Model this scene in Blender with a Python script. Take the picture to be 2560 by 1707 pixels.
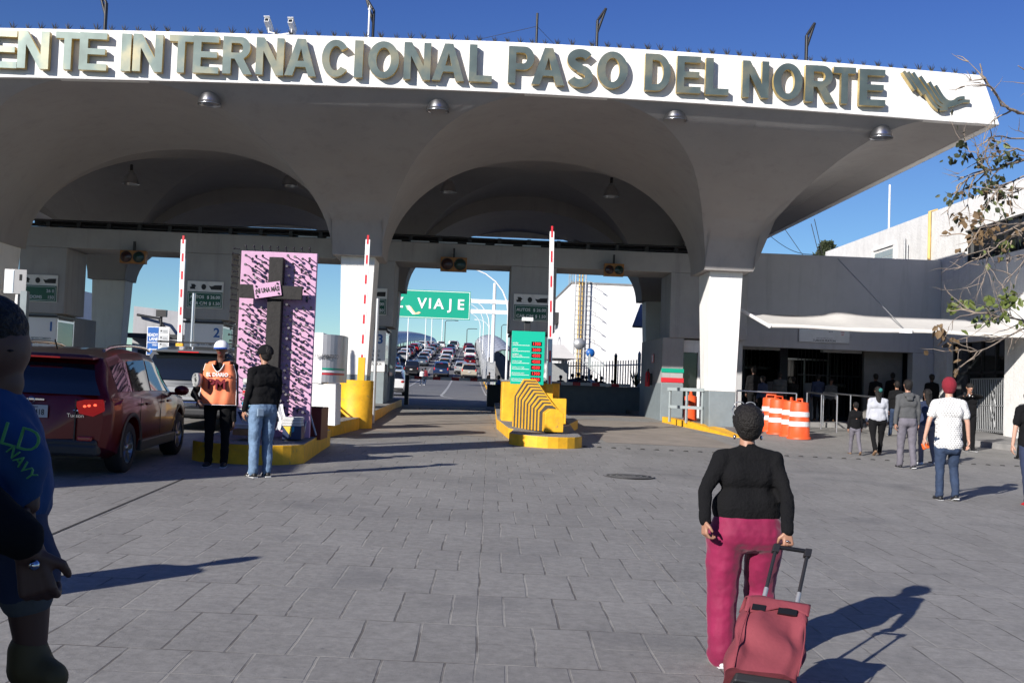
import bpy, bmesh, math, random
from mathutils import Vector, Matrix, Quaternion
random.seed(7)
SC = bpy.context.scene
for _o in list(bpy.data.objects): bpy.data.objects.remove(_o)
COL = SC.collection
rad = math.radians
# ------------------------------------------------------------------ camera
F_PX, CX, CY = 2700.0, 1280.0, 853.5
CAM = Vector((0, 0, 1.75))
YAW, PITCH, ROLL = rad(2.27), math.atan((968-853.5)/2700.0), rad(2.1)
cam_d = bpy.data.cameras.new('camera'); cam = bpy.data.objects.new('camera', cam_d); COL.objects.link(cam)
cam_d.sensor_width = 36; cam_d.lens = 36*F_PX/2560; cam_d.clip_start = .05; cam_d.clip_end = 6000
RC = Matrix.Rotation(-YAW, 4, 'Z') @ Matrix.Rotation(math.pi/2+PITCH, 4, 'X') @ Matrix.Rotation(ROLL, 4, 'Z')
cam.matrix_world = Matrix.Translation(CAM) @ RC
SC.camera = cam
# ------------------------------------------------------------------ sky, sun, exposure
SUN_DIR = Vector((.84, 1, -.565)).normalized()      # the way the light travels
SUN_EL = math.asin(-SUN_DIR.z)
w = bpy.data.worlds.new('World'); SC.world = w; w.use_nodes = True
nt = w.node_tree; nt.nodes.clear()
sky = nt.nodes.new('ShaderNodeTexSky'); sky.sky_type = 'NISHITA'; sky.sun_disc = False
sky.sun_elevation = SUN_EL
sky.sun_rotation = math.atan2(-SUN_DIR.x, -SUN_DIR.y)
sky.air_density = 1.0; sky.dust_density = .0; sky.ozone_density = 3.0; sky.altitude = 1100
bg = nt.nodes.new('ShaderNodeBackground'); bg.inputs[1].default_value = .053
wo = nt.nodes.new('ShaderNodeOutputWorld')
tint = nt.nodes.new('ShaderNodeVectorMath'); tint.operation = 'MULTIPLY'; tcw = nt.nodes.new('ShaderNodeTexCoord'); sxyz = nt.nodes.new('ShaderNodeSeparateXYZ'); nt.links.new(tcw.outputs['Generated'], sxyz.inputs[0])
rmp = nt.nodes.new('ShaderNodeValToRGB'); nt.links.new(sxyz.outputs[2], rmp.inputs[0]); rmp.color_ramp.elements[0].color = (.80, 1.0, 1.0, 1); rmp.color_ramp.elements[0].position = .0
rmp.color_ramp.elements[1].color = (.39, .535, 1.03, 1); rmp.color_ramp.elements[1].position = .38
scl = nt.nodes.new('ShaderNodeVectorMath'); scl.operation = 'SCALE'; scl.inputs['Scale'].default_value = 1.38; nt.links.new(rmp.outputs[0], scl.inputs[0]); nt.links.new(scl.outputs[0], tint.inputs[1])
nt.links.new(sky.outputs[0], tint.inputs[0]); nt.links.new(tint.outputs[0], bg.inputs[0]); nt.links.new(bg.outputs[0], wo.inputs[0])
sd = bpy.data.lights.new('sun', 'SUN'); sd.energy = 5.0; sd.angle = rad(.5); sd.color = (1, .95, .88)
so = bpy.data.objects.new('sun', sd); COL.objects.link(so); so.location = (-20, -20, 40)
so.rotation_euler = SUN_DIR.to_track_quat('-Z', 'Y').to_euler()
SC.view_settings.view_transform = 'Standard'; SC.view_settings.look = 'None'
SC.view_settings.exposure = 0.5; SC.view_settings.gamma = 1; SC.view_settings.use_curve_mapping = False
SC.render.engine = 'CYCLES'; SC.cycles.max_bounces = 6; SC.cycles.diffuse_bounces = 3; SC.cycles.glossy_bounces = 3
SC.cycles.transmission_bounces = 4; SC.cycles.transparent_max_bounces = 6; SC.cycles.caustics_reflective = False
SC.cycles.caustics_refractive = False; SC.cycles.use_denoising = True; SC.cycles.sample_clamp_indirect = 4
# ------------------------------------------------------------------ where things stand
def lerp(a, b, t): return a+(b-a)*t
def clamp(x, a=0., b=1.): return max(a, min(b, x))
def interp(tab, x):
    if x <= tab[0][0]: return tab[0][1]
    for (x0, y0), (x1, y1) in zip(tab, tab[1:]):
        if x <= x1: return y0+(y1-y0)*(x-x0)/(x1-x0)
    return tab[-1][1]
GP = [(-30,-.78),(0,0),(35,.89),(65,.92),(80,1.06),(100,1.5),(135,2.65),(160,4.5),(182,6.2),(205,7.7),(260,10.4),(320,12.9),(400,15.7),(440,16.8),(500,17.2),(560,16.8),(700,12)]
def G(x, y):
    "height of the paved ground: a plaza that climbs to the gate, then the bridge"
    f = 1-clamp((y-24)/14.)
    return interp(GP, y) - .015*clamp(x, -12, 14)*f
def ray(u, v):
    d = Vector(((u-CX)/F_PX, -(v-CY)/F_PX, -1)); return (RC.to_3x3() @ d)
def P(u, v, Y):
    "the point seen at photo pixel u,v on the plane y=Y"
    d = ray(u, v); return CAM + d*(Y/d.y)
def PG(u, v):
    "the ground point seen at pixel u,v"
    d = ray(u, v); t = 1.0
    lo, hi = 1., 400.
    for _ in range(60):
        m = (lo+hi)/2; p = CAM+d*m
        if p.z > G(p.x, p.y): lo = m
        else: hi = m
    return CAM+d*lo
# ------------------------------------------------------------------ materials
def nodes(name):
    m = bpy.data.materials.new(name); m.use_nodes = True
    n = m.node_tree; return m, n, n.nodes['Principled BSDF']
def mat(name, col, rough=.6, metal=0., var=.0, vscale=3., bump=.0, bscale=40., emit=None, estr=1., spec=.5, coat=0., alpha=1., trans=0., sheen=0., streak=0., wear=0.):
    m, n, b = nodes(name)
    col = tuple(col)+((1,) if len(col) == 3 else ())
    b.inputs['Base Color'].default_value = col; b.inputs['Roughness'].default_value = rough
    b.inputs['Metallic'].default_value = metal; b.inputs['Specular IOR Level'].default_value = spec
    b.inputs['Coat Weight'].default_value = coat; b.inputs['Coat Roughness'].default_value = .03
    b.inputs['Alpha'].default_value = alpha; b.inputs['Transmission Weight'].default_value = trans
    if sheen: b.inputs['Sheen Weight'].default_value = sheen; b.inputs['Sheen Roughness'].default_value = .4
    if emit: b.inputs['Emission Color'].default_value = tuple(emit)+(1,); b.inputs['Emission Strength'].default_value = estr
    if var or bump:
        tc = n.nodes.new('ShaderNodeTexCoord')
    if var:
        nz = n.nodes.new('ShaderNodeTexNoise'); nz.inputs['Scale'].default_value = vscale; nz.inputs['Detail'].default_value = 6
        nz.inputs['Roughness'].default_value = .65
        n.links.new(tc.outputs['Object'], nz.inputs['Vector'])
        cr = n.nodes.new('ShaderNodeMapRange'); cr.inputs[1].default_value = .3; cr.inputs[2].default_value = .7
        cr.inputs[3].default_value = 1-var; cr.inputs[4].default_value = 1+var*.6
        n.links.new(nz.outputs[0], cr.inputs[0])
        mx = n.nodes.new('ShaderNodeVectorMath'); mx.operation = 'SCALE'; mx.inputs[0].default_value = col[:3]
        src = cr.outputs[0]
        if streak:
            mp = n.nodes.new('ShaderNodeMapping'); mp.inputs['Scale'].default_value = (2.6,2.6,.22); n.links.new(tc.outputs['Object'], mp.inputs[0])
            n2 = n.nodes.new('ShaderNodeTexNoise'); n2.inputs['Scale'].default_value = 1.; n2.inputs['Detail'].default_value = 7; n2.inputs['Roughness'].default_value = .7; n.links.new(mp.outputs[0], n2.inputs['Vector'])
            c2 = n.nodes.new('ShaderNodeMapRange'); c2.inputs[1].default_value = .52; c2.inputs[2].default_value = .74; c2.inputs[3].default_value = 1.; c2.inputs[4].default_value = 1-streak; n.links.new(n2.outputs[0], c2.inputs[0])
            mm = n.nodes.new('ShaderNodeMath'); mm.operation = 'MULTIPLY'; n.links.new(cr.outputs[0], mm.inputs[0]); n.links.new(c2.outputs[0], mm.inputs[1]); src = mm.outputs[0]
        n.links.new(src, mx.inputs['Scale']); n.links.new(mx.outputs[0], b.inputs['Base Color'])
        if wear:
            n3 = n.nodes.new('ShaderNodeTexNoise'); n3.inputs['Scale'].default_value = 5.; n3.inputs['Detail'].default_value = 10; n3.inputs['Roughness'].default_value = .8; n.links.new(tc.outputs['Object'], n3.inputs['Vector'])
            c3 = n.nodes.new('ShaderNodeMapRange'); c3.inputs[1].default_value = .58; c3.inputs[2].default_value = .66; c3.inputs[3].default_value = 0; c3.inputs[4].default_value = wear; n.links.new(n3.outputs[0], c3.inputs[0])
            mw = n.nodes.new('ShaderNodeMix'); mw.data_type = 'RGBA'; mw.inputs['B'].default_value = (.16,.135,.11,1); n.links.new(c3.outputs[0], mw.inputs['Factor']); n.links.new(mx.outputs[0], mw.inputs['A']); n.links.new(mw.outputs['Result'], b.inputs['Base Color'])
    if bump:
        nb = n.nodes.new('ShaderNodeTexNoise'); nb.inputs['Scale'].default_value = bscale; nb.inputs['Detail'].default_value = 5
        n.links.new(tc.outputs['Object'], nb.inputs['Vector'])
        bp = n.nodes.new('ShaderNodeBump'); bp.inputs['Strength'].default_value = bump; bp.inputs['Distance'].default_value = .02
        n.links.new(nb.outputs[0], bp.inputs['Height']); n.links.new(bp.outputs[0], b.inputs['Normal'])
    return m
M = {}
M['white'] = mat('white_stucco', (.80,.79,.77), .85, streak=.22, var=.06, vscale=1.2, bump=.25, bscale=30)
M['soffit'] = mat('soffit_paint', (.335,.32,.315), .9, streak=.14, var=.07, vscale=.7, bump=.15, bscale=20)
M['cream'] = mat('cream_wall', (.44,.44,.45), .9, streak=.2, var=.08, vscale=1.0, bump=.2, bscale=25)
M['rough_white'] = mat('rough_stucco', (.72,.715,.70), .95, streak=.2, var=.10, vscale=3, bump=.9, bscale=14)
M['grey_paint'] = mat('grey_base_paint', (.20,.235,.25), .6, wear=.35, var=.12, vscale=4, bump=.15)
M['grey_rail'] = mat('grey_rail_paint', (.30,.34,.35), .5, var=.08)
M['yellow'] = mat('traffic_yellow_paint', (.80,.42,.015), .6, wear=.75, var=.22, vscale=4, bump=.12, bscale=25)
M['dark'] = mat('dark_steel', (.018,.018,.02), .5, var=.2, vscale=8)
M['black'] = mat('black_plastic', (.01,.01,.011), .4)
M['steel'] = mat('brushed_steel', (.55,.56,.58), .3, 1.)
M['galv'] = mat('galvanised_steel', (.45,.46,.47), .45, .6, var=.1)
M['whitemetal'] = mat('white_painted_metal', (.78,.78,.78), .4)
M['concrete'] = mat('concrete_top', (.22,.215,.21), .9, var=.25, vscale=3, bump=.3)
M['green'] = mat('green_sign_face', (.0,.30,.19), .4)
M['green_dark'] = mat('green_price_face', (.008,.085,.05), .5)
M['signwhite'] = mat('sign_white_lettering', (.8,.8,.8), .5)
M['signblack'] = mat('sign_black_lettering', (.015,.015,.015), .6)
M['blue'] = mat('blue_sign_face', (.01,.10,.36), .4)
M['red'] = mat('red_paint', (.55,.02,.03), .45)
M['glass_dark'] = mat('dark_glass', (.012,.014,.016), .06, spec=.6)
M['wood_dark'] = mat('dark_timber', (.02,.018,.017), .8, var=.3, vscale=10, bump=.4, bscale=18)
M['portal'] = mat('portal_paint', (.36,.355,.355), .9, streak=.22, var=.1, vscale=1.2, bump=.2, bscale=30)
M['inside'] = mat('interior_shade_paint', (.085,.095,.12), .9, var=.1)  # dark tone puts the entrance hall's shade into the wall colour
# ------------------------------------------------------------------ mesh builder
class MB:
    def __init__(s): s.v = []; s.f = []; s.mi = []; s.mats = []; s.cur = 0; s.sm = []
    def use(s, m):
        if isinstance(m, str): m = M[m]
        if m not in s.mats: s.mats.append(m)
        s.cur = s.mats.index(m); return s
    def add(s, vs, fs, smooth=False):
        o = len(s.v); s.v += [tuple(v) for v in vs]
        for f in fs: s.f.append([i+o for i in f]); s.mi.append(s.cur); s.sm.append(smooth)
        return s
    def box(s, x0, x1, y0, y1, z0, z1):
        return s.add([(x0,y0,z0),(x1,y0,z0),(x1,y1,z0),(x0,y1,z0),(x0,y0,z1),(x1,y0,z1),(x1,y1,z1),(x0,y1,z1)],
            [(0,3,2,1),(4,5,6,7),(0,1,5,4),(1,2,6,5),(2,3,7,6),(3,0,4,7)])
    def hexa(s, lo, hi):
        "four bottom corners (ccw from above) and four top ones"
        return s.add(list(lo)+list(hi), [(3,2,1,0),(4,5,6,7),(0,1,5,4),(1,2,6,5),(2,3,7,6),(3,0,4,7)])
    def obox(s, c, ax, ay, az, hx, hy, hz):
        c = Vector(c); ax, ay, az = Vector(ax)*hx, Vector(ay)*hy, Vector(az)*hz
        return s.hexa([c-ax-ay-az, c+ax-ay-az, c+ax+ay-az, c-ax+ay-az], [c-ax-ay+az, c+ax-ay+az, c+ax+ay+az, c-ax+ay+az])
    def prism(s, pts, y0, y1):
        "polygon in x,z (ccw seen from -y) pushed from y0 to y1"
        n = len(pts)
        return s.add([(p[0],y0,p[1]) for p in pts]+[(p[0],y1,p[1]) for p in pts],
            [tuple(range(n)), tuple(range(2*n-1,n-1,-1))]+[(i+n, (i+1)%n+n, (i+1)%n, i) for i in range(n)])
    def slab(s, pts, z0, z1, side=None):
        "polygon in x,y (ccw from above); z0,z1 numbers or functions of x,y"
        a = z0 if callable(z0) else (lambda x, y: z0); b = z1 if callable(z1) else (lambda x, y: z1)
        n = len(pts); o = len(s.v)
        s.add([(x,y,a(x,y)) for x, y in pts]+[(x,y,b(x,y)) for x, y in pts], [tuple(range(n,2*n))])
        c = s.cur
        if side: s.use(side)
        for i in range(n):
            j = (i+1)%n; s.f.append([o+i,o+j,o+j+n,o+i+n]); s.mi.append(s.cur); s.sm.append(False)
        s.cur = c; return s
    def tube(s, pts, r, n=8, caps=True, smooth=True):
        pts = [Vector(p) for p in pts]; rs = r if isinstance(r, (list, tuple)) else [r]*len(pts)
        vs = []; up = None
        for i, p in enumerate(pts):
            d = (pts[min(i+1,len(pts)-1)]-pts[max(i-1,0)])
            d = d.normalized() if d.length > 1e-9 else Vector((0,0,1))
            if up is None:
                up = Vector((0,0,1)) if abs(d.z) < .9 else Vector((1,0,0))
            a = d.cross(up)
            if a.length < 1e-4: a = d.cross(Vector((0,1,0)))
            a.normalize(); b = a.cross(d).normalized(); up = b
            for k in range(n):
                t = 2*math.pi*k/n; vs.append(p+(a*math.cos(t)+b*math.sin(t))*rs[i])
        fs = []
        for i in range(len(pts)-1):
            for k in range(n):
                k2 = (k+1)%n; fs.append((i*n+k, i*n+k2, (i+1)*n+k2, (i+1)*n+k))
        s.add(vs, fs, smooth)
        if caps:
            m = (len(pts)-1)*n
            s.add(vs[:n], [tuple(range(n-1,-1,-1))]); s.add(vs[m:m+n], [tuple(range(n))])
        return s
    def lathe(s, prof, c=(0,0,0), n=24, axis='Z', smooth=True, caps=False):
        "profile of (radius, height)"
        vs = []
        for r, h in prof:
            for k in range(n):
                t = 2*math.pi*k/n; x, y = r*math.cos(t), r*math.sin(t)
                q = (x,y,h) if axis == 'Z' else ((h,x,y) if axis == 'X' else (y,h,x))
                vs.append((q[0]+c[0], q[1]+c[1], q[2]+c[2]))
        fs = []
        for i in range(len(prof)-1):
            for k in range(n):
                k2 = (k+1)%n; fs.append((i*n+k, i*n+k2, (i+1)*n+k2, (i+1)*n+k))
        if caps: fs += [tuple(range(n-1,-1,-1)), tuple(range((len(prof)-1)*n, len(prof)*n))]
        return s.add(vs, fs, smooth)
    def grid(s, fn, nu, nv, smooth=True, flip=False):
        vs = [fn(i/nu, j/nv) for i in range(nu+1) for j in range(nv+1)]
        fs = []
        for i in range(nu):
            for j in range(nv):
                a = i*(nv+1)+j; q = (a, a+nv+1, a+nv+2, a+1)
                fs.append(q[::-1] if flip else q)
        return s.add(vs, fs, smooth)
    def sphere(s, c, r, n=12, sx=1, sy=1, sz=1):
        c = Vector(c)
        return s.lathe_off([(r*math.sin(math.pi*i/n), -r*math.cos(math.pi*i/n)) for i in range(n+1)], c, 2*n, sx, sy, sz)
    def lathe_off(s, prof, c, n, sx, sy, sz):
        vs = []
        for r, h in prof:
            for k in range(n):
                t = 2*math.pi*k/n; vs.append((c.x+r*math.cos(t)*sx, c.y+r*math.sin(t)*sy, c.z+h*sz))
        fs = [(i*n+k, i*n+(k+1)%n, (i+1)*n+(k+1)%n, (i+1)*n+k) for i in range(len(prof)-1) for k in range(n)]
        return s.add(vs, fs, True)
    def mesh(s, name):
        me = bpy.data.meshes.new(name); me.from_pydata(s.v, [], s.f)
        for m in s.mats: me.materials.append(m)
        if len(s.mats) > 1: me.polygons.foreach_set('material_index', s.mi)
        me.polygons.foreach_set('use_smooth', s.sm); me.update(); return me
    def build(s, name, m=None, parent=None, loc=None, bevel=0):
        if m is not None:
            m = M[m] if isinstance(m, str) else m
            if not s.mats: s.mats = [m]
        return put(name, s.mesh(name), parent, loc, bevel)
def put(name, me, parent=None, loc=None, bevel=0):
    o = bpy.data.objects.new(name, me); COL.objects.link(o)
    if parent is not None: o.parent = parent
    if loc is not None: o.location = loc
    if bevel:
        b = o.modifiers.new('bevel', 'BEVEL'); b.width = bevel; b.segments = 2; b.limit_method = 'ANGLE'; b.angle_limit = rad(40)
    return o
def tag(o, label, cat, group=None):
    o['label'] = label; o['category'] = cat
    if group: o['group'] = group
    return o
def struct(o): o['kind'] = 'structure'; return o
def empty(name, loc=(0,0,0), rz=0, label=None, cat=None, group=None):
    o = bpy.data.objects.new(name, None); COL.objects.link(o); o.location = loc; o.rotation_euler = (0,0,rz)
    o.empty_display_size = .2
    if label: tag(o, label, cat, group)
    return o
def kids(o): return [c for c in bpy.data.objects if c.parent == o]
def copy_tree(o, parent=None):
    c = o.copy(); COL.objects.link(c)
    if parent is not None: c.parent = parent
    for ch in kids(o): copy_tree(ch, c)
    return c
def text_mesh(txt, h, bold=0., extr=.004, align='CENTER', font_sx=1.):
    "lettering as a mesh in x,z facing -y, capitals about h high, centred on its width, base at z=0"
    cu = bpy.data.curves.new('txt', 'FONT'); cu.body = txt; cu.size = h/.73; cu.align_x = align
    cu.offset = bold*h; cu.extrude = extr; cu.resolution_u = 3
    o = bpy.data.objects.new('txt', cu); COL.objects.link(o)
    dg = bpy.context.evaluated_depsgraph_get(); dg.update()
    me = bpy.data.meshes.new_from_object(o.evaluated_get(dg))
    bpy.data.objects.remove(o); bpy.data.curves.remove(cu)
    me.transform(Matrix.Rotation(math.pi/2, 4, 'X') @ Matrix.Diagonal((font_sx,1,1,1)))
    return me
def text(parent, txt, loc, h, m, bold=0., extr=.003, align='CENTER', rz=0., name='lettering', sx=1., rot=None):
    me = text_mesh(txt, h, bold, extr, align, sx); me.materials.clear(); me.materials.append(M[m] if isinstance(m, str) else m)
    o = put(name, me, parent, loc); o.rotation_euler = rot if rot else (0,0,rz); return o
# ------------------------------------------------------------------ ground
def paving_material():
    m, n, b = nodes('stamped_concrete'); N = n.nodes.new; L = n.links.new
    tc = N('ShaderNodeTexCoord'); mp = N('ShaderNodeMapping'); L(tc.outputs['Object'], mp.inputs[0])
    mp.inputs['Rotation'].default_value = (0,0,rad(1.2))
    wz = N('ShaderNodeTexNoise'); wz.inputs['Scale'].default_value = 1.3; wz.inputs['Detail'].default_value = 3
    L(mp.outputs[0], wz.inputs['Vector'])
    wv = N('ShaderNodeVectorMath'); wv.operation = 'MULTIPLY_ADD'; wv.inputs[1].default_value = (.05,.05,0)
    L(wz.outputs['Color'], wv.inputs[0]); L(mp.outputs[0], wv.inputs[2])
    def brick(w_, h_, mort, off):
        k = N('ShaderNodeTexBrick'); k.offset = off; k.inputs['Scale'].default_value = 1; k.inputs['Brick Width'].default_value = w_
        k.inputs['Row Height'].default_value = h_; k.inputs['Mortar Size'].default_value = mort; k.inputs['Mortar Smooth'].default_value = .35
        k.inputs['Bias'].default_value = 0.
        k.inputs['Color1'].default_value = (.238,.231,.219,1); k.inputs['Color2'].default_value = (.268,.260,.246,1); k.inputs['Mortar'].default_value = (.24,.236,.228,1)
        L(wv.outputs[0], k.inputs['Vector']); return k
    k1 = brick(.36, .90, .009, .5); k2 = brick(50., .45, .006, 0.)
    big = N('ShaderNodeTexNoise'); big.inputs['Scale'].default_value = .35; big.inputs['Detail'].default_value = 7; big.inputs['Roughness'].default_value = .6
    L(tc.outputs['Object'], big.inputs['Vector'])
    fine = N('ShaderNodeTexNoise'); fine.inputs['Scale'].default_value = 13; fine.inputs['Detail'].default_value = 9; fine.inputs['Roughness'].default_value = .75
    L(tc.outputs['Object'], fine.inputs['Vector'])
    def mr(src, a, c, d, e):
        r = N('ShaderNodeMapRange'); L(src, r.inputs[0]); r.inputs[1].default_value = a; r.inputs[2].default_value = c
        r.inputs[3].default_value = d; r.inputs[4].default_value = e; return r.outputs[0]
    def mul(a, c):
        r = N('ShaderNodeMath'); r.operation = 'MULTIPLY'; L(a, r.inputs[0])
        if isinstance(c, (int, float)): r.inputs[1].default_value = c
        else: L(c, r.inputs[1])
        return r.outputs[0]
    tone = mul(mr(big.outputs[0], .3, .7, .86, 1.1), mr(fine.outputs[0], .3, .72, .74, 1.2))
    # joints partly filled with pale grit, partly open and dark
    jn = N('ShaderNodeTexNoise'); jn.inputs['Scale'].default_value = 2.2; jn.inputs['Detail'].default_value = 4
    L(tc.outputs['Object'], jn.inputs['Vector'])
    jcol = N('ShaderNodeMix'); jcol.data_type = 'RGBA'; jcol.inputs['A'].default_value = (.11,.10,.09,1); jcol.inputs['B'].default_value = (.32,.305,.275,1)
    L(mr(jn.outputs[0], .44, .56, 0, 1), jcol.inputs['Factor'])
    sc_ = N('ShaderNodeVectorMath'); sc_.operation = 'SCALE'; L(k1.outputs['Color'], sc_.inputs[0]); L(tone, sc_.inputs['Scale'])
    fac1 = mul(k1.outputs['Fac'], mr(jn.outputs[0], .2, .8, 1., .45))
    fac2 = mul(k2.outputs['Fac'], mr(jn.outputs[0], .35, .65, .25, .8))
    ma = N('ShaderNodeMath'); ma.operation = 'MAXIMUM'; L(fac1, ma.inputs[0]); L(fac2, ma.inputs[1])
    mx = N('ShaderNodeMix'); mx.data_type = 'RGBA'; L(ma.outputs[0], mx.inputs['Factor']); L(sc_.outputs[0], mx.inputs['A']); L(jcol.outputs['Result'], mx.inputs['B'])
    # oil and gum spots
    vo = N('ShaderNodeTexVoronoi'); vo.inputs['Scale'].default_value = 2.6; L(tc.outputs['Object'], vo.inputs['Vector'])
    sp = mr(vo.outputs['Distance'], .02, .045, 1, 0)
    st = N('ShaderNodeTexNoise'); st.inputs['Scale'].default_value = .8; st.inputs['Detail'].default_value = 5; L(mp.outputs[0], st.inputs['Vector'])
    stn = mr(st.outputs[0], .57, .72, 0, .55)
    md = N('ShaderNodeMath'); md.operation = 'MAXIMUM'; L(sp, md.inputs[0]); L(stn, md.inputs[1])
    mx2 = N('ShaderNodeMix'); mx2.data_type = 'RGBA'; L(md.outputs[0], mx2.inputs['Factor']); L(mx.outputs['Result'], mx2.inputs['A']); mx2.inputs['B'].default_value = (.13,.13,.133,1)
    L(mx2.outputs['Result'], b.inputs['Base Color'])
    b.inputs['Roughness'].default_value = .8; b.inputs['Specular IOR Level'].default_value = .35
    hm = N('ShaderNodeMath'); hm.operation = 'MULTIPLY_ADD'; L(ma.outputs[0], hm.inputs[0]); hm.inputs[1].default_value = -1.; L(mul(fine.outputs[0], .8), hm.inputs[2])
    bp = N('ShaderNodeBump'); bp.inputs['Strength'].default_value = .55; bp.inputs['Distance'].default_value = .012
    L(hm.outputs[0], bp.inputs['Height']); L(bp.outputs[0], b.inputs['Normal'])
    return m
M['paving'] = paving_material()
M['asphalt'] = mat('asphalt', (.145,.145,.15), .9, var=.2, vscale=.8, bump=.4, bscale=60)
M['earth'] = mat('dry_ground', (.22,.19,.15), 1., var=.3, vscale=.05)
M['lane'] = mat('lane_marking_paint', (.38,.38,.37), .7, var=.25, vscale=5)
M['joint'] = mat('joint_sealant', (.035,.033,.03), .9, var=.4, vscale=3)
M['tread'] = mat('worn_concrete', (.27,.235,.20), .9, var=.22, vscale=1.4, bump=.3, bscale=30)

def strip(mb, x0, x1, ys, dz=0.):
    def f(i, j):
        y = ys[int(round(i*(len(ys)-1)))]; x = lerp(x0, x1, j); return (x, y, G(x, y)+dz)
    mb.grid(f, len(ys)-1, max(1, int(abs(x1-x0)/4)), smooth=True, flip=True)
mb = MB(); strip(mb, -40, 46, [-20+1.5*i for i in range(34)]+[31+.9*i for i in range(10)]); struct(mb.build('plaza_paving', 'paving'))
YB = [39.1, 45, 50, 55, 60, 65, 70, 75, 80, 90, 100, 110, 120, 135, 150, 170, 200, 230, 260, 300, 340, 380, 410, 450, 475, 500, 530, 560, 620, 700]
mb = MB(); strip(mb, -40, 46, [39.1, 44, 50, 58, 66], 0); struct(mb.build('toll_apron', 'asphalt'))
mb = MB(); strip(mb, -12.4, 1.75, YB[5:], 0); struct(mb.build('bridge_road', 'asphalt'))
mb = MB(); mb.box(-900, 900, 66.01, 2500, -.6, .80); struct(mb.build('far_ground', 'earth'))
mb = MB(); mb.box(-900, -40.01, -300, 66, -2, .1); mb.box(46.01, 900, -300, 66, -2, -.1); mb.box(-40, 46, -300, -20.02, -3, -.55)
struct(mb.build('surrounding_ground', 'concrete'))
def marks(pts, wd, dz=.006):
    mb = MB()
    for (xa, ya), (xb, yb) in zip(pts, pts[1:]):
        n = max(1, int(abs(yb-ya)/6)); d = Vector((xb-xa, yb-ya)).normalized(); nx, ny = -d.y*wd/2, d.x*wd/2
        for i in range(n):
            a = (lerp(xa,xb,i/n), lerp(ya,yb,i/n)); c = (lerp(xa,xb,(i+1)/n), lerp(ya,yb,(i+1)/n))
            q = [(a[0]-nx,a[1]-ny),(c[0]-nx,c[1]-ny),(c[0]+nx,c[1]+ny),(a[0]+nx,a[1]+ny)]
            mb.add([(x,y,G(x,y)+dz) for x, y in q], [(3,2,1,0)])
    return mb
mb = marks([(-1.8, 75), (-1.8, 300)], .2)
for k in marks([(1.9, 57), (-.9, 67), (-1.6, 71), (-1.8, 75)], .2), marks([(-5.6, 58), (-5.35, 68), (-5.3, 300)], .2), marks([(1.4,80),(1.4,300)], .12), marks([(-8.8,80),(-8.8,300)], .15): 
    mb.add(k.v, k.f)
struct(mb.build('lane_lines', 'lane'))
mb = marks([(-3.62, 3), (-3.62, 14.2)], .028, .004)
struct(mb.build('paving_joint', 'joint'))
mb = MB()
for a, c in (((1.75, 3), (1.75, 17)), ((7.3, 6), (7.3, 24)), ((12.4, 8), (12.4, 28))):
    k = marks([a, c], .009, .003); mb.add(k.v, k.f)
M['pale_joint'] = mat('pale_joint_grit', (.30,.285,.26), .9, var=.3, vscale=8)
struct(mb.build('pale_joint', 'pale_joint'))
mb = MB(); strip(mb, -2.35, .72, [24.5, 27, 30, 33, 36, 39, 42.5], .005); struct(mb.build('lane_slab', 'tread'))
mb = MB(); strip(mb, 3.2, 6.3, [24.5, 27, 30, 33, 36, 39, 42.5], .005); struct(mb.build('lane_slab', 'tread'))

# ------------------------------------------------------------------ the toll canopy
YF, YC1, YE, YC2, YR = 24.4, 30.0, 31.9, 41.0, 47.0
Z0, ZC, ZT = 5.25, 8.29, 9.42
COLX = [-24.3, -13.7, -3.2, 7.22]; CH = .69
XE, XCR = 12.12, 11.05
GT = [(0,1.),(.04,.95),(.10,.88),(.24,.775),(.38,.68),(.61,.54),(.8,.40),(.92,.26),(.98,.1),(1,0)]
def gfun(y):                                             # front flare
    return Z0+(ZC-Z0)*interp(GT, (y-YF)/(YC1-YF))
def ginv(z):
    t = clamp((z-Z0)/(ZC-Z0))
    for (a, b), (c, d) in zip(GT, GT[1:]):
        if d <= t <= b: return YF+(YC1-YF)*(a+(c-a)*((b-t)/(b-d) if b > d else 0))
    return YC1
def bays():
    out = []
    for a, b in zip(COLX, COLX[1:]): out.append((a+CH, b-CH, False))
    out.append((COLX[-1]+CH, XCR, True)); return out
def vq(tab, u): return interp(tab, u)
BT = [(-1200,175),(0,186),(430,196),(860,208.6),(1270,225),(1630,245),(2080,275),(2502,308)]; TT = [(-1200,60),(0,69),(430,78.5),(860,90.7),(1270,104),(1630,125),(2080,156),(2457,189),(2600,200)]
CAMB = []
for i in range(-30, 26):
    u = 1173+2700*(i/2.)/YF; CAMB.append((i/2., P(u, vq(BT, u), YF).z-ZC, P(u, vq(TT, u), YF).z-ZT))
_sm = []
for i in range(len(CAMB)):
    w_ = CAMB[max(0,i-2):i+3]; _sm.append((CAMB[i][0], sum(q[1] for q in w_)/len(w_), sum(q[2] for q in w_)/len(w_)))
CAMB = _sm
def cb(x): return interp([(a, b) for a, b, c in CAMB], x)
def ct(x): return interp([(a, c) for a, b, c in CAMB], x)
def camber(mb, top=False):
    mb.v = [(x, y, z+(cb(x)*clamp((z-Z0)/(ZC-Z0)) if z <= ZC+.7 and not (top and z > ZC+.3) else ct(x))) for x, y, z in mb.v]
gate = empty('toll_canopy', (0,0,0), 0, 'long white vaulted toll gate canopy carrying big bronze lettering over the traffic lanes', 'toll canopy')
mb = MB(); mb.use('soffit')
Zi = ZC+.55
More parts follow.
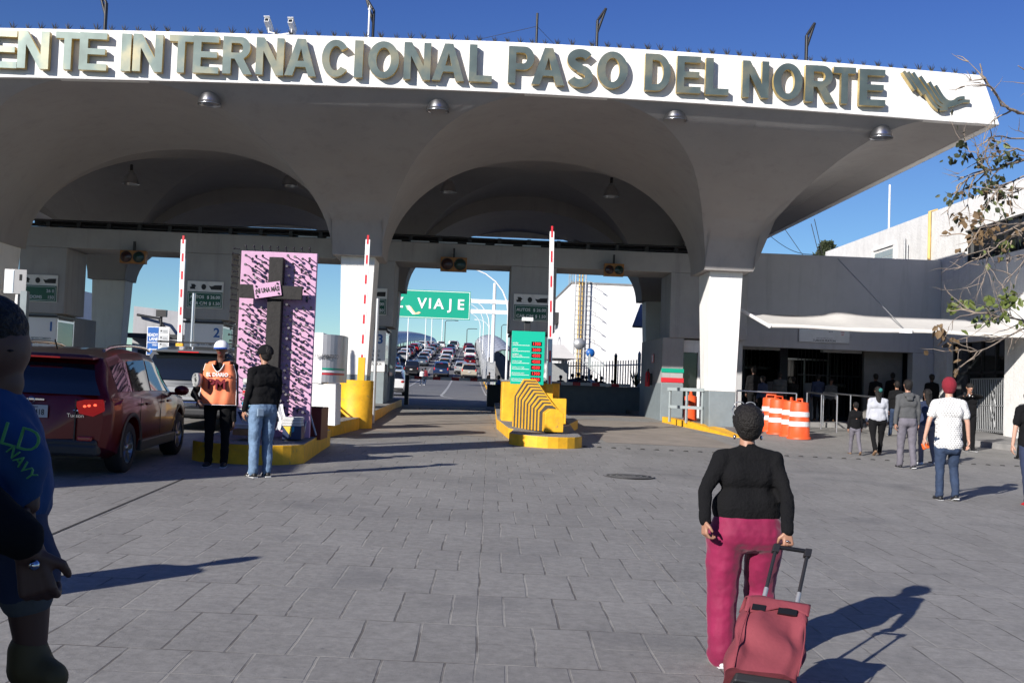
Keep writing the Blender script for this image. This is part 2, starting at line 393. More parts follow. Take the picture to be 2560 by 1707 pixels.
def seg(xa, xb, half):
    xc = xb if half else (xa+xb)/2; a = (xc-xa)
    def X(s):
        if half: return xa+a*math.sin(s*math.pi/2)
        th = -math.pi/2+math.pi*s; return xc+a*math.sin(th)
    def zz(x, top): 
        t = clamp(abs(x-xc)/a); return Z0+(top-Z0)*(1-t**2.15)**.5 if t < 1 else Z0
    return X, zz, xc, a
for xa, xb, half in bays():
    X, zz, xc, a = seg(xa, xb, half); n = 20 if half else 40
    mb.grid(lambda s, t: (X(s), lerp(ginv(zz(X(s), ZC)), YE, t), zz(X(s), ZC)), n, 4)
    mb.grid(lambda s, t: (X(s), lerp(YF, ginv(zz(X(s), ZC)), t**1.2), gfun(lerp(YF, ginv(zz(X(s), ZC)), t**1.2))), n, 24)
    # step from the front arch up into the deeper middle vault
    Zi = ZC+.004 if half else ZC+.55
    mb.grid(lambda s, t: (X(s), YE, lerp(zz(X(s), ZC), zz(X(s), Zi)+.02, t)), n, 1, smooth=False)
    mb.grid(lambda s, t: (X(s), YC2, lerp(zz(X(s), ZC), zz(X(s), Zi)+.02, t)), n, 1, smooth=False, flip=True)
    ym, b2 = (YE+YC2)/2, (YC2-YE)/2
    def tx(x): return clamp(abs(x-xc)/a)
    mb.grid(lambda s, t: (X(s), lerp(YE, ym-b2*tx(X(s)), t), zz(X(s), Zi)), n, 3)
    mb.grid(lambda s, t: (X(s), lerp(ym+b2*tx(X(s)), YC2, t), zz(X(s), Zi)), n, 3)
    def g2(s, t):
        x = X(s); y = ym+b2*tx(x)*math.sin(math.pi*(t-.5)); q = abs(y-ym)/b2
        return (x, y, Z0+(Zi-Z0)*max(0, 1-q**2.15)**.5)
    mb.grid(g2, n, 24)
    # rear flare mirrored
    def yr(z): return YC2+1.4+(YR-YC2-1.4)*(1-(ginv(z)-YF)/(YC1-YF))
    mb.grid(lambda s, t: (X(s), lerp(YC2, yr(zz(X(s), ZC)), t), zz(X(s), ZC)), n, 3)
    mb.grid(lambda s, t: (X(s), lerp(yr(zz(X(s), ZC)), YR, t), Z0+(ZC-Z0)*interp(GT, 1-(lerp(yr(zz(X(s), ZC)), YR, t)-YC2-1.4)/(YR-YC2-1.4))), n, 16)
# strips over the column lines
Zi = ZC+.55
for xcn in COLX:
    l, r = xcn-CH, xcn+CH
    mb.grid(lambda s, t: (lerp(l, r, s), lerp(YF, YC1, t), gfun(lerp(YF, YC1, t))), 4, 60)
    def g3(s, t):
        y = ym+b2*math.sin(math.pi*(t-.5)); q = min(1, abs(y-ym)/b2)
        return (lerp(l, r, s), y, Z0+(Zi-Z0)*max(0, 1-q**2.15)**.5)
    mb.grid(g3, 2, 30)
    mb.grid(lambda s, t: (lerp(l, r, s), lerp(YC2+1.4, YR, t), Z0+(ZC-Z0)*interp(GT, 1-t)), 2, 24)
# flat strip beside the right edge
mb.grid(lambda s, t: (lerp(XCR, XE, s), lerp(YF, YR, t), ZC-.06*s), 1, 12, smooth=False)
XL = COLX[0]-6
mb.grid(lambda s, t: (lerp(XL, COLX[0]-CH, s), lerp(YF, YR, t), ZC), 1, 4, smooth=False)
camber(mb); mb.build('vaulted_soffit', None, gate)
mb = MB(); mb.use('white')
XT = XE-.43
q = lambda x, y, z: (x, y, z)
# fascia board with depth, sides and roof deck
nf = 48
def col_(i, y):
    xb = lerp(XL, XE, i/nf); xt = lerp(XL, XT, i/nf); return [(xb, y, ZC-.06+cb(xb)), (xt, y, ZT+ct(xt))]
vs = []
for i in range(nf+1):
    a_, b_ = col_(i, YF-.004); c_, d_ = col_(i, YF+.22); vs += [a_, b_, d_, c_]
fs = [(0,3,2,1)]
for i in range(nf):
    o_ = 4*i
    for k in range(4): k2 = (k+1)%4; fs.append((o_+k, o_+4+k, o_+4+k2, o_+k2)[::-1] if False else (o_+k, o_+k2, o_+4+k2, o_+4+k))
fs.append((4*nf,4*nf+1,4*nf+2,4*nf+3)); mb.add(vs, fs)
e1, e2 = cb(XE), ct(XT)
mb.hexa([q(XE-.2,YF+.221,ZC-.06+e1), q(XE,YF+.221,ZC-.06+e1), q(XE,YR,ZC-.06+e1), q(XE-.2,YR,ZC-.06+e1)], [q(XT-.2,YF+.221,ZT+e2), q(XT,YF+.221,ZT+e2), q(XT,YR,ZT+e2), q(XT-.2,YR,ZT+e2)])
mb.box(XL, XE-.21, YR-.2, YR, ZC-.02, ZT)
ms_ = MB(); ms_.use('white'); ms_.grid(lambda s, t: (lerp(XL, XT-.21, s), lerp(YF+.23, YR-.21, t), 9.05+ct(lerp(XL, XT-.21, s))), 48, 1); ms_.build('roof_deck', None, gate)
mb.build('fascia', None, gate, bevel=.012)
# columns
for yrow, depth in ((YC1, YE-YC1), (YC2, 1.4)):
    for xcn in COLX:
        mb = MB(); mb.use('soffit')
        l, r, f, bk = xcn-CH, xcn+CH, yrow, yrow+depth
        mb.box(l+.002, r-.002, f+.004, bk-.004, Z0, Zi-.5 if yrow == YC1 else Z0+.6)
        mb.build('column_cap', None, gate, bevel=.03)
        mb = MB(); mb.use('white')
        wt, wb, yo = .475, .345, .30
        if xcn < -13: wt, wb = .62, .50
        f0, f1 = f+yo, bk-.15
        gz = G(xcn, f)-.3; zg = G(xcn, f)+1.15
        def ring(z):
            t = (z-gz)/(Z0-gz); ww = lerp(wb, wt, t); ya = lerp(f0+.12, f0, t); yb_ = lerp(f1-.35, f1, t)
            cx = xcn+lerp(-.0, .0, t); return [(cx-ww,ya,z),(cx+ww,ya,z),(cx+ww,yb_,z),(cx-ww,yb_,z)]
        mb.hexa(ring(zg), ring(Z0+.01)); mb.use('grey_paint'); mb.hexa(ring(gz), ring(zg-.001))
        mb.build('column', None, gate, bevel=.02)

# bronze letters: (character, left u, right u) on the photograph, top and bottom v by line
def bronze():
    m, n, b = nodes('weathered_bronze'); N = n.nodes.new; L = n.links.new
    tc = N('ShaderNodeTexCoord'); nz = N('ShaderNodeTexNoise'); nz.inputs['Scale'].default_value = 1.6; nz.inputs['Detail'].default_value = 5
    L(tc.outputs['Object'], nz.inputs['Vector']); cr = N('ShaderNodeValToRGB'); L(nz.outputs[0], cr.inputs[0])
    e = cr.color_ramp.elements; e[0].position = .32; e[0].color = (.10,.125,.115,1); e[1].position = .72; e[1].color = (.30,.275,.18,1)
    e2 = cr.color_ramp.elements.new(.5); e2.color = (.135,.17,.155,1)
    L(cr.outputs[0], b.inputs['Base Color']); b.inputs['Roughness'].default_value = .38; b.inputs['Metallic'].default_value = .55
    return m
M['bronze'] = bronze(); M['brass_side'] = mat('brass_letter_edge', (.62,.47,.19), .5, .2, var=.25, vscale=5)
s1, s2, s3 = 1/2.613, 1/2.613, 1/2.45
LET = [('E',-46,140*s1),('N',115*s1,345*s1),('T',360*s1,545*s1),('E',518*s1,722*s1),('I',792*s1,876*s1),('N',868*s1,1082*s1),('T',1103*s1,1280*s1),
 ('E',1262*s1,1448*s1),('R',1455*s1,1665*s1),('N',1672*s1,1868*s1),('A',1862*s1,2080*s1),('C',800+12*s2,800+205*s2),('I',800+225*s2,800+290*s2),
 ('O',800+314*s2,800+525*s2),('N',800+548*s2,800+730*s2),('A',800+735*s2,800+950*s2),('L',800+975*s2,800+1130*s2),('P',800+1230*s2,800+1400*s2),
 ('A',800+1383*s2,800+1600*s2),('S',800+1610*s2,800+1785*s2),('O',800+1808*s2,800+2012*s2),('D',1600+27*s3,1600+188*s3),('E',1600+222*s3,1600+375*s3),
 ('L',1600+397*s3,1600+545*s3),('N',1600+622*s3,1600+790*s3),('O',1600+810*s3,1600+996*s3),('R',1600+1005*s3,1600+1195*s3),('T',1600+1176*s3,1600+1322*s3),('E',1600+1335*s3,1600+1505*s3)]
YL = YF-.18
def poly_letter(ch):
    "solid grotesque capitals in a unit box: list of (outline, holes)"
    s = .27; h = .19
    if ch == 'I': return [[(0,0),(1,0),(1,1),(0,1)]]
    if ch == 'E': return [[(0,0),(1,0),(1,.17),(.3,.17),(.3,.42),(.93,.42),(.93,.58),(.3,.58),(.3,.83),(.98,.83),(.98,1),(0,1)]]
    if ch == 'L': return [[(0,0),(1,0),(1,.17),(.33,.17),(.33,1),(0,1)]]
    if ch == 'T': return [[(.35,0),(.65,0),(.65,.83),(1,.83),(1,1),(0,1),(0,.83),(.35,.83)]]
    if ch == 'N': return [[(0,0),(.26,0),(.26,.64),(.72,0),(1,0),(1,1),(.74,1),(.74,.37),(.28,1),(0,1)]]
def arc(cx, cy, rx, ry, a0, a1, n=14, e=1.):
    out = []
    for i in range(n+1):
        t = rad(lerp(a0, a1, i/n)); c, s_ = math.cos(t), math.sin(t)
        out.append((cx+rx*math.copysign(abs(c)**e, c), cy+ry*math.copysign(abs(s_)**e, s_)))
    return out
def letter_loops(ch):
    if ch == 'O': return [arc(.5,.5,.5,.5,0,360,36)[:-1], arc(.5,.5,.235,.33,0,360,36)[:-1]]
    if ch == 'C':
        o = arc(.5,.5,.5,.5,36,324,32); i = arc(.5,.5,.235,.33,318,42,28); return [o+i]
    if ch == 'A': return [[(0,0),(.25,0),(.34,.24),(.66,.24),(.75,0),(1,0),(.63,1),(.37,1)], [(.40,.40),(.60,.40),(.5,.74)]]
    if ch == 'D': return [[(0,0),(.5,0)]+arc(.48,.5,.52,.5,-80,80,18)+[(.5,1),(0,1)], [(.28,.17),(.45,.17)]+arc(.44,.5,.29,.33,-75,75,14)+[(.45,.83),(.28,.83)]]
    if ch == 'P': return [[(0,0),(.29,0),(.29,.37),(.6,.37)]+arc(.62,.685,.38,.315,-85,85,16)+[(.6,1),(0,1)], [(.29,.54),(.55,.54)]+arc(.57,.685,.15,.145,-80,80,10)+[(.55,.83),(.29,.83)]]
    if ch == 'R': return [[(0,0),(.28,0),(.28,.41),(.40,.41),(.70,0),(1,0),(.70,.42)]+arc(.58,.71,.34,.29,-60,85,14)+[(.56,1),(0,1)], [(.28,.57),(.52,.57)]+arc(.53,.70,.14,.13,-80,80,10)+[(.52,.83),(.28,.83)]]
    if ch == 'S':
        cl = arc(.5,.735,.34,.175,25,180,12)+arc(.5,.735,.34,.20,180,265,8)+arc(.5,.27,.34,.20,88,0,8)+arc(.5,.27,.34,.18,0,-158,14)
        return [('stroke', cl, .17)]
    return [poly_letter(ch)[0]]
def loops_to_mesh(name, loops, fx, fz, y0, y1, mf, ms):
    cu = bpy.data.curves.new('c', 'CURVE'); cu.dimensions = '2D'; cu.fill_mode = 'BOTH'; cu.extrude = abs(y1-y0)/2
    for lp in loops:
        sp = cu.splines.new('POLY'); sp.points.add(len(lp)-1); sp.use_cyclic_u = True
        for i, (x, z) in enumerate(lp): sp.points[i].co = (fx(x), fz(z), 0, 1)
    o = bpy.data.objects.new('c', cu); COL.objects.link(o); dg = bpy.context.evaluated_depsgraph_get(); dg.update()
    me = bpy.data.meshes.new_from_object(o.evaluated_get(dg)); bpy.data.objects.remove(o); bpy.data.curves.remove(cu)
    me.name = name; me.transform(Matrix.Translation((0,(y0+y1)/2,0)) @ Matrix.Rotation(math.pi/2, 4, 'X'))
    me.materials.clear(); me.materials.append(M[mf] if isinstance(mf, str) else mf); me.materials.append(M[ms] if isinstance(ms, str) else ms)
    for p in me.polygons: p.material_index = 0 if abs(p.normal.y) > .7 else 1
    return me
def stroke_loop(pts, w, aspect=1.):
    l, r = [], []
    for i, p in enumerate(pts):
        a = pts[max(0,i-1)]; b = pts[min(len(pts)-1,i+1)]; d = Vector((b[0]-a[0], (b[1]-a[1])*aspect)); d.normalize()
        nx, nz = -d.y*w/2, d.x*w/2/aspect; l.append((p[0]+nx, p[1]+nz)); r.append((p[0]-nx, p[1]-nz))
    return l+r[::-1]
for li, (ch, u0, u1) in enumerate(LET):
    um = (u0+u1)/2; u1 -= max(0, (1173-um)/1173*9+1.5); u0 += max(0, (um-1173)/1300*5); YLi = YL-.003*(li % 2); vm = interp([(-60,120),(0,122.5),(100,125.5),(520,137),(900,148),(1270,161),(1640,181),(2180,219)], um)
    zc_ = P(um, vm, YL).z; zb_, zt_ = zc_-.423, zc_+.423
    x0, x1 = P(u0, vm, YL).x, P(u1, vm, YL).x
    lp = letter_loops(ch)
    if lp[0][0] == 'stroke': lp = [stroke_loop(lp[0][1], .30, 1.35)]
    me = loops_to_mesh('sign_letter', lp, lambda x: lerp(x0, x1, x), lambda z: lerp(zb_, zt_, z), YLi, YF-.04, 'bronze', 'brass_side')
    put('sign_letter', me, gate)
# winged emblem at the right end of the fascia (stepped feather bars)
def emb(u, v): p = P(2240+u/4.9, 160+v/4.9, YL); return (p.x, p.z)
BARS = [[(95,90),(245,315)],[(150,98),(350,370)],[(215,102),(300,240),(400,390),(470,490),(540,550),(640,545)],[(305,148),(430,330),(520,470),(600,515),(690,500)],
 [(420,215),(520,380),(600,470),(700,495),(780,470),(840,450),(918,452)],[(500,255),(590,400),(660,455),(730,450),(780,415),(858,405)]]
for k, b_ in enumerate(BARS):
    pts = [Vector(emb(*p)) for p in b_]
    fine = []
    for i in range(len(pts)-1):
        for s in range(4):
            t = s/4; p0 = pts[max(i-1,0)]; p1 = pts[i]; p2 = pts[i+1]; p3 = pts[min(i+2,len(pts)-1)]
            fine.append(.5*((2*p1)+(p2-p0)*t+(2*p0-5*p1+4*p2-p3)*t*t+(3*p1-p0-3*p2+p3)*t**3))
    fine.append(pts[-1])
    me = loops_to_mesh('emblem_feather', [stroke_loop([(p.x,p.y) for p in fine], .074)], lambda x: x, lambda z: z, YL+.012*k, YF-.04, 'bronze', 'brass_side')
    put('emblem_feather', me, gate)
# spikes along the parapet
mb = MB(); mb.use('dark')
for k in range(7):
    a = -.9+k*.3; t = Vector((math.sin(a)*.10, math.cos(k*2.1)*.05, .15+.03*math.cos(k*1.7)))
    mb.tube([(0,0,0), t*.5, t], [.011,.008,.002], 4)
sp_me = mb.mesh('spike_cluster')
x = XT-.15; k = 0
while x > -12 and k < 98:
    o = put('spike_cluster', sp_me, gate, (x, YF+.08, ZT-.01+ct(x))); o.rotation_euler = (0,0,random.uniform(-.5,.5)); s = random.uniform(.85,1.2); o.scale = (s,s,s)
    x -= random.uniform(.28,.36)*(1.35 if random.random() < .08 else 1); k += 1
# ------------------------------------------------------------------ portal wall and booths
def pix(u0, u1, v0, v1, Y):
    "x0,x1,z0,z1 of a photo rectangle standing on plane Y"
    um, vm = (u0+u1)/2, (v0+v1)/2
    return P(u0, vm, Y).x, P(u1, vm, Y).x, P(um, v1, Y).z, P(um, v0, Y).z
YB_, LZ0, LZ1, OV = 34.7, 5.66, 6.30, 3.55
PX = [-13.6, -8.4, -3.2, 2.0, 7.25]
portal = empty('portal_wall', (0,0,0), 0, 'grey white portal wall with square lane openings standing under the vaulted canopy', 'wall')
mb = MB(); mb.use('portal'); mb.box(PX[0]-.72, 9.0, YB_, YB_+1.8, LZ0, LZ1)
mb.build('lintel_beam', None, portal, bevel=.02)
for k, xc in enumerate(PX):
    mb = MB(); r = xc+(.74 if k < 4 else 1.73); l = xc-(.73 if k < 4 else .78)
    mb.use('portal').box(l, r, YB_+.003, YB_+1.79, OV, LZ0-.003); mb.build('pier', None, portal, bevel=.02)
mb = MB(); mb.use('dark')
for z, y, r in ((6.38, 34.9, .055), (6.50, 35.2, .07), (6.36, 35.5, .05), (6.52, 34.8, .035)):
    mb.tube([(PX[0]-.5,y,z),(-6,y,z+.02),(2,y,z-.02),(8.2,y,z)], r, 6)
for i in range(23): mb.box(PX[0]+i*.96, PX[0]+i*.96+.12, 34.8, 35.6, 6.31, 6.55)
mb.use('galv')
for i in range(9): mb.box(-5.6+i*.9, -5.0+i*.9, 34.72, 34.74, 6.31, 6.35)
mb.build('cable_tray', None, portal)
for k, xc in enumerate(PX):
    bx0, bx1, y0 = xc-.66, xc+.52, YB_+.06
    if k == 4: bx0, bx1, y0 = 6.25, 6.98, YB_+.05
    g = G(xc, 35)-.1
    labs = ['toll booth number 1 at the far left, its white board half in the sun', 'toll booth number 2 in shade behind the man in the orange vest',
            'toll booth number 3 on grey base beside the open centre lane', 'toll booth in the middle behind the green price screen',
            'toll booth with green, white and red stripes behind the right column']
    b = empty('toll_booth', (xc, y0, G(xc, 35)), 0, labs[k], 'toll booth', 'toll booths under the portal wall')
    off = Vector((-xc, -y0, -G(xc, 35)))
    def bb(name, m, *bxs, bevel=0):
        mb = MB(); mb.use(m)
        for q_ in bxs: mb.box(q_[0]+off.x, q_[1]+off.x, q_[2]+off.y, q_[3]+off.y, q_[4]+off.z, q_[5]+off.z)
        return mb.build(name, None, b, bevel=bevel)
    bb('booth_wall', 'portal', (bx0+.02, bx1-.02, y0+.02, 36.4 if k < 4 else 39, 2.07, OV-.003), (bx0+.1, bx1-.08, 36.41, 38.6, g, OV-.01))
    bb('base', 'grey_paint', (bx0, bx1, y0, 36.45 if k < 4 else 39.02, g, 2.068), bevel=.015)
    if k < 4:
        bb('number_board', 'signwhite', (bx0, bx1, y0-.012, y0+.018, 2.1, 3.42))
        bb('side_window', 'glass_dark', (bx1-.021, bx1-.004, y0+.1, 36.2, 2.35, 3.3))
        bb('window_frame', 'steel', (bx1-.02, bx1+.004, y0+.04, y0+.1, 2.1, 3.4), (bx1-.02, bx1+.004, 36.2, 36.26, 2.1, 3.4), (bx1-.02, bx1+.004, y0+.1, 36.2, 3.3, 3.36))
        bb('board_canopy', 'dark', (bx0-.05, bx1+.05, y0-.1, 36.45, 3.43, 3.49))
        bb('tricolour_band', 'green', (bx1-.002, bx1+.006, 36.9, 38.4, 2.25, 2.37)); bb('tricolour_band', 'red', (bx1-.002, bx1+.006, 36.9, 38.4, 2.0, 2.12))
        if k < 3: text(b, '123'[k], (bx1-.17+off.x, -.017, 3.0+off.z), .30, 'blue', .03, name='booth_number')
        tx, tz = (bx0+bx1)/2+.12+off.x, off.z
        for i, (s_, z_) in enumerate((('FIDEICOMISO', 2.72), ('DE PUENTES', 2.58), ('FRONTERIZOS', 2.44), ('DE CHIHUAHUA', 2.30))):
            text(b, s_, (tx, -.015, z_+tz), .075, 'signblack' if i else 'grey_paint', .02, name='board_lettering')
        mb = MB(); mb.use('blue'); ox = bx0+.27+off.x; oz = 2.46+off.z
        mb.prism([(ox-.09,oz-.16),(ox+.05,oz-.2),(ox+.12,oz-.1),(ox+.1,oz+.08),(ox+.02,oz+.1),(ox-.02,oz+.22),(ox-.13,oz+.2),(ox-.14,oz+.05)], -.018, -.012)
        mb.box(ox+.17, ox+.185, -.018, -.012, oz-.2, oz+.3); mb.use('signwhite')
        mb.tube([(ox-.06,-.02,oz-.1),(ox,-.02,oz+.05),(ox+.06,-.02,oz-.05)], .01, 4); mb.tube([(ox-.09,-.02,oz+.1),(ox+.04,-.02,oz)], .008, 4)
        mb.build('board_emblem', None, b)
    else:
        bb('tricolour_band', 'green', (bx0-.004, bx1+.004, y0-.006, y0, 2.42, 2.55)); bb('tricolour_band', 'red', (bx0-.004, bx1+.004, y0-.006, y0, 2.1, 2.25))
        bb('door', 'glass_dark', (bx1+.02, bx1+.5, y0+.3, y0+.34, g, 3.1)); bb('door_frame', 'white', (bx1+.5, bx1+.58, y0+.2, y0+.34, g, 3.1), (bx1, bx1+1.5, y0+.2, y0+.36, 3.1, 3.5), (bx1+.58, bx1+1.5, y0+.3, y0+.6, g, 3.1))
        sg = bb('extinguisher_sign', 'red', (bx0-.012, bx0-.002, 36.2, 36.65, 2.75, 3.05)); bb('sign_symbol', 'signwhite', (bx0-.018, bx0-.013, 36.38, 36.46, 2.8, 3.0))
# fire extinguisher hanging at the booth side
o = MB().use('red'); o.lathe([(0,0),(.08,.0),(.085,.03),(.085,.42),(.05,.5),(.02,.53),(0,.53)], (6.1,36.5,1.95), 14); o.use('black').tube([(6.1,36.5,2.5),(6.1,36.42,2.55),(6.07,36.35,2.4),(6.07,36.35,2.1)], .014, 6)
o.box(6.07,6.13,36.42,36.56,2.47,2.53); o.box(6.17,6.25,36.45,36.55,2.0,2.4)
tag(o.build('fire_extinguisher'), 'fire extinguisher hanging on the side of the striped booth', 'fire extinguisher')
# price signs
def price_sign(xc, l1, l2, label, ghost=False):
    g = empty('price_sign', (xc-.62, YB_-.02, 3.9), 0, label, 'sign', 'toll price signs on the piers')
    MB().use('white').box(0, 1.14, -.03, 0, .0, .86).build('backing_plate', None, g, bevel=.004)
    MB().use('green_dark').box(.02, 1.12, -.045, -.03, .02, .52).build('green_panel', None, g)
    mb = MB(); mb.use('galv' if ghost else 'signwhite')
    for q_ in ((.05,1.09,.05,.062),(.05,1.09,.475,.487),(.05,.062,.062,.475),(1.078,1.09,.062,.475)): mb.box(q_[0], q_[1], -.048, -.0455, q_[2], q_[3])
    mb.build('panel_border', None, g)
    m_ = 'galv' if ghost else 'signwhite'
    text(g, l1[0], (.10,-.048,.31), .10, m_, .02, align='LEFT'); text(g, l1[1], (1.05,-.048,.31), .10, m_, .02, align='RIGHT')
    text(g, l2[0], (.10,-.048,.11), .10, m_, .02, align='LEFT'); text(g, l2[1], (1.05,-.048,.11), .10, m_, .02, align='RIGHT')
    mb = MB(); mb.use('signblack'); mb.prism([(.1,.6),(.26,.6),(.24,.66),(.28,.7),(.22,.76),(.12,.76),(.14,.68),(.08,.66)], -.042, -.031)
    mb.prism([(.52+.075*math.cos(t*.524), .68+.09*math.sin(t*.524)) for t in range(12)], -.042, -.031)
    mb.prism([(.68,.72),(.76,.60),(1.08,.60),(1.09,.75),(.86,.74),(.78,.70)], -.042, -.031); mb.build('vehicle_symbols', None, g)
price_sign(-13.6, ('', '26 0'), ('C1.DOMS', '150'), 'black faded price sign above booth 1 with worn numbers', True)
price_sign(-8.4, ('AUTOS', '$ 26.00'), ('CAR C/M', '$ 1.50'), 'dark green AUTOS price sign above booth 2, crossed by a steel post')
price_sign(-3.2, ('AUTOS', '$ 26.00'), ('CAR C/M', '$ 1.50'), 'dark green price sign above booth 3, mostly hidden by the raised barrier')
price_sign(2.0, ('AUTOS', '$ 26.00'), ('CAR C/M', '$ 1.50'), 'dark green AUTOS price sign on the middle pier above the green price screen')
# lane signals
M['amberbox'] = mat('amber_signal_housing', (.30,.125,.02), .5, var=.1); M['lens_r'] = mat('unlit_red_lens', (.035,.01,.008), .25); M['lens_g'] = mat('unlit_green_lens', (.008,.03,.022), .25)
for (u0,u1,v0,v1), lab in (((299,363,626,658), 'amber two lens lane signal over the left lane'), ((1101,1167,643,678), 'amber two lens lane signal over the open centre lane'), ((1511,1560,659,690), 'smaller amber two lens lane signal over the right lane')):
    x0, x1, z0, z1 = pix(u0, u1, v0, v1, 34.4); g = empty('lane_signal', ((x0+x1)/2, 34.55, z0), 0, lab, 'traffic signal', 'lane signals hung on the lintel')
    wv_, hv = x1-x0, z1-z0
    MB().use('amberbox').box(-wv_/2, wv_/2, -.15, .1, 0, hv).build('housing', None, g, bevel=.01)
    for s, mm in ((-1,'lens_r'),(1,'lens_g')):
        mb = MB(); mb.use(mm); mb.lathe([(0,-.03),(wv_*.12,-.025),(wv_*.2,0)], (s*wv_*.245,-.152,hv/2), 20, 'Y'); mb.use('black')
        mb.lathe([(wv_*.2,0),(wv_*.225,-.02),(wv_*.23,0.)], (s*wv_*.245,-.152,hv/2), 20, 'Y'); mb.build('lens', None, g)
    MB().use('dark').box(-.03, .03, -.05, .05, hv, hv+.3).box(-.03,.03,.05,.16,hv*.4,hv*.6).build('bracket', None, g)
# ------------------------------------------------------------------ kerbed islands
def island(pts, h, label, dz=None, top='concrete'):
    mb = MB(); mb.use(top); mb.slab(pts, lambda x, y: G(x,y)-.3, (lambda x, y: G(x,y)+h) if dz is None else dz, 'yellow')
    return tag(mb.build('traffic_island', bevel=.02), label, 'traffic island', 'yellow kerbed traffic islands')
def rnd(cx, cy, r, a0, a1, n=8, ry=None): return [(cx+r*math.cos(rad(lerp(a0,a1,i/n))), cy+(ry or r)*math.sin(rad(lerp(a0,a1,i/n)))) for i in range(n+1)]
HA = .30
island([(-4.15,20.2),(-4.15,17.)]+rnd(-3.65,16.75,.5,200,270,5)+rnd(-3.3,17.1,.88,280,340,6)+[(-2.5,19),(-2.5,20.2)], HA, 'yellow kerbed island under the pink cross panel')
island([(-4.3,40.5),(-4.3,22.3)]+rnd(-3.5,22.2,.8,190,330,8)+[(-2.45,24.6),(-2.35,30),(-2.42,40.5)], .27, 'long yellow kerbed island carrying the middle column and booth 3')
island([(1.05,41),(.78,27.5),(.95,24.3),(1.05,23.9)]+rnd(1.68,22.85,.78,190,350,10)+[(2.46,24.4),(2.6,27),(3.0,29),(3.0,41)], .24, 'rounded yellow kerbed island under the striped crash cushion')
island([(-9.4,41),(-9.4,24)]+rnd(-8.4,24,1.,180,360,8)+[(-7.4,24),(-7.4,41)], .24, 'yellow kerbed island under booth 2 hidden behind the grey car')
island([(-14.6,41),(-14.6,25)]+rnd(-13.7,25,.9,180,360,8)+[(-12.8,25),(-12.8,41)], .24, 'yellow kerbed island under booth 1 beyond the red car')
def rampz(x, y): return G(x,y)+.16*clamp((y-28.2)/2.5)+.01
mb = MB(); mb.use('yellow'); pts = [(6.15,33.8),(6.55,31.2),(7.05,28.35),(7.35,28.2),(7.2,30.0),(6.72,31.3),(6.4,33.8)]
mb.slab(pts, lambda x,y: G(x,y)-.3, lambda x,y: rampz(x,y)+.004, 'yellow')
tag(mb.build('kerb_nose'), 'tapering yellow painted kerb in front of the right column', 'kerb')
mb = MB(); mb.use('concrete'); mb.slab([(6.25,40),(6.41,33.6),(6.74,31.2),(7.22,29.9),(8.3,30.4),(9.2,34.4),(20,34.6),(20,50),(6.25,50)], lambda x,y: G(x,y)-.3, lambda x,y: G(x,y)+.15, 'concrete'); struct(mb.build('entrance_sidewalk'))
mb = MB(); mb.use('concrete'); mb.slab([(12.9,34.55),(13.2,30.5),(14.6,27.4),(20,26),(20,34.55)], lambda x,y: G(x,y)-.3, lambda x,y: G(x,y)+.16, 'concrete'); struct(mb.build('kerbed_sidewalk'))
M['gap_shade'] = mat('gap_shade_tone', (.06,.055,.05), .8)
# crash cushion: gabled yellow plates rising towards the back
g = empty('crash_cushion', (1.63, 24.1, G(1.65, 24.1)+.24), rad(5), 'striped yellow crash cushion of gabled plates in front of the green price screen', 'crash cushion')
def gable(w_, h_, sh, y0, y1, cx): return MB().use('yellow').prism([(cx-w_/2,0),(cx+w_/2,0),(cx+w_/2,h_-sh),(cx+w_*.12,h_),(cx-w_*.22,h_),(cx-w_/2,h_-sh)], y0, y1)
mb = gable(.56, .56, .10, -1.15, -.75, .22); mb.build('nose_block', None, g, bevel=.015)
for i in range(9):
    t = (i+1)/9; y = -.75+i*.195
    mb = gable(lerp(.6,1.12,t), lerp(.60,1.28,t), lerp(.14,.42,t), y+.075, y+.19, lerp(.20,-.12,t)); mb.build('plate', None, g, bevel=.004)
    mb = gable(lerp(.6,1.12,t)-.05, lerp(.60,1.28,t)-.04, lerp(.14,.42,t), y-.003, y+.072, lerp(.20,-.12,t)); mb.mats = [M['gap_shade']]; mb.build('gap_infill', None, g)  # dark infill stands for the shade in the gaps between plates
g.scale = (.72, .92, .88)
# the block behind it
x0, x1, z0, z1 = pix(1255, 1398, 956, 1045, 27.0)
mb = MB(); mb.use('yellow'); mb.box(x0, x1, 27, 28.2, G(1.6,27), z1); mb.use('concrete').box(x0-.02, x1+.02, 26.98, 28.22, z1, z1+.05)
tag(mb.build('concrete_block', bevel=.02), 'big yellow painted concrete block on the middle island behind the crash cushion', 'block')
# green price screen
M['ledbg'] = mat('display_window', (.012,.004,.004), .3); M['led'] = mat('red_led', (.8,.02,.02), .5, emit=(1,.03,.03), estr=1.1)
M['green_screen'] = mat('green_screen_face', (.0,.42,.27), .4)
x0, x1, z0, z1 = pix(1278, 1361, 828, 961, 26.3); W_, H_ = x1-x0, z1-z0
g = empty('price_screen', (x0, 26.3, z0), 0, 'green price screen with seven rows of red digits standing on the middle island', 'price screen')
MB().use('green_screen').box(0, W_, 0, .12, 0, H_).build('board', None, g, bevel=.006)
MB().use('dark').box(W_/2-.09, W_/2+.09, .13, .3, G(1.5,26.3)-z0, H_-.05).build('post', None, g)
rows = [('MOTOS','1300'),('AUTOS','2600'),('AUTOBUS Y\nCAMION 2 Y 3 EJES','4500'),('CAMION 4 Y 5 EJES','4500'),('CAMION 6, 7, 8 Y 9 EJES','4500'),('EJE EXCEDENTE LIGERO','1300'),('EJE EXCEDENTE CARGA','2300')]
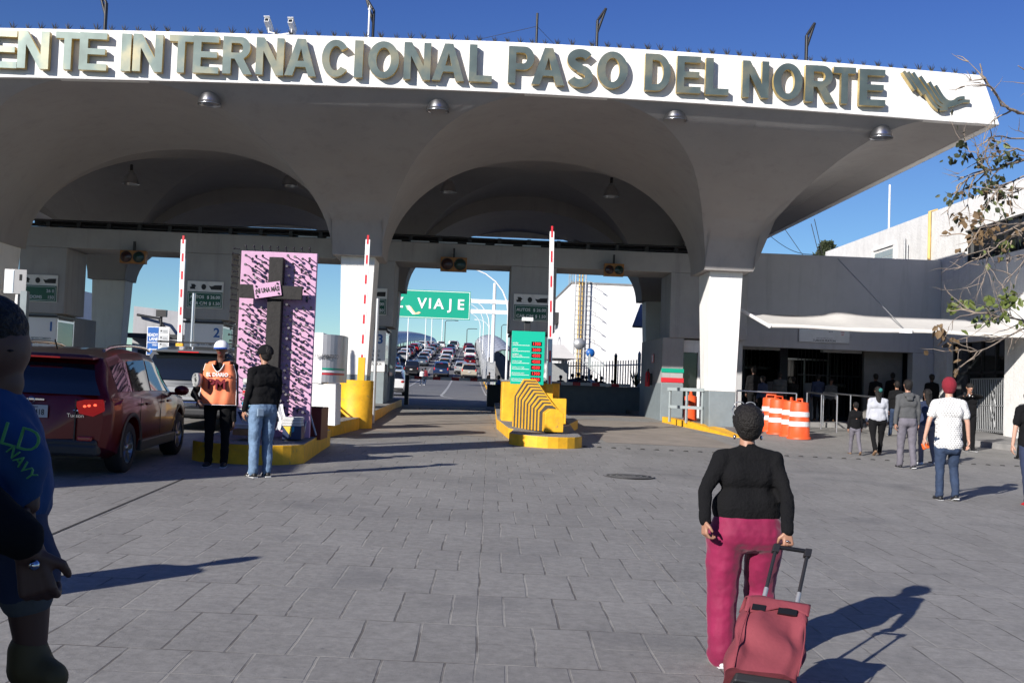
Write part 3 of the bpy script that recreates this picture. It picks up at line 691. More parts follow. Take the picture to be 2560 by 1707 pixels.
for i, (a, d) in enumerate(rows):
    zz_ = H_*(.765-.1115*i)
    MB().use('ledbg').box(W_*.60, W_*.90, -.012, -.001, zz_-.045, zz_+.055).build('display_window', None, g)
    text(g, d, (W_*.75,-.015,zz_-.030), .072, 'led', .0, .001, name='digits')
    text(g, a, (W_*.03,-.004,zz_-.012 if '\n' not in a else zz_+.02), .036 if i < 2 else .026, 'signwhite', .02, .001, align='LEFT', name='row_lettering', sx=.8)
    MB().use('signwhite').box(W_*.03, W_*.55, -.004, -.0005, zz_-.047, zz_-.037).build('rule', None, g)
# lamp head on the post above the screen
mb = MB(); mb.use('dark'); x0, x1, z0, z1 = pix(1311, 1326, 803, 832, 26.45); mb.box(x0, x1, 26.45, 26.6, z0-.1, z1); mb.use('whitemetal').box(x0-.06, x1+.06, 26.35, 26.68, z1, z1+.09)
tag(mb.build('sensor_head', bevel=.01), 'white capped sensor head on top of the green price screen', 'sensor')
# ------------------------------------------------------------------ lift barriers
def barrier(ub, vb, ut, vt, Y, label, boxed=True):
    b0, t0 = P(ub, vb, Y), P(ut, vt, Y); g = empty('lift_barrier', (b0.x, Y, G(b0.x, Y)+.24), 0, label, 'barrier', 'raised lift barriers')
    L_ = (t0-b0); n = 8; a0 = Vector((0,0,b0.z-G(b0.x,Y)-.24))
    ax = Vector((1,0,0)); d = L_.normalized(); sx = d.cross(Vector((0,1,0))).normalized()
    MB().use('whitemetal').obox(a0+L_/2, sx, Vector((0,1,0)), d, .055, .03, L_.length/2).build('arm', None, g, bevel=.005)
    for i in range(7):
        c = a0+L_*(.06+i*.148+.05); MB().use('red').obox(c, sx, Vector((0,1,0)), d, .024, .033, L_.length*.034).build('red_stripe', None, g)
    mb = MB(); mb.use('yellow').obox(a0-d*.05, sx, Vector((0,1,0)), d, .085, .05, .45); mb.build('arm_bracket', None, g, bevel=.01)
    if boxed:
        mb = MB(); mb.use('yellow').box(.06, .42, -.14, .3, 0, a0.z+.05).box(-.2,.2,-.1,.3,a0.z-.35,a0.z-.05); mb.build('cabinet', None, g, bevel=.015)
    return g
barrier(1373, 1000, 1380, 579, 26.7, 'raised red and white barrier arm beside the green price screen')
barrier(903, 935, 920, 599, 26.0, 'raised red and white barrier arm in front of the middle column', False)
barrier(448, 900, 459, 599, 26.0, 'raised red and white barrier arm rising behind the grey car', False)
def cross_arm(x0, x1, Y, z, lab):
    g = empty('closed_barrier', (x0, Y, z), 0, lab, 'barrier')
    MB().use('whitemetal').box(0, x1-x0, -.03, .03, -.06, .06).build('arm', None, g)
    n = int((x1-x0)/.75)
    for i in range(n): MB().use('red').box(.2+i*.75, .5+i*.75, -.034, .034, -.064, .064).build('red_stripe', None, g)
    MB().use('dark').box(-.16, 0, -.2, .2, -z+G(x0,Y), .1).build('cabinet', None, g, bevel=.01)
cross_arm(-2.35, 1.2, 43.6, G(0,43.6)+1.1, 'lowered red and white barrier across the centre lane')
cross_arm(3.1, 6.3, 41.6, G(4,42)+1.08, 'lowered red and white barrier over the low wall in the right lane')
mb = MB(); mb.use('grey_paint').box(2.95, 6.9, 42.2, 42.5, G(4,42)-.2, G(4,42)+1.02); tag(mb.build('low_wall', bevel=.02), 'low dark grey wall closing the lane right of the middle booth', 'wall')
# yellow tub and big white cabinet on the middle islands
x0, x1, z0, z1 = pix(845, 930, 951, 1043, 25.0)
mb = MB(); mb.use('yellow').lathe([((x1-x0)/2,0),((x1-x0)/2,z1-G(-3,25)),((x1-x0)/2-.03,z1-G(-3,25)+.01),(0,z1-G(-3,25)+.01)], ((x0+x1)/2,25.3,G(-3,25)), 40)
tag(mb.build('concrete_drum'), 'round yellow painted concrete drum at the foot of the middle barrier', 'drum')
x0, x1, z0, z1 = pix(779, 855, 832, 958, 21.6); g = empty('information_cabinet', ((x0+x1)/2, 21.6, G(-2.8,21.6)+.27), 0, 'white curved cabinet lettered PUERTO FRONTERIZO on a slanted white foot', 'cabinet')
zb = z0-(G(-2.8,21.6)+.27); hw = (x1-x0)/2
M['silvered'] = mat('brushed_cabinet_panel', (.42,.42,.44), .35, .35, var=.1, vscale=2)
MB().use('whitemetal').slab([(-hw,0),(-hw+.22,-.05),(-hw+.22,1.0),(-hw,1.0)], zb, zb+(z1-z0)).build('side_panel', None, g, bevel=.01)
arcp = [(-hw+.222+ (2*hw-.222)*math.sin(t*math.pi/16), -.05+.55*(1-math.cos(t*math.pi/16))) for t in range(9)]
MB().use('silvered').slab(arcp+[(hw,1.0),(-hw+.222,1.0)], zb+.02, zb+(z1-z0)-.03).build('curved_panel', None, g)
for dz_, m_ in ((.17,'red'),(.22,'signwhite'),(.27,'green')):
    mb = MB(); mb.grid(lambda s, t: (-hw+.224+(2*hw-.22)*math.sin(s*math.pi/2), -.056+.55*(1-math.cos(s*math.pi/2)), zb+dz_+.035*t), 10, 1); mb.build('tricolour_stripe', m_, g)
text(g, 'PUERTO FRONTERIZO', (.0,-.075,zb+(z1-z0)*.49), .085, 'signblack', .01, sx=.40, rz=.18)
mb = MB(); mb.use('white'); mb.hexa([(-hw+.05,.2,0),(.22,.0,0),(.22,.9,0),(-hw+.05,.9,0)], [(-hw,.0,zb-.01),(hw-.1,.0,zb-.01),(hw-.1,.95,zb-.01),(-hw,.95,zb-.01)]); mb.build('foot', None, g, bevel=.01)
# posts
def post(u, v0, v1, Y, r, m_, lab, name='steel_post', base=None):
    t = P(u, v0, Y); b = P(u, v1, Y); z = G(b.x, Y)
    mb = MB(); mb.use(m_).tube([(b.x,Y,z),(b.x,Y,t.z)], r, 10); return tag(mb.build(name), lab, 'post')
post(936, 746, 960, 27.3, .045, 'galv', 'plain grey steel post beside booth 3')
post(478, 733, 880, 27., .045, 'steel', 'thin bright steel post in front of the booth 2 price sign')
x0, x1, z0, z1 = pix(46, 63, 727, 900, 29); tag(MB().use('grey_paint').box(x0,x1,29,29.2,G(-12,29),z1).build('steel_post', bevel=.01), 'square dark grey post at the far left beside booth 1', 'post')
# ready lane sign
x0, x1, z0, z1 = pix(367, 422, 817, 888, 27.5); W_, H_ = x1-x0, z1-z0
g = empty('lane_sign', (x0, 27.5, z0), 0, 'blue and white READY LANE sign with an arrow behind the grey car roof', 'sign')
MB().use('signwhite').box(0, W_, 0, .03, 0, H_).build('plate', None, g); MB().use('blue').box(.015, W_*.52, -.006, -.001, .015, H_-.015).build('blue_panel', None, g)
for s_, z_, h_ in (('READY', .66, .08), ('LANE', .52, .08), ('DOCUMENTS', .42, .038), ('ONLY', .33, .045)): text(g, s_, (W_*.5,-.008,H_*z_), h_, 'signwhite', .03, .001, 'RIGHT', sx=.8)
mb = MB(); mb.use('signwhite').prism([(.04,H_*.2),(.1,H_*.16),(.1,H_*.19),(W_*.48,H_*.19),(W_*.48,H_*.215),(.1,H_*.215),(.1,H_*.245)], -.01, -.006); mb.build('arrow', None, g)
for i in range(4):
    z_ = H_*(.06+i*.235); mb = MB(); mb.use('galv').box(W_*.56, W_*.95, -.006, -.001, z_, z_+H_*.18); mb.use('signblack').lathe([(0,-.002),(.022,0)], (W_*.64,-.0065,z_+H_*.1), 10, 'Y'); mb.box(W_*.72,W_*.92,-.0075,-.0065,z_+.03,z_+.04).box(W_*.72,W_*.9,-.0075,-.0065,z_+.065,z_+.075); mb.build('document_picture', None, g)
MB().use('dark').box(W_/2-.03,W_/2+.03,.04,.08,G(-8,27.5)-z0,H_+.02).build('post', None, g)
# electric box on the left column
x0, x1, z0, z1 = pix(8, 34, 672, 733, 29.9); g = empty('electric_box', (x0, 30.2, z0), 0, 'grey electric box with its door swung open on the far left column', 'electric box')
W_, H_ = x1-x0, z1-z0
MB().use('galv').box(0, W_, -.25, .02, 0, H_).build('box_body', None, g, bevel=.01); MB().use('steel').box(W_*.8, W_-.02, -.262, -.251, .03, H_-.03).build('inner_plate', None, g)
mb = MB(); mb.use('cream').box(0, .3, -.03, 0, 0, H_); mb.use('signblack').box(.12,.19,-.034,-.031,H_*.55,H_*.8)
o = mb.build('door', None, g, bevel=.005); o.location = (W_,-.25,0); o.rotation_euler = (0,0,rad(18))
# ------------------------------------------------------------------ pendant lamps, cameras and masts on the canopy
M['alu'] = mat('spun_aluminium', (.62,.62,.64), .28, 1.0, var=.05); M['lamp_in'] = mat('lamp_reflector', (.25,.26,.27), .3, .8)
def pendant():
    g = empty('pendant_lamp'); g['category'] = 'lamp'
    mb = MB(); mb.use('dark').tube([(0,0,.1),(0,0,-.10)], .05, 10); mb.use('galv').lathe([(.0,-.09),(.075,-.09),(.08,-.14),(.085,-.17),(.09,-.19)], n=18); mb.build('stem', None, g)
    mb = MB(); mb.use('alu').lathe([(.08,-.16),(.12,-.19),(.175,-.26),(.22,-.36),(.25,-.46),(.262,-.52),(.274,-.525),(.272,-.535)], n=28); mb.use('lamp_in').lathe([(.268,-.535),(.24,-.45),(.205,-.35),(.14,-.25),(0,-.22)], n=28); mb.build('shade', None, g)
    mb = MB(); mb.use('signwhite'); mb.sphere((0,0,-.36), .05, 8, 1, 1, 1.4); mb.build('bulb', None, g)
    return g
pl = pendant(); first = True
lab1 = ['leftmost bright aluminium pendant lamp under the lettering INTERNACIONAL', 'bright aluminium pendant lamp under the letters NAL', 'bright aluminium pendant lamp under the words DEL', 'bright aluminium pendant lamp at the right end of the canopy under NORTE']
for (u, v), lab in zip(((527,205),(1097,222),(1689,246),(2204,290)), lab1):
    p = P(u, v, YF+.45)
    g = pl if first else copy_tree(pl); first = False; g.location = (p.x, p.y, p.z); tag(g, lab, 'lamp', 'pendant lamps under the canopy front')
lab2 = ['dim pendant lamp inside the left vault, on its left side', 'dim pendant lamp inside the left vault, on its right side', 'dim pendant lamp inside the centre vault, on its left side', 'dim pendant lamp inside the centre vault, on its right side']
for (u, v), lab in zip(((329,420),(726,425),(1123,441),(1529,452)), lab2):
    p = P(u, v, 35.4); g = copy_tree(pl); g.location = (p.x, p.y, p.z); tag(g, lab, 'lamp', 'pendant lamps inside the vaults')
    MB().use('dark').tube([(0,0,0),(0,0,Zi-p.z-.3)], .02, 6).build('rod', None, g)
for (u, v), lab in zip(((534,560),(1445,582)), ('small dark pendant lamp at the back of the left vault', 'small dark pendant lamp at the back of the centre vault')):
    p = P(u, v, 45.6); g = copy_tree(pl); g.location = (p.x, p.y, p.z); tag(g, lab, 'lamp', 'pendant lamps at the canopy rear')
    MB().use('dark').tube([(0,0,0),(0,0,ZC-p.z)], .02, 6).build('rod', None, g)
# twin cameras
p = P(700, 86, YF+.4); g = empty('twin_camera_mast', (p.x, p.y, ZT+ct(p.x)), 0, 'pair of white security cameras on a forked mast above the lettering', 'security camera')
mb = MB(); mb.use('whitemetal').tube([(0,0,-.3),(0,0,.12)], .03, 8); mb.tube([(-.25,0,.17),(0,0,.12),(.25,0,.17)], .022, 8); mb.build('forked_bracket', None, g)
for s in (-1,1):
    mb = MB(); d = Vector((-.12,-1,.55)).normalized(); r_ = d.cross(Vector((0,0,1))).normalized(); up_ = r_.cross(d)
    mb.use('whitemetal').obox(Vector((s*.27,0,.32)), r_, d, up_, .055, .18, .055); mb.obox(Vector((s*.27,0,.32))+up_*.065-d*-.03, r_, d, up_, .07, .2, .008)
    mb.use('glass_dark').obox(Vector((s*.27,0,.32))+d*.182, r_, d, up_, .042, .004, .042); mb.use('whitemetal').tube([(s*.25,0,.15),(s*.27,0,.27)], .018, 6)
    mb.build('camera_housing', None, g, bevel=.004)
# dark brackets along the roof
for u, v, fl, lab in ((262,68,-1,'black steel bracket above the letter E of PUENTE'),(932,88,-1,'black steel bracket above the word INTERNACIONAL beside a white rod'),(1492,112,1,'black steel bracket above the word PASO'),(2016,148,1,'black steel bracket above the word NORTE')):
    p = P(u, v, YF+1.3); g = MB().use('dark'); hh = .82
    for a, b_ in (((0,0,-.5),(0,0,hh-.2)), ((0,0,hh-.2),(fl*.2,.05,hh+.12)), ((0,0,hh-.5),(fl*.2,.05,hh+.12)), ((0,.05,hh-.2),(0,.05,-.2))): g.tube([a,b_], .035, 6)
    o = g.build('roof_bracket', None, None, (p.x, p.y, p.z-.03)); tag(o, lab, 'bracket', 'steel brackets on the canopy roof')
p = P(921, 92, YF+1.2); mb = MB(); mb.use('whitemetal').tube([(0,0,-.6),(0,0,.62)], .022, 8); mb.sphere((0,0,.66), .04, 6); mb.tube([(0,0,.66),(0,0,.76)], .012, 6); tag(mb.build('lightning_rod', None, None, p), 'thin white rod with a ball top above INTERNACIONAL', 'rod')
p = P(1341, 107, YF+1.5); mb = MB(); mb.use('dark').tube([(0,0,-.6),(0,0,.72)], .03, 8); mb.tube([(0,0,.4),(-1.6,.3,.05),(-2.2,.4,-.1)], .006, 4); mb.tube([(0,0,.4),(.5,.2,.0)], .006, 4); tag(mb.build('roof_pipe', None, None, p), 'thin straight brown pipe standing on the canopy roof above PASO', 'pipe')
# ------------------------------------------------------------------ pedestrian entrance building on the right
XW, YG = 15.8, 35.6
bld = empty('entrance_building', (12, YG, 0), 0, 'long white low building with a dark pedestrian entrance right of the canopy column', 'building')
OB = Vector((12, YG, 0))
def part(name, m, fn, parent=bld, bevel=0, off=OB):
    mb = MB(); mb.use(m); fn(mb); mb.v = [(x-off.x, y-off.y, z-off.z) for x, y, z in mb.v]; return mb.build(name, None, parent, bevel=bevel)
zp1 = P(2130, 642, YG).z
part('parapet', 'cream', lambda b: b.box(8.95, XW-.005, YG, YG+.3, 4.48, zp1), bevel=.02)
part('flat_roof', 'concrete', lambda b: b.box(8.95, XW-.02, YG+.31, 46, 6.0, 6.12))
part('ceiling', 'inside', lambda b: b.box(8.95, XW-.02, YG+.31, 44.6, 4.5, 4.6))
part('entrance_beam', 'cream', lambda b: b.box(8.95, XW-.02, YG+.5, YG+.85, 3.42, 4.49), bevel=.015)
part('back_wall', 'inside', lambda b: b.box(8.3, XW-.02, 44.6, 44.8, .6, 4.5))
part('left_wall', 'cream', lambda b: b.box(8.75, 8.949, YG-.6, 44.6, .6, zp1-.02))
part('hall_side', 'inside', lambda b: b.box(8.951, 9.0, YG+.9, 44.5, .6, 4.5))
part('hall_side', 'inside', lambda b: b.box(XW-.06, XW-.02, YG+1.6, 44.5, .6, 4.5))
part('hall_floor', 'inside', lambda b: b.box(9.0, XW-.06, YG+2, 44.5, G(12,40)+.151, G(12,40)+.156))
part('corner_pillar', 'cream', lambda b: b.box(15.05, XW-.01, YG+.45, YG+.9, .6, 3.415), bevel=.02)
M['hall_wall'] = mat('hall_wall_shade_paint', (.20,.19,.18), .9, var=.15)  # beige wall darkened so its colour carries the shade of the hall
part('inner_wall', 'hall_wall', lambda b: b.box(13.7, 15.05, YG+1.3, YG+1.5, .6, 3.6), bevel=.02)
for u0, u1, v0, v1 in ((1857,1920,872,915),(1950,2050,880,925),(2060,2150,880,960)):
    x0, x1, z0, z1 = pix(u0, u1, v0, v1, 44.5); part('back_window', 'glass_dark', lambda b: b.box(x0, x1, 44.5, 44.58, z0, z1)); 
    part('window_bars', 'grey_rail', lambda b: [b.box(lerp(x0,x1,i/6)-.02, lerp(x0,x1,i/6)+.02, 44.45, 44.49, z0, z1) for i in range(7)] and None)
    part('window_sill', 'whitemetal', lambda b: b.box(x0-.1, x1+.1, 44.4, 44.6, z0-.12, z0))
for x in (9.9, 11.5):
    part('inner_column', 'inside', lambda b: b.box(x, x+.3, 39.5, 39.8, .6, 4.5))
for u0, u1, v0 in ((1855,1950,868),(2058,2155,876)):
    x0, x1, z0, z1 = pix(u0, u1, v0-5, v0+6, 36.9)
    part('ceiling_light', 'cream', lambda b: b.box(x0, x1, 36.9, 37.2, z0+.0, z1+.1))
g = empty('glass_door', (12.9, 41, G(13,41)+.15), 0, 'aluminium framed glass door with transom in the dark entrance hall', 'door')
MB().use('glass_dark').box(-.9,.9,0,.03,.05,2.9).build('glass_pane', None, g)
MB().use('steel').box(-.95,-.89,-.03,.06,0,3).box(.89,.95,-.03,.06,0,3).box(-.89,.89,-.03,.06,2.9,3).box(-.89,.89,-.03,.06,2.15,2.22).box(-.03,.03,-.03,.06,0,2.15).build('frame', None, g)
def grille(p, L_, H_, lab, rz=0., n=None, gate_=False, m_='galv'):
    g = empty('steel_grille', p, rz, lab, 'grille'); n = n or int(L_/.13)
    for i in range(n+1): MB().use(m_).tube([(L_*i/n,0,0),(L_*i/n,0,H_)], .013, 5).build('bar', None, g)
    for z in (0.06, H_*.5, H_): MB().use(m_).box(0, L_, -.018, .018, z-.02, z+.02).build('rail', None, g)
    if gate_:
        mb = MB(); mb.use(m_)
        for s in (-1, 1): mb.tube([(L_*.5+s*.16*math.cos(t/10*math.pi*2), -.03, H_*(.1+.8*t/10)) for t in range(11)], .014, 5)
        mb.build('scroll', None, g)
    return g
grille((11.9, 38.6, G(12,38)+.15), 2.4, 3.1, 'tall dark vertical bar grille inside the entrance hall', m_='dark')
# receding wall of the taller building
tall = empty('tall_building', (XW, 40, 0), 0, 'tall rough white building receding on the right with a glass block window', 'building'); OT = Vector((XW, 40, 0))
zt = 8.32; W1 = (33.95, 30.2)
def tp(name, m, fn, bevel=0): return part(name, m, fn, tall, bevel, OT)
def tw(b):
    b.box(XW, XW+.35, 34.0, 47.6, 4.49, zt); b.box(XW, XW+.35, 24, 33.999, 7.3, zt); b.box(XW, XW+.35, 24, 33.999, 3.72, 6.25)
    b.box(XW, XW+.35, 24, 30.0, 6.251, 7.299); b.box(XW, XW+.35, 24, 31.25, -.6, 3.719); b.box(XW, XW+.35, 35.1, 47.6, .4, 4.489); b.box(XW, XW+.35, 33.999, 35.099, 3.72, 4.489)
tp('wall', 'rough_white', tw, .0)
tp('roof', 'concrete', lambda b: b.box(XW+.36, XW+9, 24, 47.6, zt-.4, zt-.3)); tp('rear_wall', 'rough_white', lambda b: b.box(XW+.36, XW+9, 47.3, 47.6, .4, zt))
tp('window_glass', 'glass_dark', lambda b: b.box(XW+.16, XW+.2, 30.0, 34.0, 6.25, 7.3))
tp('window_frame', 'dark', lambda b: [b.box(XW+.12, XW+.159, lerp(30,34,i/5)-.03, lerp(30,34,i/5)+.03, 6.25, 7.3) for i in range(6)] and None)
M['glassblock'] = mat('glass_block', (.30,.34,.33), .15, spec=.8)
tp('glass_block_window', 'glassblock', lambda b: [b.box(XW-.012, XW+.02, 39.75+i*.22, 39.75+i*.22+.2, 6.55+j*.24, 6.55+j*.24+.22) for i in range(9) for j in range(4)] and None)
tp('window_trim', 'white', lambda b: b.box(XW-.06, XW+.02, 39.55, 39.73, 6.5, 7.6).box(XW-.06, XW+.02, 41.75, 41.93, 6.5, 7.6).box(XW-.06, XW+.02, 39.55, 41.93, 7.61, 7.72))
M['yellowpipe'] = mat('yellow_pipe_paint', (.62,.42,.14), .6, var=.2)
mb = MB(); mb.use('yellowpipe').tube([(XW-.07,36.5,6.2),(XW-.07,36.5,zt+.02),(XW+.2,36.5,zt+.08)], .055, 8); tag(mb.build('drain_pipe'), 'yellow pipe running up the tall white wall', 'pipe')
mb = MB(); mb.use('galv').tube([(XW-.07,38.6,6.3),(XW-.07,38.6,7.7)], .03, 6); mb.tube([(XW-.07,38.35,6.3),(XW-.07,38.35,7.45)], .03, 6); tag(mb.build('cable_conduit'), 'pair of thin grey conduits on the tall white wall left of the yellow pipe', 'conduit')
p = P(2223, 540, 60); mb = MB(); mb.use('whitemetal').tube([(p.x,60,5),(p.x,60,P(2223,462,60).z)], .06, 8); tag(mb.build('flag_pole'), 'bare white pole rising behind the tall white building', 'pole')
# glazed entrance in the receding wall and its gate
tp('doorway_glass', 'glass_dark', lambda b: b.box(XW+.25, XW+.29, 31.25, 35.1, .5, 3.72))
tp('doorway_frame', 'dark', lambda b: [b.box(XW+.2, XW+.249, y-.04, y+.04, .5, 3.72) for y in (31.3, 32.2, 33.1, 34.0, 35.05)] and b.box(XW+.2, XW+.245, 31.25, 35.1, 2.7, 2.78))
p0, p1 = P(2425, 1070, 33.6), P(2548, 1090, 30.4)
L_ = math.hypot(p1.x-p0.x, 33.6-30.4); grille((p0.x, 33.6, G(14,33)+.16), L_, 1.62, 'grey barred gate with a scroll at the right beside the red beanie man', math.atan2(-3.2, p1.x-p0.x), 26, True)
# white awning
M['canvas'] = mat('awning_canvas', (.62,.60,.57), .85, var=.08, vscale=2, bump=.2, bscale=8)
AY0, AY1 = 31.55, 29.5
wl = P(1855, 778, AY0); wf = P(1922, 812, AY1)
aw = empty('awning', (wl.x, AY0, wl.z), 0, 'long white sagging fabric awning over the pedestrian entrance', 'awning')
def awn(s, t):
    x = lerp(0, XW-.03-wl.x, s); dz = wf.z-wl.z
    y = lerp(0, AY1-AY0, t); peak = .07*math.exp(-((s-.38)/.07)**2)-.10*math.sin(min(1, s/.36)*math.pi)
    return (x+lerp(0, wf.x-wl.x, t)*(1-s), y, peak*(1-t)+dz*t-.05*math.sin(t*math.pi)+.02*math.sin(s*13)*t)
mb = MB(); mb.grid(awn, 60, 8); mb.grid(lambda s, t: (awn(s,1)[0], awn(s,1)[1]-.004, awn(s,1)[2]-.08*t+.002), 60, 1); o = mb.build('fabric', 'canvas', aw)
sm = o.modifiers.new('solid', 'SOLIDIFY'); sm.thickness = .012
mb = MB(); mb.use('whitemetal').tube([Vector(awn(.0,0))+Vector((-.02,0,.03)), Vector(awn(.0,1))+Vector((.0,-.06,-.04))], .055, 8); mb.build('arm', None, aw)
mb = MB(); mb.use('galv').box(-.35,-.02,-.05,.05,-.04,.06); mb.build('column_bracket', None, aw)
e = P(2262, 824, AY1)-Vector((wl.x, AY0, wl.z))
mb = MB(); mb.use('whitemetal').obox(e+Vector((0,-.06,-.04)), (1,0,0), (0,1,0), (0,0,1), .16, .06, .06); mb.build('arm_end', None, aw)
c = P(2095, 648, YG-.05)-Vector((wl.x, AY0, wl.z)); MB().use('galv').tube([c, e], .013, 6).build('stay_cable', None, aw)
# fare board under the awning
x0, x1, z0, z1 = pix(1998, 2124, 820, 856, YG+.44); W_, H_ = x1-x0, z1-z0+.12
g = empty('fare_board', (x0, YG+.44, z0), 0, 'white fare board in black and red print on the beam under the awning', 'sign')
MB().use('galv').box(0, W_, 0, .04, 0, H_).build('plate', None, g)
text(g, 'TURNOS PEATON', (W_*.5,-.004,.03), .07, 'signblack', .02, .001); text(g, 'CRUCE PEATONAL AL NORTE', (W_*.5,-.004,.13), .03, 'signblack', 0, .001)
for x_, rows_, m_ in ((.1,('TURNO','8 A 16 HRS'),'signblack'),(.29,('$ 6.00','MONEDA NAL.'),'red'),(.62,('TURNO','16 A 24','24 A 8'),'signblack'),(.86,('$ 6.00','$ 6.00','$ 0.50','USD'),'red')):
    for i, s_ in enumerate(rows_): text(g, s_, (W_*x_,-.004,H_-.09-.085*i), .045, m_, .02, .001, sx=.8)
# queue rails and turnstile posts
def rail(pts, label, n=4):
    mb = MB(); mb.use('steel'); zz = [G(x,y)+.15 for x, y in pts]
    mb.tube([(x,y,z+1.0) for (x,y), z in zip(pts, zz)], .024, 8)
    for (xa,ya), (xb,yb) in zip(pts, pts[1:]):
        k = max(1, int(math.hypot(xb-xa, yb-ya)/1.1))
        for i in range(k+1): x, y = lerp(xa,xb,i/k), lerp(ya,yb,i/k); mb.tube([(x,y,G(x,y)+.1),(x,y,G(x,y)+1.15)], .022, 8)
    return tag(mb.build('queue_rail'), label, 'railing')
rail([(7.95,31.6),(9.6,31.2)], 'short steel queue rail between the right column and the orange barrels')
rail([(10.55,33.2),(10.6,30.6)], 'steel queue rail just right of the orange barrels'); rail([(11.2,33.6),(12.0,31.0)], 'steel queue rail beside the boy in dark clothes')
for x, y, lb in ((10.6,36.9,'left cream turnstile cabinet in the dark entrance'),(11.9,36.9,'right cream turnstile cabinet in the dark entrance')):
    o = MB().use('cream').box(-.14,.14,-.5,.5,0,1.25); o.use('signwhite').box(-.08,.08,-.506,-.5,.85,1.1); o.use('steel').tube([(.14,0,.9),(.5,-.1,.8)], .02, 6).tube([(.14,0,.9),(.45,.2,1.0)], .02, 6)
    tag(o.build('turnstile', None, None, (x,y,G(x,y)+.15), .01), lb, 'turnstile')
# grey pipe frame beside the column with an orange cone drum
a, b_ = P(1672, 1050, 32.2), P(1757, 1060, 31.0)
g = empty('guard_rail', (a.x, 32.2, G(6.2,32)+.12), math.atan2(-1.2, b_.x-a.x), 'grey steel guard frame with two rails left of the right column', 'guard rail'); L_ = math.hypot(b_.x-a.x, 1.2)
H_ = .98
for x in (0, L_*.5, L_-.06): MB().use('grey_rail').box(x, x+.06, -.03, .03, 0, H_-.05).build('upright', None, g, bevel=.004)
MB().use('grey_rail').box(-.04, L_+.04, -.06, .06, H_-.05, H_+.05).build('top_rail', None, g, bevel=.006); MB().use('grey_rail').box(0, L_, -.04, .04, H_*.42, H_*.42+.09).build('middle_rail', None, g, bevel=.004)
M['orange'] = mat('orange_plastic', (.75,.09,.02), .5, wear=.3, var=.15, vscale=5); M['reflect'] = mat('white_reflective_tape', (.75,.75,.75), .4, var=.2, vscale=9)
p = (6.85, 32.9); mb = MB(); mb.use('orange').lathe([(.23,0),(.23,.05),(.2,.06),(.19,.75),(.05,.8),(.04,.9),(0,.92)], (0,0,0), 20); tag(mb.build('orange_drum', None, None, (p[0],p[1],G(*p)+.12)), 'small orange cone topped drum behind the grey guard frame', 'drum')
# barrels
def barrel():
    g = empty('traffic_barrel'); pr = [(.32,0),(.32,.06),(.285,.07),(.28,.30),(.27,.31),(.268,.53),(.258,.54),(.255,.76),(.245,.77),(.24,.96),(.22,.99),(.0,1.0)]
    mb = MB(); mb.use('orange').lathe(pr, n=32); mb.build('drum', None, g)
    for z0, z1, r0, r1 in ((.34,.47,.2745,.2745),(.60,.73,.2635,.263)):
        mb = MB(); mb.grid(lambda s, t: (math.cos(s*6.2832)*lerp(r0,r1,t), math.sin(s*6.2832)*lerp(r0,r1,t), lerp(z0,z1,t)), 32, 1); mb.build('reflective_band', 'reflect', g)
    mb = MB(); mb.use('orange').tube([(-.14,0,.97),(-.13,0,1.07),(.13,0,1.07),(.14,0,.97)], .025, 8); mb.build('handle', None, g, bevel=0)
    return g
bt = barrel(); S = 1.02
for i, (u, v, lb) in enumerate(((1932,1080,'leftmost orange and white barrel, half hidden behind the others'),(1951,1087,'scratched orange and white barrel second from the left'),(1984,1093,'orange and white barrel mostly hidden behind the front one'),(2004,1099,'front orange and white barrel, rightmost of the group'))):
    q_ = PG(u, v); g = bt if i == 0 else copy_tree(bt); g.location = (q_.x, q_.y+.25, G(q_.x, q_.y+.25)); g.rotation_euler = (0,0,i*.7-.3); tag(g, lb, 'traffic barrel', 'orange barrels by the entrance')
# manhole and road studs
q_ = PG(1572, 1191); g = empty('manhole_cover', (q_.x, q_.y, G(q_.x,q_.y)+.004), 0, 'round dark manhole cover set in the paving left of the woman', 'manhole cover')
MB().use('dark').lathe([(.41,.0),(.41,.006),(0,.006)], n=40).build('rim', None, g); M['iron'] = mat('cast_iron', (.06,.058,.055), .6, .3, var=.4, vscale=20, bump=.8, bscale=60)
mb = MB(); mb.use('iron').lathe([(.36,.006),(.36,.012),(0,.012)], n=40); mb.build('lid', None, g); mb = MB(); mb.use('concrete').lathe([(.4,.007),(.375,.009),(.365,.007)], n=40); mb.build('ring', None, g)
for r in (.1,.2,.3): mb = MB(); mb.use('concrete').lathe([(r-.012,.0125),(r,.0145),(r+.012,.0125)], n=36); mb.build('lid_ridge', None, g)
sd_ = MB(); sd_.use('iron').lathe([(.055,0),(.05,.014),(.03,.022),(0,.024)], n=12); sme = sd_.mesh('road_stud')
us = [1462+36*i for i in range(31)]
for i, u in enumerate(us):
    q_ = PG(u, 1117+ (u-1462)*.045); o = put('road_stud', sme, None, (q_.x, q_.y, G(q_.x,q_.y))); tag(o, 'small domed metal road stud in the row across the plaza', 'road stud', 'metal studs in the paving')
for i in range(7):
    q_ = PG(1050+30*i, 1022+1.2*i); o = put('road_stud', sme, None, (q_.x, q_.y, G(q_.x,q_.y)+.006)); tag(o, 'small domed metal road stud in the open centre lane', 'road stud', 'metal studs in the centre lane')
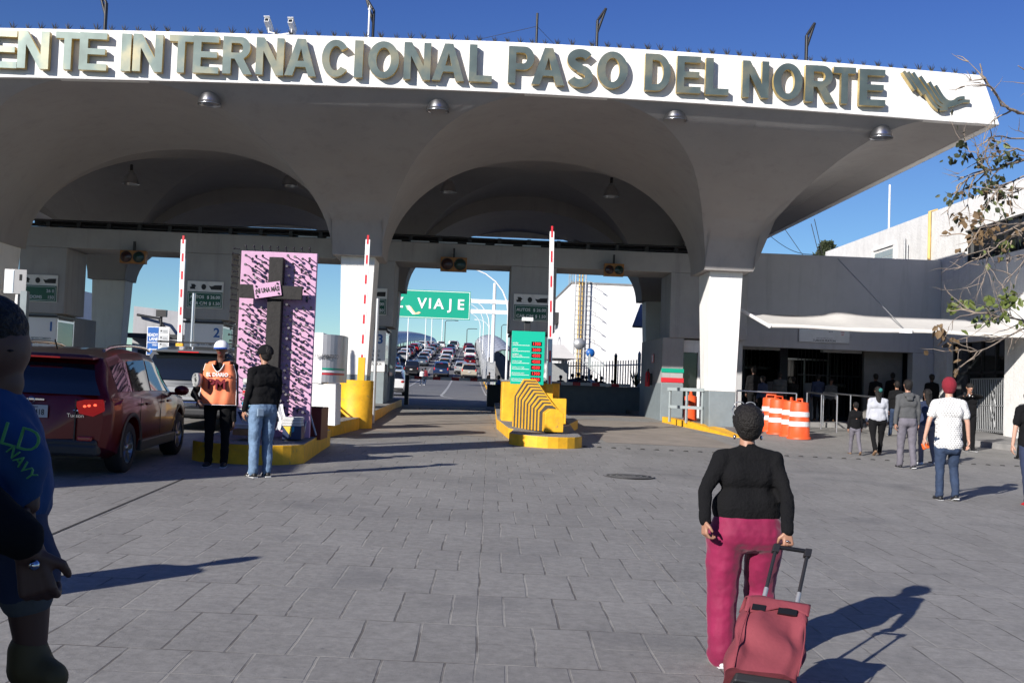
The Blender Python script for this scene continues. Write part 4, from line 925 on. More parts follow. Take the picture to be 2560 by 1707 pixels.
# ------------------------------------------------------------------ behind the gate
def block(u0, u1, vt, Y, depth, lab, m_='white', x1=None, name='building', zb=.5):
    a = P(u0, vt, Y); b = P(u1, vt, Y); return a.x, (x1 if x1 is not None else b.x), a.z
x0, x1, zt_b = block(1430, 1640, 709, 70, 16, '')
g = empty('boxy_building', (x0, 70, 0), 0, 'plain bright white boxy building seen through the right lane opening', 'building')
MB().use('white').box(0, 16, 0, 16.6, 0, zt_b).build('walls', None, g); 
MB().use('concrete').box(-.05, 16.05, -.05, 16.65, zt_b, zt_b+.12).build('roof_edge', None, g)
for i in range(3): MB().use('dark').box(-.03, 0.01, 3.2+i*2.2, 3.7+i*2.2, 3.1, 4.3).build('side_window', None, g)
MB().use('dark').box(-.5, 0, 9.5, 12, 6.6, 7.4).build('wall_unit', None, g)
lx = P(1450, 800, 69.3).x; g = empty('caged_ladder', (lx, 69.5, 1), 0, 'tall rusty caged ladder up the bright white building front', 'ladder')
for s in (-.33, .33): MB().use('galv').tube([(s,0,0),(s,0,9.8)], .05, 6).build('stringer', None, g)
for s in (-.08,.12): MB().use('rust' if 'rust' in M else 'yellowpipe').tube([(s,.1,0),(s,.1,9.3)], .05, 6).build('pipe', None, g)
for i in range(30): MB().use('galv').tube([(-.33,0,.3+i*.31),(.33,0,.3+i*.31)], .022, 5).build('rung', None, g)
for i in range(9): MB().use('galv').tube([(.33,0,1.5+i*.9),(.7,-.25,1.4+i*.9),(.95,-.55,1.2+i*.9),(1.0,-.1,1.1+i*.9)], .02, 4).build('cage_hoop', None, g)
g = empty('radio_mast', (lx-.5, 71, zt_b), 0, 'lattice radio mast with small dishes on the white building roof', 'mast'); mb = MB(); mb.use('grey_rail')
for s, t in ((-.15,-.15),(.15,-.15),(0,.15)): mb.tube([(s,t,0),(s*.7,t*.7,4.5)], .03, 5)
for i in range(10): mb.tube([(-.15,-.15,i*.45),(.15,-.15,i*.45+.4)], .015, 4); mb.tube([(.15,-.15,i*.45),(0,.15,i*.45+.4)], .015, 4)
mb.build('lattice', None, g)
for s, z in ((.5,2.2),(.6,1.2),(.3,3.0)): MB().use('whitemetal').lathe([(0,0),(.2,-.05),(.26,-.12)], (s,-.2,z), 14, 'Y').build('dish', None, g)
x0, x1, z0, z1 = pix(1434, 1463, 846, 872, 60); mb = MB(); mb.use('galv').lathe([(0,0),((x1-x0)/2,0),((x1-x0)/2,.05),(0,.05)], ((x0+x1)/2,60,(z0+z1)/2), 20, 'Y'); mb.tube([((x0+x1)/2,60.08,.9),((x0+x1)/2,60.08,z1)], .04, 6); tag(mb.build('round_sign'), 'round grey sign back on a post in front of the caged ladder', 'sign')
x0, x1, z0, z1 = pix(1465, 1487, 872, 892, 62); mb = MB(); mb.use('blue').lathe([(0,0),((x1-x0)/2,0),((x1-x0)/2,.05),(0,.05)], ((x0+x1)/2,62,(z0+z1)/2), 20, 'Y'); mb.tube([((x0+x1)/2,62.08,.9),((x0+x1)/2,62.08,z1)], .04, 6); tag(mb.build('round_sign'), 'round dark blue sign just above the grey palisade fence', 'sign')
# palisade fence and awnings beyond
g = empty('palisade_fence', (6.2, 57, G(6,57)), 0, 'grey green steel palisade fence behind the low wall', 'fence')
pts = [(-.5,6),(1.6,0),(3.0,-7)]
for (xa,ya),(xb,yb) in zip(pts, pts[1:]):
    for z in (.5,2.2): MB().use('grey_rail').tube([(xa,ya,z),(xb,yb,z+.0)], .035, 5).build('rail', None, g)
    for i in range(18): x,y = lerp(xa,xb,i/18),lerp(ya,yb,i/18); MB().use('grey_rail').box(x-.03,x+.03,y-.012,y+.012,0,2.45).build('pale', None, g)
    for i in range(3): x,y = lerp(xa,xb,i/2.),lerp(ya,yb,i/2.); MB().use('grey_rail').box(x-.07,x+.07,y-.07,y+.07,0,2.7).lathe([(.1,2.7),(0,2.9)],(x,y,0),4).build('fence_post', None, g)
x0, x1, z0, z1 = pix(1553, 1600, 762, 830, 50); mb = MB(); mb.use('blue'); M['bluegrey'] = mat('blue_grey_canvas', (.22,.26,.36), .8)
mb = MB(); mb.use('bluegrey'); mb.hexa([(x0,46.5,z0),(x1+1.6,46.5,z0),(x1+1.6,50,z1-.02),(x1,50,z1-.02)], [(x0,46.5,z0+.08),(x1+1.6,46.5,z0+.08),(x1+1.6,50,z1+.06),(x1,50,z1+.06)]); tag(mb.build('side_awning'), 'blue grey slanting awning beside the striped booth', 'awning')
x0, x1, z0, z1 = pix(1365, 1418, 865, 900, 62); mb = MB(); mb.use('canvas'); mb.hexa([(x0,58,z0),(x1+.2,58,z0),(x1,64,z0),(x0,64,z0)], [(x0,60,z1),(x1-.4,60,z1),(x1-.4,64,z1+.1),(x0,64,z1+.1)]); mb.use('galv').box(x1-.4,x1-.3,60.5,60.6,.9,z0).box(x0,x1,61,61.2,.9,z0-.2); tag(mb.build('shelter'), 'small white roofed shelter between the barrier arm and the white building', 'shelter')
# far left buildings
x1_, zt1 = P(62, 690, 58).x, P(30, 690, 58).z
g = empty('white_annex', (x1_, 58, 0), 0, 'bright white annex wall at the far left behind booth 1', 'building'); MB().use('white').box(-22, 0, 0, 12, 0, zt1).build('walls', None, g); MB().use('galv').box(-22, .02, -.05, -.01, 3.9, 4.0).build('ledge', None, g)
x0 = P(335, 765, 75).x; z_ = P(335, 765, 75).z
g = empty('dark_workshop', (x0, 75, 0), 0, 'low dark building with a pipe seen through the lane between booths 1 and 2', 'building'); MB().use('cream').hexa([(0,0,0),(9,2,0),(9,14,0),(0,14,0)],[(0,0,z_),(9,2,z_-.7),(9,14,z_-.7),(0,14,z_)]).build('walls', None, g)
MB().use('dark').box(-.1,9,-1.4,-.01,z_-2.2,z_-1.9).build('porch_roof', None, g); MB().use('dark').tube([(.3,-.2,z_-.6),(1.8,-.2,z_-.8),(2.6,-.2,z_-2)], .1, 6).build('pipe', None, g); MB().use('dark').box(.4,4,-.02,.0,.5,3.4).build('doorway', None, g)
p = P(403, 800, 60); mb = MB(); mb.use('dark').tube([(p.x,60,.9),(p.x,60,P(403,785,60).z)], .07, 6); mb.box(p.x-.25,p.x+.3,59.8,60.1,P(403,792,60).z,P(403,775,60).z); tag(mb.build('floodlight_post'), 'dark post with a small floodlight behind the READY LANE sign', 'post')
# overhead sign on the bridge approach
Yl = 98; x1, z0, z1 = P(1176, 760, Yl).x, P(1090, 797, Yl).z, P(1090, 726, Yl).z; x0 = x1-9.6; W_, H_ = x1-x0, z1-z0
g = empty('overhead_road_sign', (x0, Yl, z0), 0, 'wide green overhead road sign reading FELIZ VIAJE over the bridge approach', 'road sign')
M['hwgreen'] = mat('highway_green', (.0,.30,.19), .4)
MB().use('hwgreen').box(0, W_, 0, .1, 0, H_).build('panel', None, g)
mb = MB(); mb.use('signwhite')
for q_ in ((.06,W_-.06,.06,.11),(.06,W_-.06,H_-.11,H_-.06),(.06,.11,.11,H_-.11),(W_-.11,W_-.06,.11,H_-.11)): mb.box(q_[0],q_[1],-.02,-.003,q_[2],q_[3])
mb.build('border', None, g)
for ch, u in zip('VIAJE', (1055,1075,1097,1126,1152)): text(g, ch, (P(u,760,Yl).x-x0, -.03, H_*.36), H_*.37, 'signwhite', .03, .01)
for ch, u in zip('FELIZ', (902,925,948,970,996)): text(g, ch, (P(u,757,Yl).x-x0, -.03, H_*.36), H_*.37, 'signwhite', .03, .01)
def em2(u, v): p_ = P(980+u/5.227, 760+v/5.227, Yl); return (p_.x-x0, p_.z-z0)
for i, (pts, c) in enumerate(((((175,15),(200,75),(225,85),(200,20)),'palegreen'),(((200,20),(225,85),(270,135),(300,135),(260,90),(225,18)),'signwhite'),(((225,18),(260,90),(300,135),(350,130),(380,112),(350,98),(310,115),(280,80),(250,35)),'paleorange'))):
    if c not in M: M[c] = mat(c, (.45,.75,.45) if c == 'palegreen' else (.75,.55,.35), .5)
    me = loops_to_mesh('sign_emblem', [[em2(*q_) for q_ in pts]], lambda x: x, lambda z: z, -.02-.004*i, -.001, c, c); put('sign_emblem', me, g)
mb = MB(); mb.use('whitemetal')
for z in (.42, .06): mb.box(W_+.01, 9.6+8.4, -.05+.1, .2, H_*z+1.1-.6, H_*z+1.1-.25)
mb.build('gantry_beam', None, g)
px_ = P(1234, 800, Yl).x-x0
MB().use('whitemetal').tube([(px_,.3,G(2,98)-z0),(px_,.3,H_+.9)], [.22,.14], 10).build('gantry_post', None, g)
# ------------------------------------------------------------------ the bridge: street lights, tunnels, railing
def street_light(u, vb, vt, Y, arm, lab, m_='whitemetal', curve=True):
    x = P(u, vb, Y).x; zt_ = P(u, vt, Y).z; zb = G(x, Y) if -12 < x < 2 else min(G(0,Y), P(u,vb,Y).z)-2
    g = empty('street_light', (x, Y, zb), 0, lab, 'street light', 'street lights along the bridge'); h = zt_-zb
    if curve: pts = [(0,0,0),(0,0,h*.72)]+[(arm*(1-math.cos(t*math.pi/12)), 0, h*.72+h*.28*math.sin(t*math.pi/12)) for t in range(1,7)]
    else: pts = [(0,0,0),(0,0,h-.4),(arm*.15,0,h-.1),(arm,0,h)]
    sc_ = Y/100.
    MB().use(m_).tube(pts, [max(.035,.07-.005*i)*max(1, Y/190) for i in range(len(pts))], 8).build('pole', None, g)
    e = pts[-1]; MB().use(m_).box(min(e[0], e[0]+math.copysign(.9,arm)), max(e[0], e[0]+math.copysign(.9,arm)), -.16, .16, h-.12, h+.06).build('lamp_head', None, g)
LT = [(1264,965,672,72,-3.2,'near white street light whose arm reaches over the right of the road'),(1219,930,744,125,-3.4,'white curved street light right beside the gantry'),(1206,890,757,165,-3.5,'white curved street light at the right edge of the road, second beyond the gantry'),
 (1199,865,780,215,-3.4,'white curved street light at the right edge of the road, far up the slope'),(1222,860,800,300,-3.4,'distant white street light behind the curved walkway roof')]
for u, vb, vt, Y, a, lab in LT: street_light(u, vb, vt, Y, a, lab)
for u, vb, Y, lab in ((1019,850,150,'white light pole under the left part of the green sign'),(1063,850,190,'white light pole left of the emblem, second under the green sign'),(1078,852,230,'slim white light pole third under the green sign'),(1104,862,300,'far slim white light pole near the middle of the green sign')):
    street_light(u, vb, 745, Y, 2.0, lab)
for u, vt, Y, lab in ((1111,800,260,'dark street light standing left of the road crest'),(1166,821,330,'small dark street light standing on the road crest'),(1252,810,200,'dark street light right of the curved walkway roof')):
    street_light(u, 870, vt, Y, 2.2, lab, 'dark', False)
M['membrane'] = mat('ribbed_metal_roof', (.50,.51,.53), .45, .2, var=.15, vscale=.6)
def walkway(xc, r, y0, y1, lab, hh, a0=0, a1=180, zf=0., open_=True):
    g = empty('covered_walkway', (xc, y0, 0), 0, lab, 'walkway')
    n = int((y1-y0)/8)
    def f(s, t):
        y = lerp(y0, y1, s); a = rad(lerp(a0, a1, t)); return (math.cos(a)*r, y-y0, G(0, y)+zf+hh+math.sin(a)*r*.9)
    mb = MB(); mb.grid(f, n, 12); mb.build('curved_roof', 'membrane', g)
    for i in range(0, n, 1):
        y = lerp(y0, y1, i/n); mb = MB(); z = G(0,y)+zf+hh; mb.use('dark')
        mb.tube([(math.cos(rad(a))*r*.985, y-y0, z+math.sin(rad(a))*r*.985*.9) for a in range(0,181,20)], .06, 4)
        for s in (-1,1): mb.box(s*r*.98-.06, s*r*.98+.06, y-y0-.06, y-y0+.06, G(0,y)-.5, z)
        if i < 34: mb.build('arch_frame', None, g)
    mb = MB(); mb.use('grey_rail')
    mb.grid(lambda s, t: (-r, lerp(0,y1-y0,s), G(0, lerp(y0,y1,s))+zf+lerp(-1.0,.15,t)), n, 1); mb.grid(lambda s, t: (r, lerp(0,y1-y0,s), G(0, lerp(y0,y1,s))+zf+lerp(-1.0,.15,t)), n, 1); mb.build('parapet', None, g)
    mb = MB(); mb.use('concrete'); mb.grid(lambda s, t: (lerp(-r,r,t), lerp(0,y1-y0,s), G(0, lerp(y0,y1,s))+zf), n, 1); mb.build('walkway_floor', None, g)
walkway(4.4, 2.3, 128, 420, 'grey curved roof over the walkway on the right side of the bridge', 1.7)
walkway(-15.0, 2.4, 112, 420, 'dark sided curved roof over the walkway on the left side of the bridge', 1.7, 0, 180)
g = empty('bridge_fence', (1.85, 80, 0), 0, 'tall see-through wire fence along the right edge of the bridge road', 'fence')
for i in range(60):
    y = 76+i*3.4; MB().use('galv').box(-.05,.05,y-80-.05,y-80+.05,G(0,y)-.3,G(0,y)+2.5).build('fence_post', None, g)
for z in (.15, .55, .95, 1.4, 1.9, 2.4):
    mb = MB(); mb.use('galv'); mb.tube([(0,y-80,G(0,y)+z) for y in (76,100,118,135,165,200,240,280)], .035, 4); mb.build('rail', None, g)
mb = MB(); mb.use('yellow')
for y in range(60, 120, 6): mb.hexa([(1.76,y,G(0,y)-.2),(2.0,y,G(0,y)-.2),(2.0,y+5.8,G(0,y+5.8)-.2),(1.76,y+5.8,G(0,y+5.8)-.2)], [(1.76,y,G(0,y)+.18),(2.0,y,G(0,y)+.18),(2.0,y+5.8,G(0,y+5.8)+.18),(1.76,y+5.8,G(0,y+5.8)+.18)])
tag(mb.build('bridge_kerb'), 'yellow kerb along the right edge of the bridge approach', 'kerb')
mb = MB(); mb.use('dark')
ys = [112,118,135,160,200,240,280,320,360,400,440]
for x0, x1 in ((-12.45,-12.4),): mb.grid(lambda s, t: (x0, interp([(i/10,y) for i,y in enumerate(ys)], s), G(0, interp([(i/10,y) for i,y in enumerate(ys)], s))+lerp(-1.5,1.1,t)), 40, 1)
tag(mb.build('bridge_parapet'), 'dark parapet along the left edge of the bridge road', 'parapet')
mb = MB(); mb.use('dark'); o_ = P(1233, 975, 46); mb.box(o_.x-.25, o_.x+.35, 46, 46.8, G(0,46)-.1, P(1233,963,46).z); mb.box(o_.x-.3, o_.x+.4, 45.95, 46.85, P(1233,963,46).z, P(1233,961,46).z); tag(mb.build('black_cabinet', bevel=.02), 'black cabinet at the far end of the middle island beside the lowered barrier', 'cabinet')
# ------------------------------------------------------------------ the pink panel with cross and nails
M['pink'] = mat('pink_painted_board', (.58,.34,.50), .7, var=.12, vscale=2.5, bump=.15, bscale=12)
M['nail'] = mat('black_nail_steel', (.02,.018,.025), .45, .4)
Yp = 17.8; x0, x1, z0, z1 = pix(593, 783, 630, 1092, Yp); W_, H_ = x1-x0, z1-z0
pn = empty('nail_panel', (x0, Yp, z0), 0, 'tall pale pink panel full of black nails, carrying a dark timber cross', 'memorial panel')
MB().use('pink').box(0, W_, 0, .12, 0, H_).build('pink_board', None, pn, bevel=.005)
MB().use('wood_dark').box(-.04, 0, .0, .16, .1, H_-.05).build('side_frame', None, pn)
MB().use('wood_dark').box(.1, .2, .12, 1.0, 0, .1).box(.95, 1.05, .12, 1.0, 0, .1).box(.1,.2,.9,1.0,.1,1.6).box(.95,1.05,.9,1.0,.1,1.6).build('rear_brace', None, pn)
def cross_px(u, v): p = P(u, v, Yp-.12); return p.x-x0, p.z-z0
ax0, az1 = cross_px(666, 643); ax1, az0 = cross_px(700, 1085)
bx0, bz1 = cross_px(604, 712); bx1, bz0 = cross_px(758, 752)
vx = (ax0+ax1)/2
MB().use('wood_dark').box(vx-.115, vx+.115, -.20, -.002, .25, az1).build('cross_upright', None, pn, bevel=.012)
MB().use('wood_dark').box(bx0, bx1, -.27, -.201, bz0, bz1).build('cross_arm', None, pn, bevel=.012)
pl_ = empty('plaque', ((vx-.02), -.285, (bz0+bz1)/2+.02)); pl_.parent = pn; pl_.rotation_euler = (0, rad(-9), 0)
bpy.data.objects.remove(pl_)
cxp, czp = vx-.10, (bz0+bz1)/2+.03
pq = MB(); R_ = Matrix.Rotation(rad(-10), 4, 'Y')
pq.use('pinkp' if 'pinkp' in M else 'pink').box(-.215, .215, -.012, .012, -.115, .115)
o = pq.build('plaque', None, pn, (cxp, -.29, czp), .003); o.rotation_euler = (0, rad(-10), 0)
text(o, '¡NI UNA MÁS!', (0, -.014, -.035), .075, 'signblack', .07, .001, sx=.62)
for s, t in ((-.17,.08),(.17,.08),(-.17,-.08),(.17,-.08)): MB().use('nail').lathe([(0,-.03),(.016,-.028),(.016,-.013)], (s,0,t), 8, 'Y').build('screw', None, o)
nb = MB(); nb.use('nail').tube([(0,0,0),(0,-.14,.012)], .009, 6); nb.tube([(0,-.14,.012),(0,-.165,.014)], .022, 8); nail_me = nb.mesh('nail')
spots = []
random.seed(11)
for j in range(34):
    for i in range(10):
        if (i+j) % 2 == 0 and random.random() < .15: continue
        x = .07+(W_-.14)*(i+(.5 if j % 2 else 0))/9.6+random.uniform(-.012,.012); z = .32+(H_-.42)*j/33+random.uniform(-.014,.014)
        if abs(x-vx) < .16 or (bx0-.03 < x < bx1+.03 and bz0-.04 < z < bz1+.04): continue
        if x > W_-.04: continue
        spots.append((x, z))
random.shuffle(spots)
rest = MB(); rest.use('nail')
for k, (x, z) in enumerate(spots):
    if k < 96:
        o = put('nail', nail_me, pn, (x, 0, z)); o.rotation_euler = (random.uniform(-.25,.25), 0, random.uniform(-.25,.25))
    else:
        d = Vector((random.uniform(-.03,.03), -.14, random.uniform(-.03,.05)))
        rest.tube([(x,0,z), Vector((x,0,z))+d], .009, 6); rest.tube([Vector((x,0,z))+d, Vector((x,0,z))+d*1.18], .022, 8)
o = rest.build('small_nails', None, pn); o['kind'] = 'stuff'
mb = MB(); mb.use('galv')
for k in range(24): mb.sphere((vx+.145+.0*k, -.02, .9+k*.09), .014, 4)
mb.build('stud_row', None, pn)
mb = MB(); mb.use('nail')
for k in range(30): mb.tube([(-.04,-.02+.1*(k%2),.3+k*.095),(-.13,-.03+.1*(k%2),.31+k*.095)], .009, 5); mb.tube([(-.125,-.03+.1*(k%2),.31+k*.095),(-.145,-.03+.1*(k%2),.31+k*.095)], .02, 6)
for k in range(9): mb.tube([(.08+k*.13,.06,H_),(.06+k*.13,.04,H_+.08)], .009, 5); mb.sphere((.06+k*.13,.04,H_+.085), .02, 4)
mb.build('edge_nails', None, pn)['kind'] = 'stuff'
# dark red chest behind the panel
x0_, x1_, z0_, z1_ = pix(772, 809, 1018, 1094, 18.6)
M['maroon'] = mat('maroon_board', (.13,.012,.012), .55, var=.15)
mb = MB(); mb.use('maroon').box(x0_-.3, x1_, 18.3, 19.2, z0_-.02, z1_); mb.use('wood_dark').box(x0_-.3, x1_+.01, 18.29, 18.33, z1_-.001, z1_+.02)
tag(mb.build('chest', bevel=.006), 'dark red chest standing behind the lower right edge of the pink panel', 'chest')
mb = MB(); mb.use('galv').tube([P(768,1010,18.1),P(790,1088,18.0)], .018, 6); mb.tube([P(776,1000,18.1),P(757,1092,17.6)], .016, 6); tag(mb.build('leaning_rods'), 'thin rods leaning on the dark red chest beside the pink panel', 'rod')
# newspapers and books for sale
M['paper'] = mat('newsprint', (.62,.62,.60), .8, var=.1, vscale=12); M['cyan'] = mat('cyan_print', (.03,.32,.5), .5); M['yel'] = mat('yellow_print', (.7,.5,.05), .5); M['magenta'] = mat('magenta_print', (.4,.05,.25), .5); M['tan'] = mat('raw_timber', (.38,.19,.08), .7, var=.3, vscale=8)
def stack(u0, u1, v0, v1, Y, lab, rows_, cover=None, dep=.35):
    x0, x1, z0, z1 = pix(u0, u1, v0, v1, Y); mb = MB(); n = rows_
    for i in range(n):
        j = random.uniform(-.008,.008); mb.use('paper' if i % 3 else 'signwhite').box(x0+j, x1+j, Y+j, Y+dep+j, lerp(z0,z1,i/n), lerp(z0,z1,(i+.8)/n))
    return tag(mb.build('newspaper_stack', bevel=.003), lab, 'newspapers')
stack(706, 752, 1042, 1064, 17.2, 'white stack of newspapers on the blue bucket under the pink panel', 8)
x0_, x1_, z0_, z1_ = pix(706, 753, 1064, 1098, 17.2); g = empty('printed_box', (x0_, 17.2, z0_), 0, 'dark box with blue and yellow print under the newspaper stack', 'box')
W2, H2 = x1_-x0_, z1_-z0_; M['navy'] = mat('navy_print', (.015,.03,.09), .5)
MB().use('navy').box(0,W2,0,.36,0,H2-.002).build('box_body', None, g, bevel=.004)
MB().use('yel').prism([(.005,H2-.01),(W2*.45,H2*.2),(W2*.48,H2-.01)], -.006, -.001).build('yellow_print', None, g); MB().use('cyan').prism([(W2*.5,H2*.5),(W2*.62,H2*.6),(W2*.62,H2-.01),(W2*.5,H2-.01)], -.006, -.001).build('cyan_print', None, g)
x0_, x1_, z0_, z1_ = pix(604, 636, 945, 1018, 16.9); g = empty('magazine_rack', (x0_, 16.9, z0_), 0, 'wire rack of colourful magazines left of the man in blue jeans', 'magazine rack'); W2, H2 = x1_-x0_, z1_-z0_
MB().use('galv').box(0,W2,.1,.12,-.35,H2).build('back_panel', None, g)
cl = ['cyan','yel','paper','magenta','signwhite','green','red','cyan','paper','navy']
for j in range(5):
    for i in range(2): MB().use(cl[(j*3+i*7) % 10]).box(.01+i*W2/2, (i+1)*W2/2-.005, .02+.0*j, .09, H2*j/5+.01, H2*(j+.85)/5).build('magazine', None, g)
    MB().use('signwhite').tube([(0,0,H2*j/5+.03),(W2,0,H2*j/5+.03)], .004, 4).build('wire', None, g)
stack(588, 626, 1058, 1070, 16.9, 'low stack of newspapers on a timber plank left of the man in blue jeans', 4)
x0_, x1_, z0_, z1_ = pix(585, 626, 1021, 1058, 17.1); mb = MB(); mb.use('signwhite').box(x0_,x1_,17.1,17.14,z0_,z1_); mb.use('navy').prism([(x0_+.05,z1_-.05),(x0_+.12,z0_+.04),(x1_-.02,z0_+.01),(x1_-.01,z1_-.04)],17.09,17.099); tag(mb.build('poster', bevel=.002), 'white and dark poster board propped left of the man in blue jeans', 'poster')
x0_, x1_, z0_, z1_ = pix(583, 640, 1073, 1088, 16.8); tag(MB().use('tan').box(x0_,x1_,16.75,17.3,z0_,z1_).build('timber_plank', bevel=.006), 'orange brown timber plank on the first island', 'plank')
x0_, x1_, z0_, z1_ = pix(690, 712, 1010, 1075, 17.3); mb = MB(); mb.use('signwhite').grid(lambda s,t: (lerp(x0_,x1_,s)+.03*math.sin(t*5), 17.3+.04*math.sin(s*9+t*3), lerp(z0_,z1_,t)), 10, 10); tag(mb.build('plastic_bag'), 'white plastic bag hanging low at the pink panel behind the man in blue jeans', 'bag')
# ------------------------------------------------------------------ cars
M['tyre'] = mat('tyre_rubber', (.012,.012,.013), .8); M['rim'] = mat('alloy_rim', (.35,.35,.36), .3, .9); M['chrome'] = mat('chrome_trim', (.6,.6,.62), .15, 1.)
M['tail'] = mat('red_tail_lens', (.35,.008,.008), .2, coat=.5); M['tail_on'] = mat('lit_brake_lens', (.6,.01,.01), .3, emit=(1,.02,.01), estr=.10); M['lamp_core'] = mat('lit_lamp_core', (.9,.2,.1), .3, emit=(1,.12,.05), estr=1.3)
M['cglass'] = mat('car_window_glass', (.008,.010,.012), .04, spec=.7); M['plate'] = mat('number_plate', (.5,.5,.48), .5); M['cladding'] = mat('dark_plastic_cladding', (.02,.02,.022), .55)
def paint(name, c, metal=.25): 
    if name not in M: M[name] = mat(name, c, .3, metal, coat=.6)
    return name
for n_, c_ in (('paint_maroon',(.12,.0015,.005)),('paint_white',(.72,.72,.71)),('paint_black',(.012,.012,.014)),('paint_navy',(.012,.03,.09)),('paint_silver',(.38,.39,.40)),('paint_beige',(.46,.41,.32)),('paint_red',(.42,.012,.016)),('paint_grey',(.10,.105,.11)),('paint_slate',(.10,.14,.19))): paint(n_, c_)
# profile per kind: stations (y from rear, belt z, roof z, half width at belt, half width at roof)
KIND = {
 'suv':   dict(L=4.45, W=.91, st=[(0,.98,1.02,.80,.74),(.10,1.05,1.30,.87,.68),(.42,1.06,1.60,.90,.64),(.95,1.05,1.67,.91,.66),(1.9,1.03,1.69,.91,.66),(2.55,1.01,1.64,.91,.64),(2.95,.99,1.40,.90,.66),(3.35,.99,1.06,.88,.74),(3.9,.92,.96,.84,.70),(4.3,.80,.84,.76,.62),(4.45,.62,.66,.66,.55)], wr=.35, wh=(.86,3.5), clear=.22),
 'big':   dict(L=5.1, W=1.0, st=[(0,1.0,1.06,.93,.86),(.08,1.1,1.4,.97,.80),(.28,1.12,1.80,1.0,.77),(.9,1.12,1.88,1.0,.78),(2.2,1.1,1.90,1.0,.78),(3.0,1.08,1.84,1.0,.76),(3.45,1.07,1.50,.99,.78),(3.75,1.07,1.13,.97,.84),(4.5,1.03,1.07,.95,.82),(4.95,.95,.99,.90,.76),(5.1,.7,.74,.8,.7)], wr=.39, wh=(1.0,4.15), clear=.26),
 'sedan': dict(L=4.6, W=.89, st=[(0,.80,.84,.74,.66),(.12,.92,.96,.84,.72),(.55,.95,.99,.87,.72),(.85,.94,1.05,.88,.70),(1.35,.93,1.36,.89,.58),(1.75,.93,1.43,.89,.58),(2.4,.92,1.43,.89,.58),(2.8,.91,1.30,.89,.60),(3.35,.90,.96,.87,.72),(4.1,.80,.84,.82,.68),(4.6,.58,.62,.66,.55)], wr=.32, wh=(.95,3.65), clear=.19),
 'pickup':dict(L=5.3, W=.98, st=[(0,1.02,1.05,.93,.90),(.05,1.08,1.10,.95,.92),(1.75,1.08,1.10,.97,.94),(1.8,1.08,1.30,.97,.80),(1.95,1.08,1.80,.97,.76),(2.7,1.08,1.85,.98,.76),(3.2,1.07,1.76,.98,.76),(3.7,1.06,1.20,.97,.82),(4.3,1.03,1.08,.95,.82),(5.1,.92,.97,.9,.78),(5.3,.7,.74,.82,.72)], wr=.38, wh=(1.15,4.35), clear=.27),
 'van':   dict(L=5.4, W=.98, st=[(0,1.2,1.26,.96,.92),(.05,1.3,2.0,.98,.88),(.15,1.3,2.24,.98,.84),(1.5,1.3,2.28,.98,.84),(3.4,1.3,2.26,.98,.84),(3.9,1.28,2.0,.98,.84),(4.3,1.25,1.50,.97,.84),(4.6,1.2,1.26,.95,.82),(5.1,1.0,1.05,.9,.78),(5.4,.75,.8,.8,.7)], wr=.36, wh=(1.05,4.5), clear=.22),
}
def car_section(k, y):
    st = k['st']; 
    f = lambda j: interp([(s[0], s[j]) for s in st], y)
    b, r, wb, wr_ = f(1), f(2), f(3), f(4); c = k['clear']; L = k['L']
    e = min(1, .55+.45*min(y, L-y)/.35) if min(y, L-y) < .35 else 1
    lo = c+.14*(1-min(1, min(y, L-y)/.5))
    W = wb
    pts = [(0,lo),(W*.80,lo),(W*.955,lo+.07),(W*1.0,lo+.26),(W*1.015,lerp(lo+.26,b,.55)),(W*.99,b-.06),(W*.965,b)]
    t = clamp((r-b)/.35); g0 = (lerp(W*.955, W*.93, t), lerp(b+.004, b+.05, t)); g1 = (lerp(W*.9, wr_+.06, t), lerp(b+.01, r-.13, t)); g2 = (lerp(W*.8, wr_, t), lerp(b+.014, r-.045, t)); g3 = (lerp(W*.5, wr_*.7, t), r-.006); g4 = (0, r)
    return pts+[g0, g1, g2, g3, g4]
CARTPL = {}
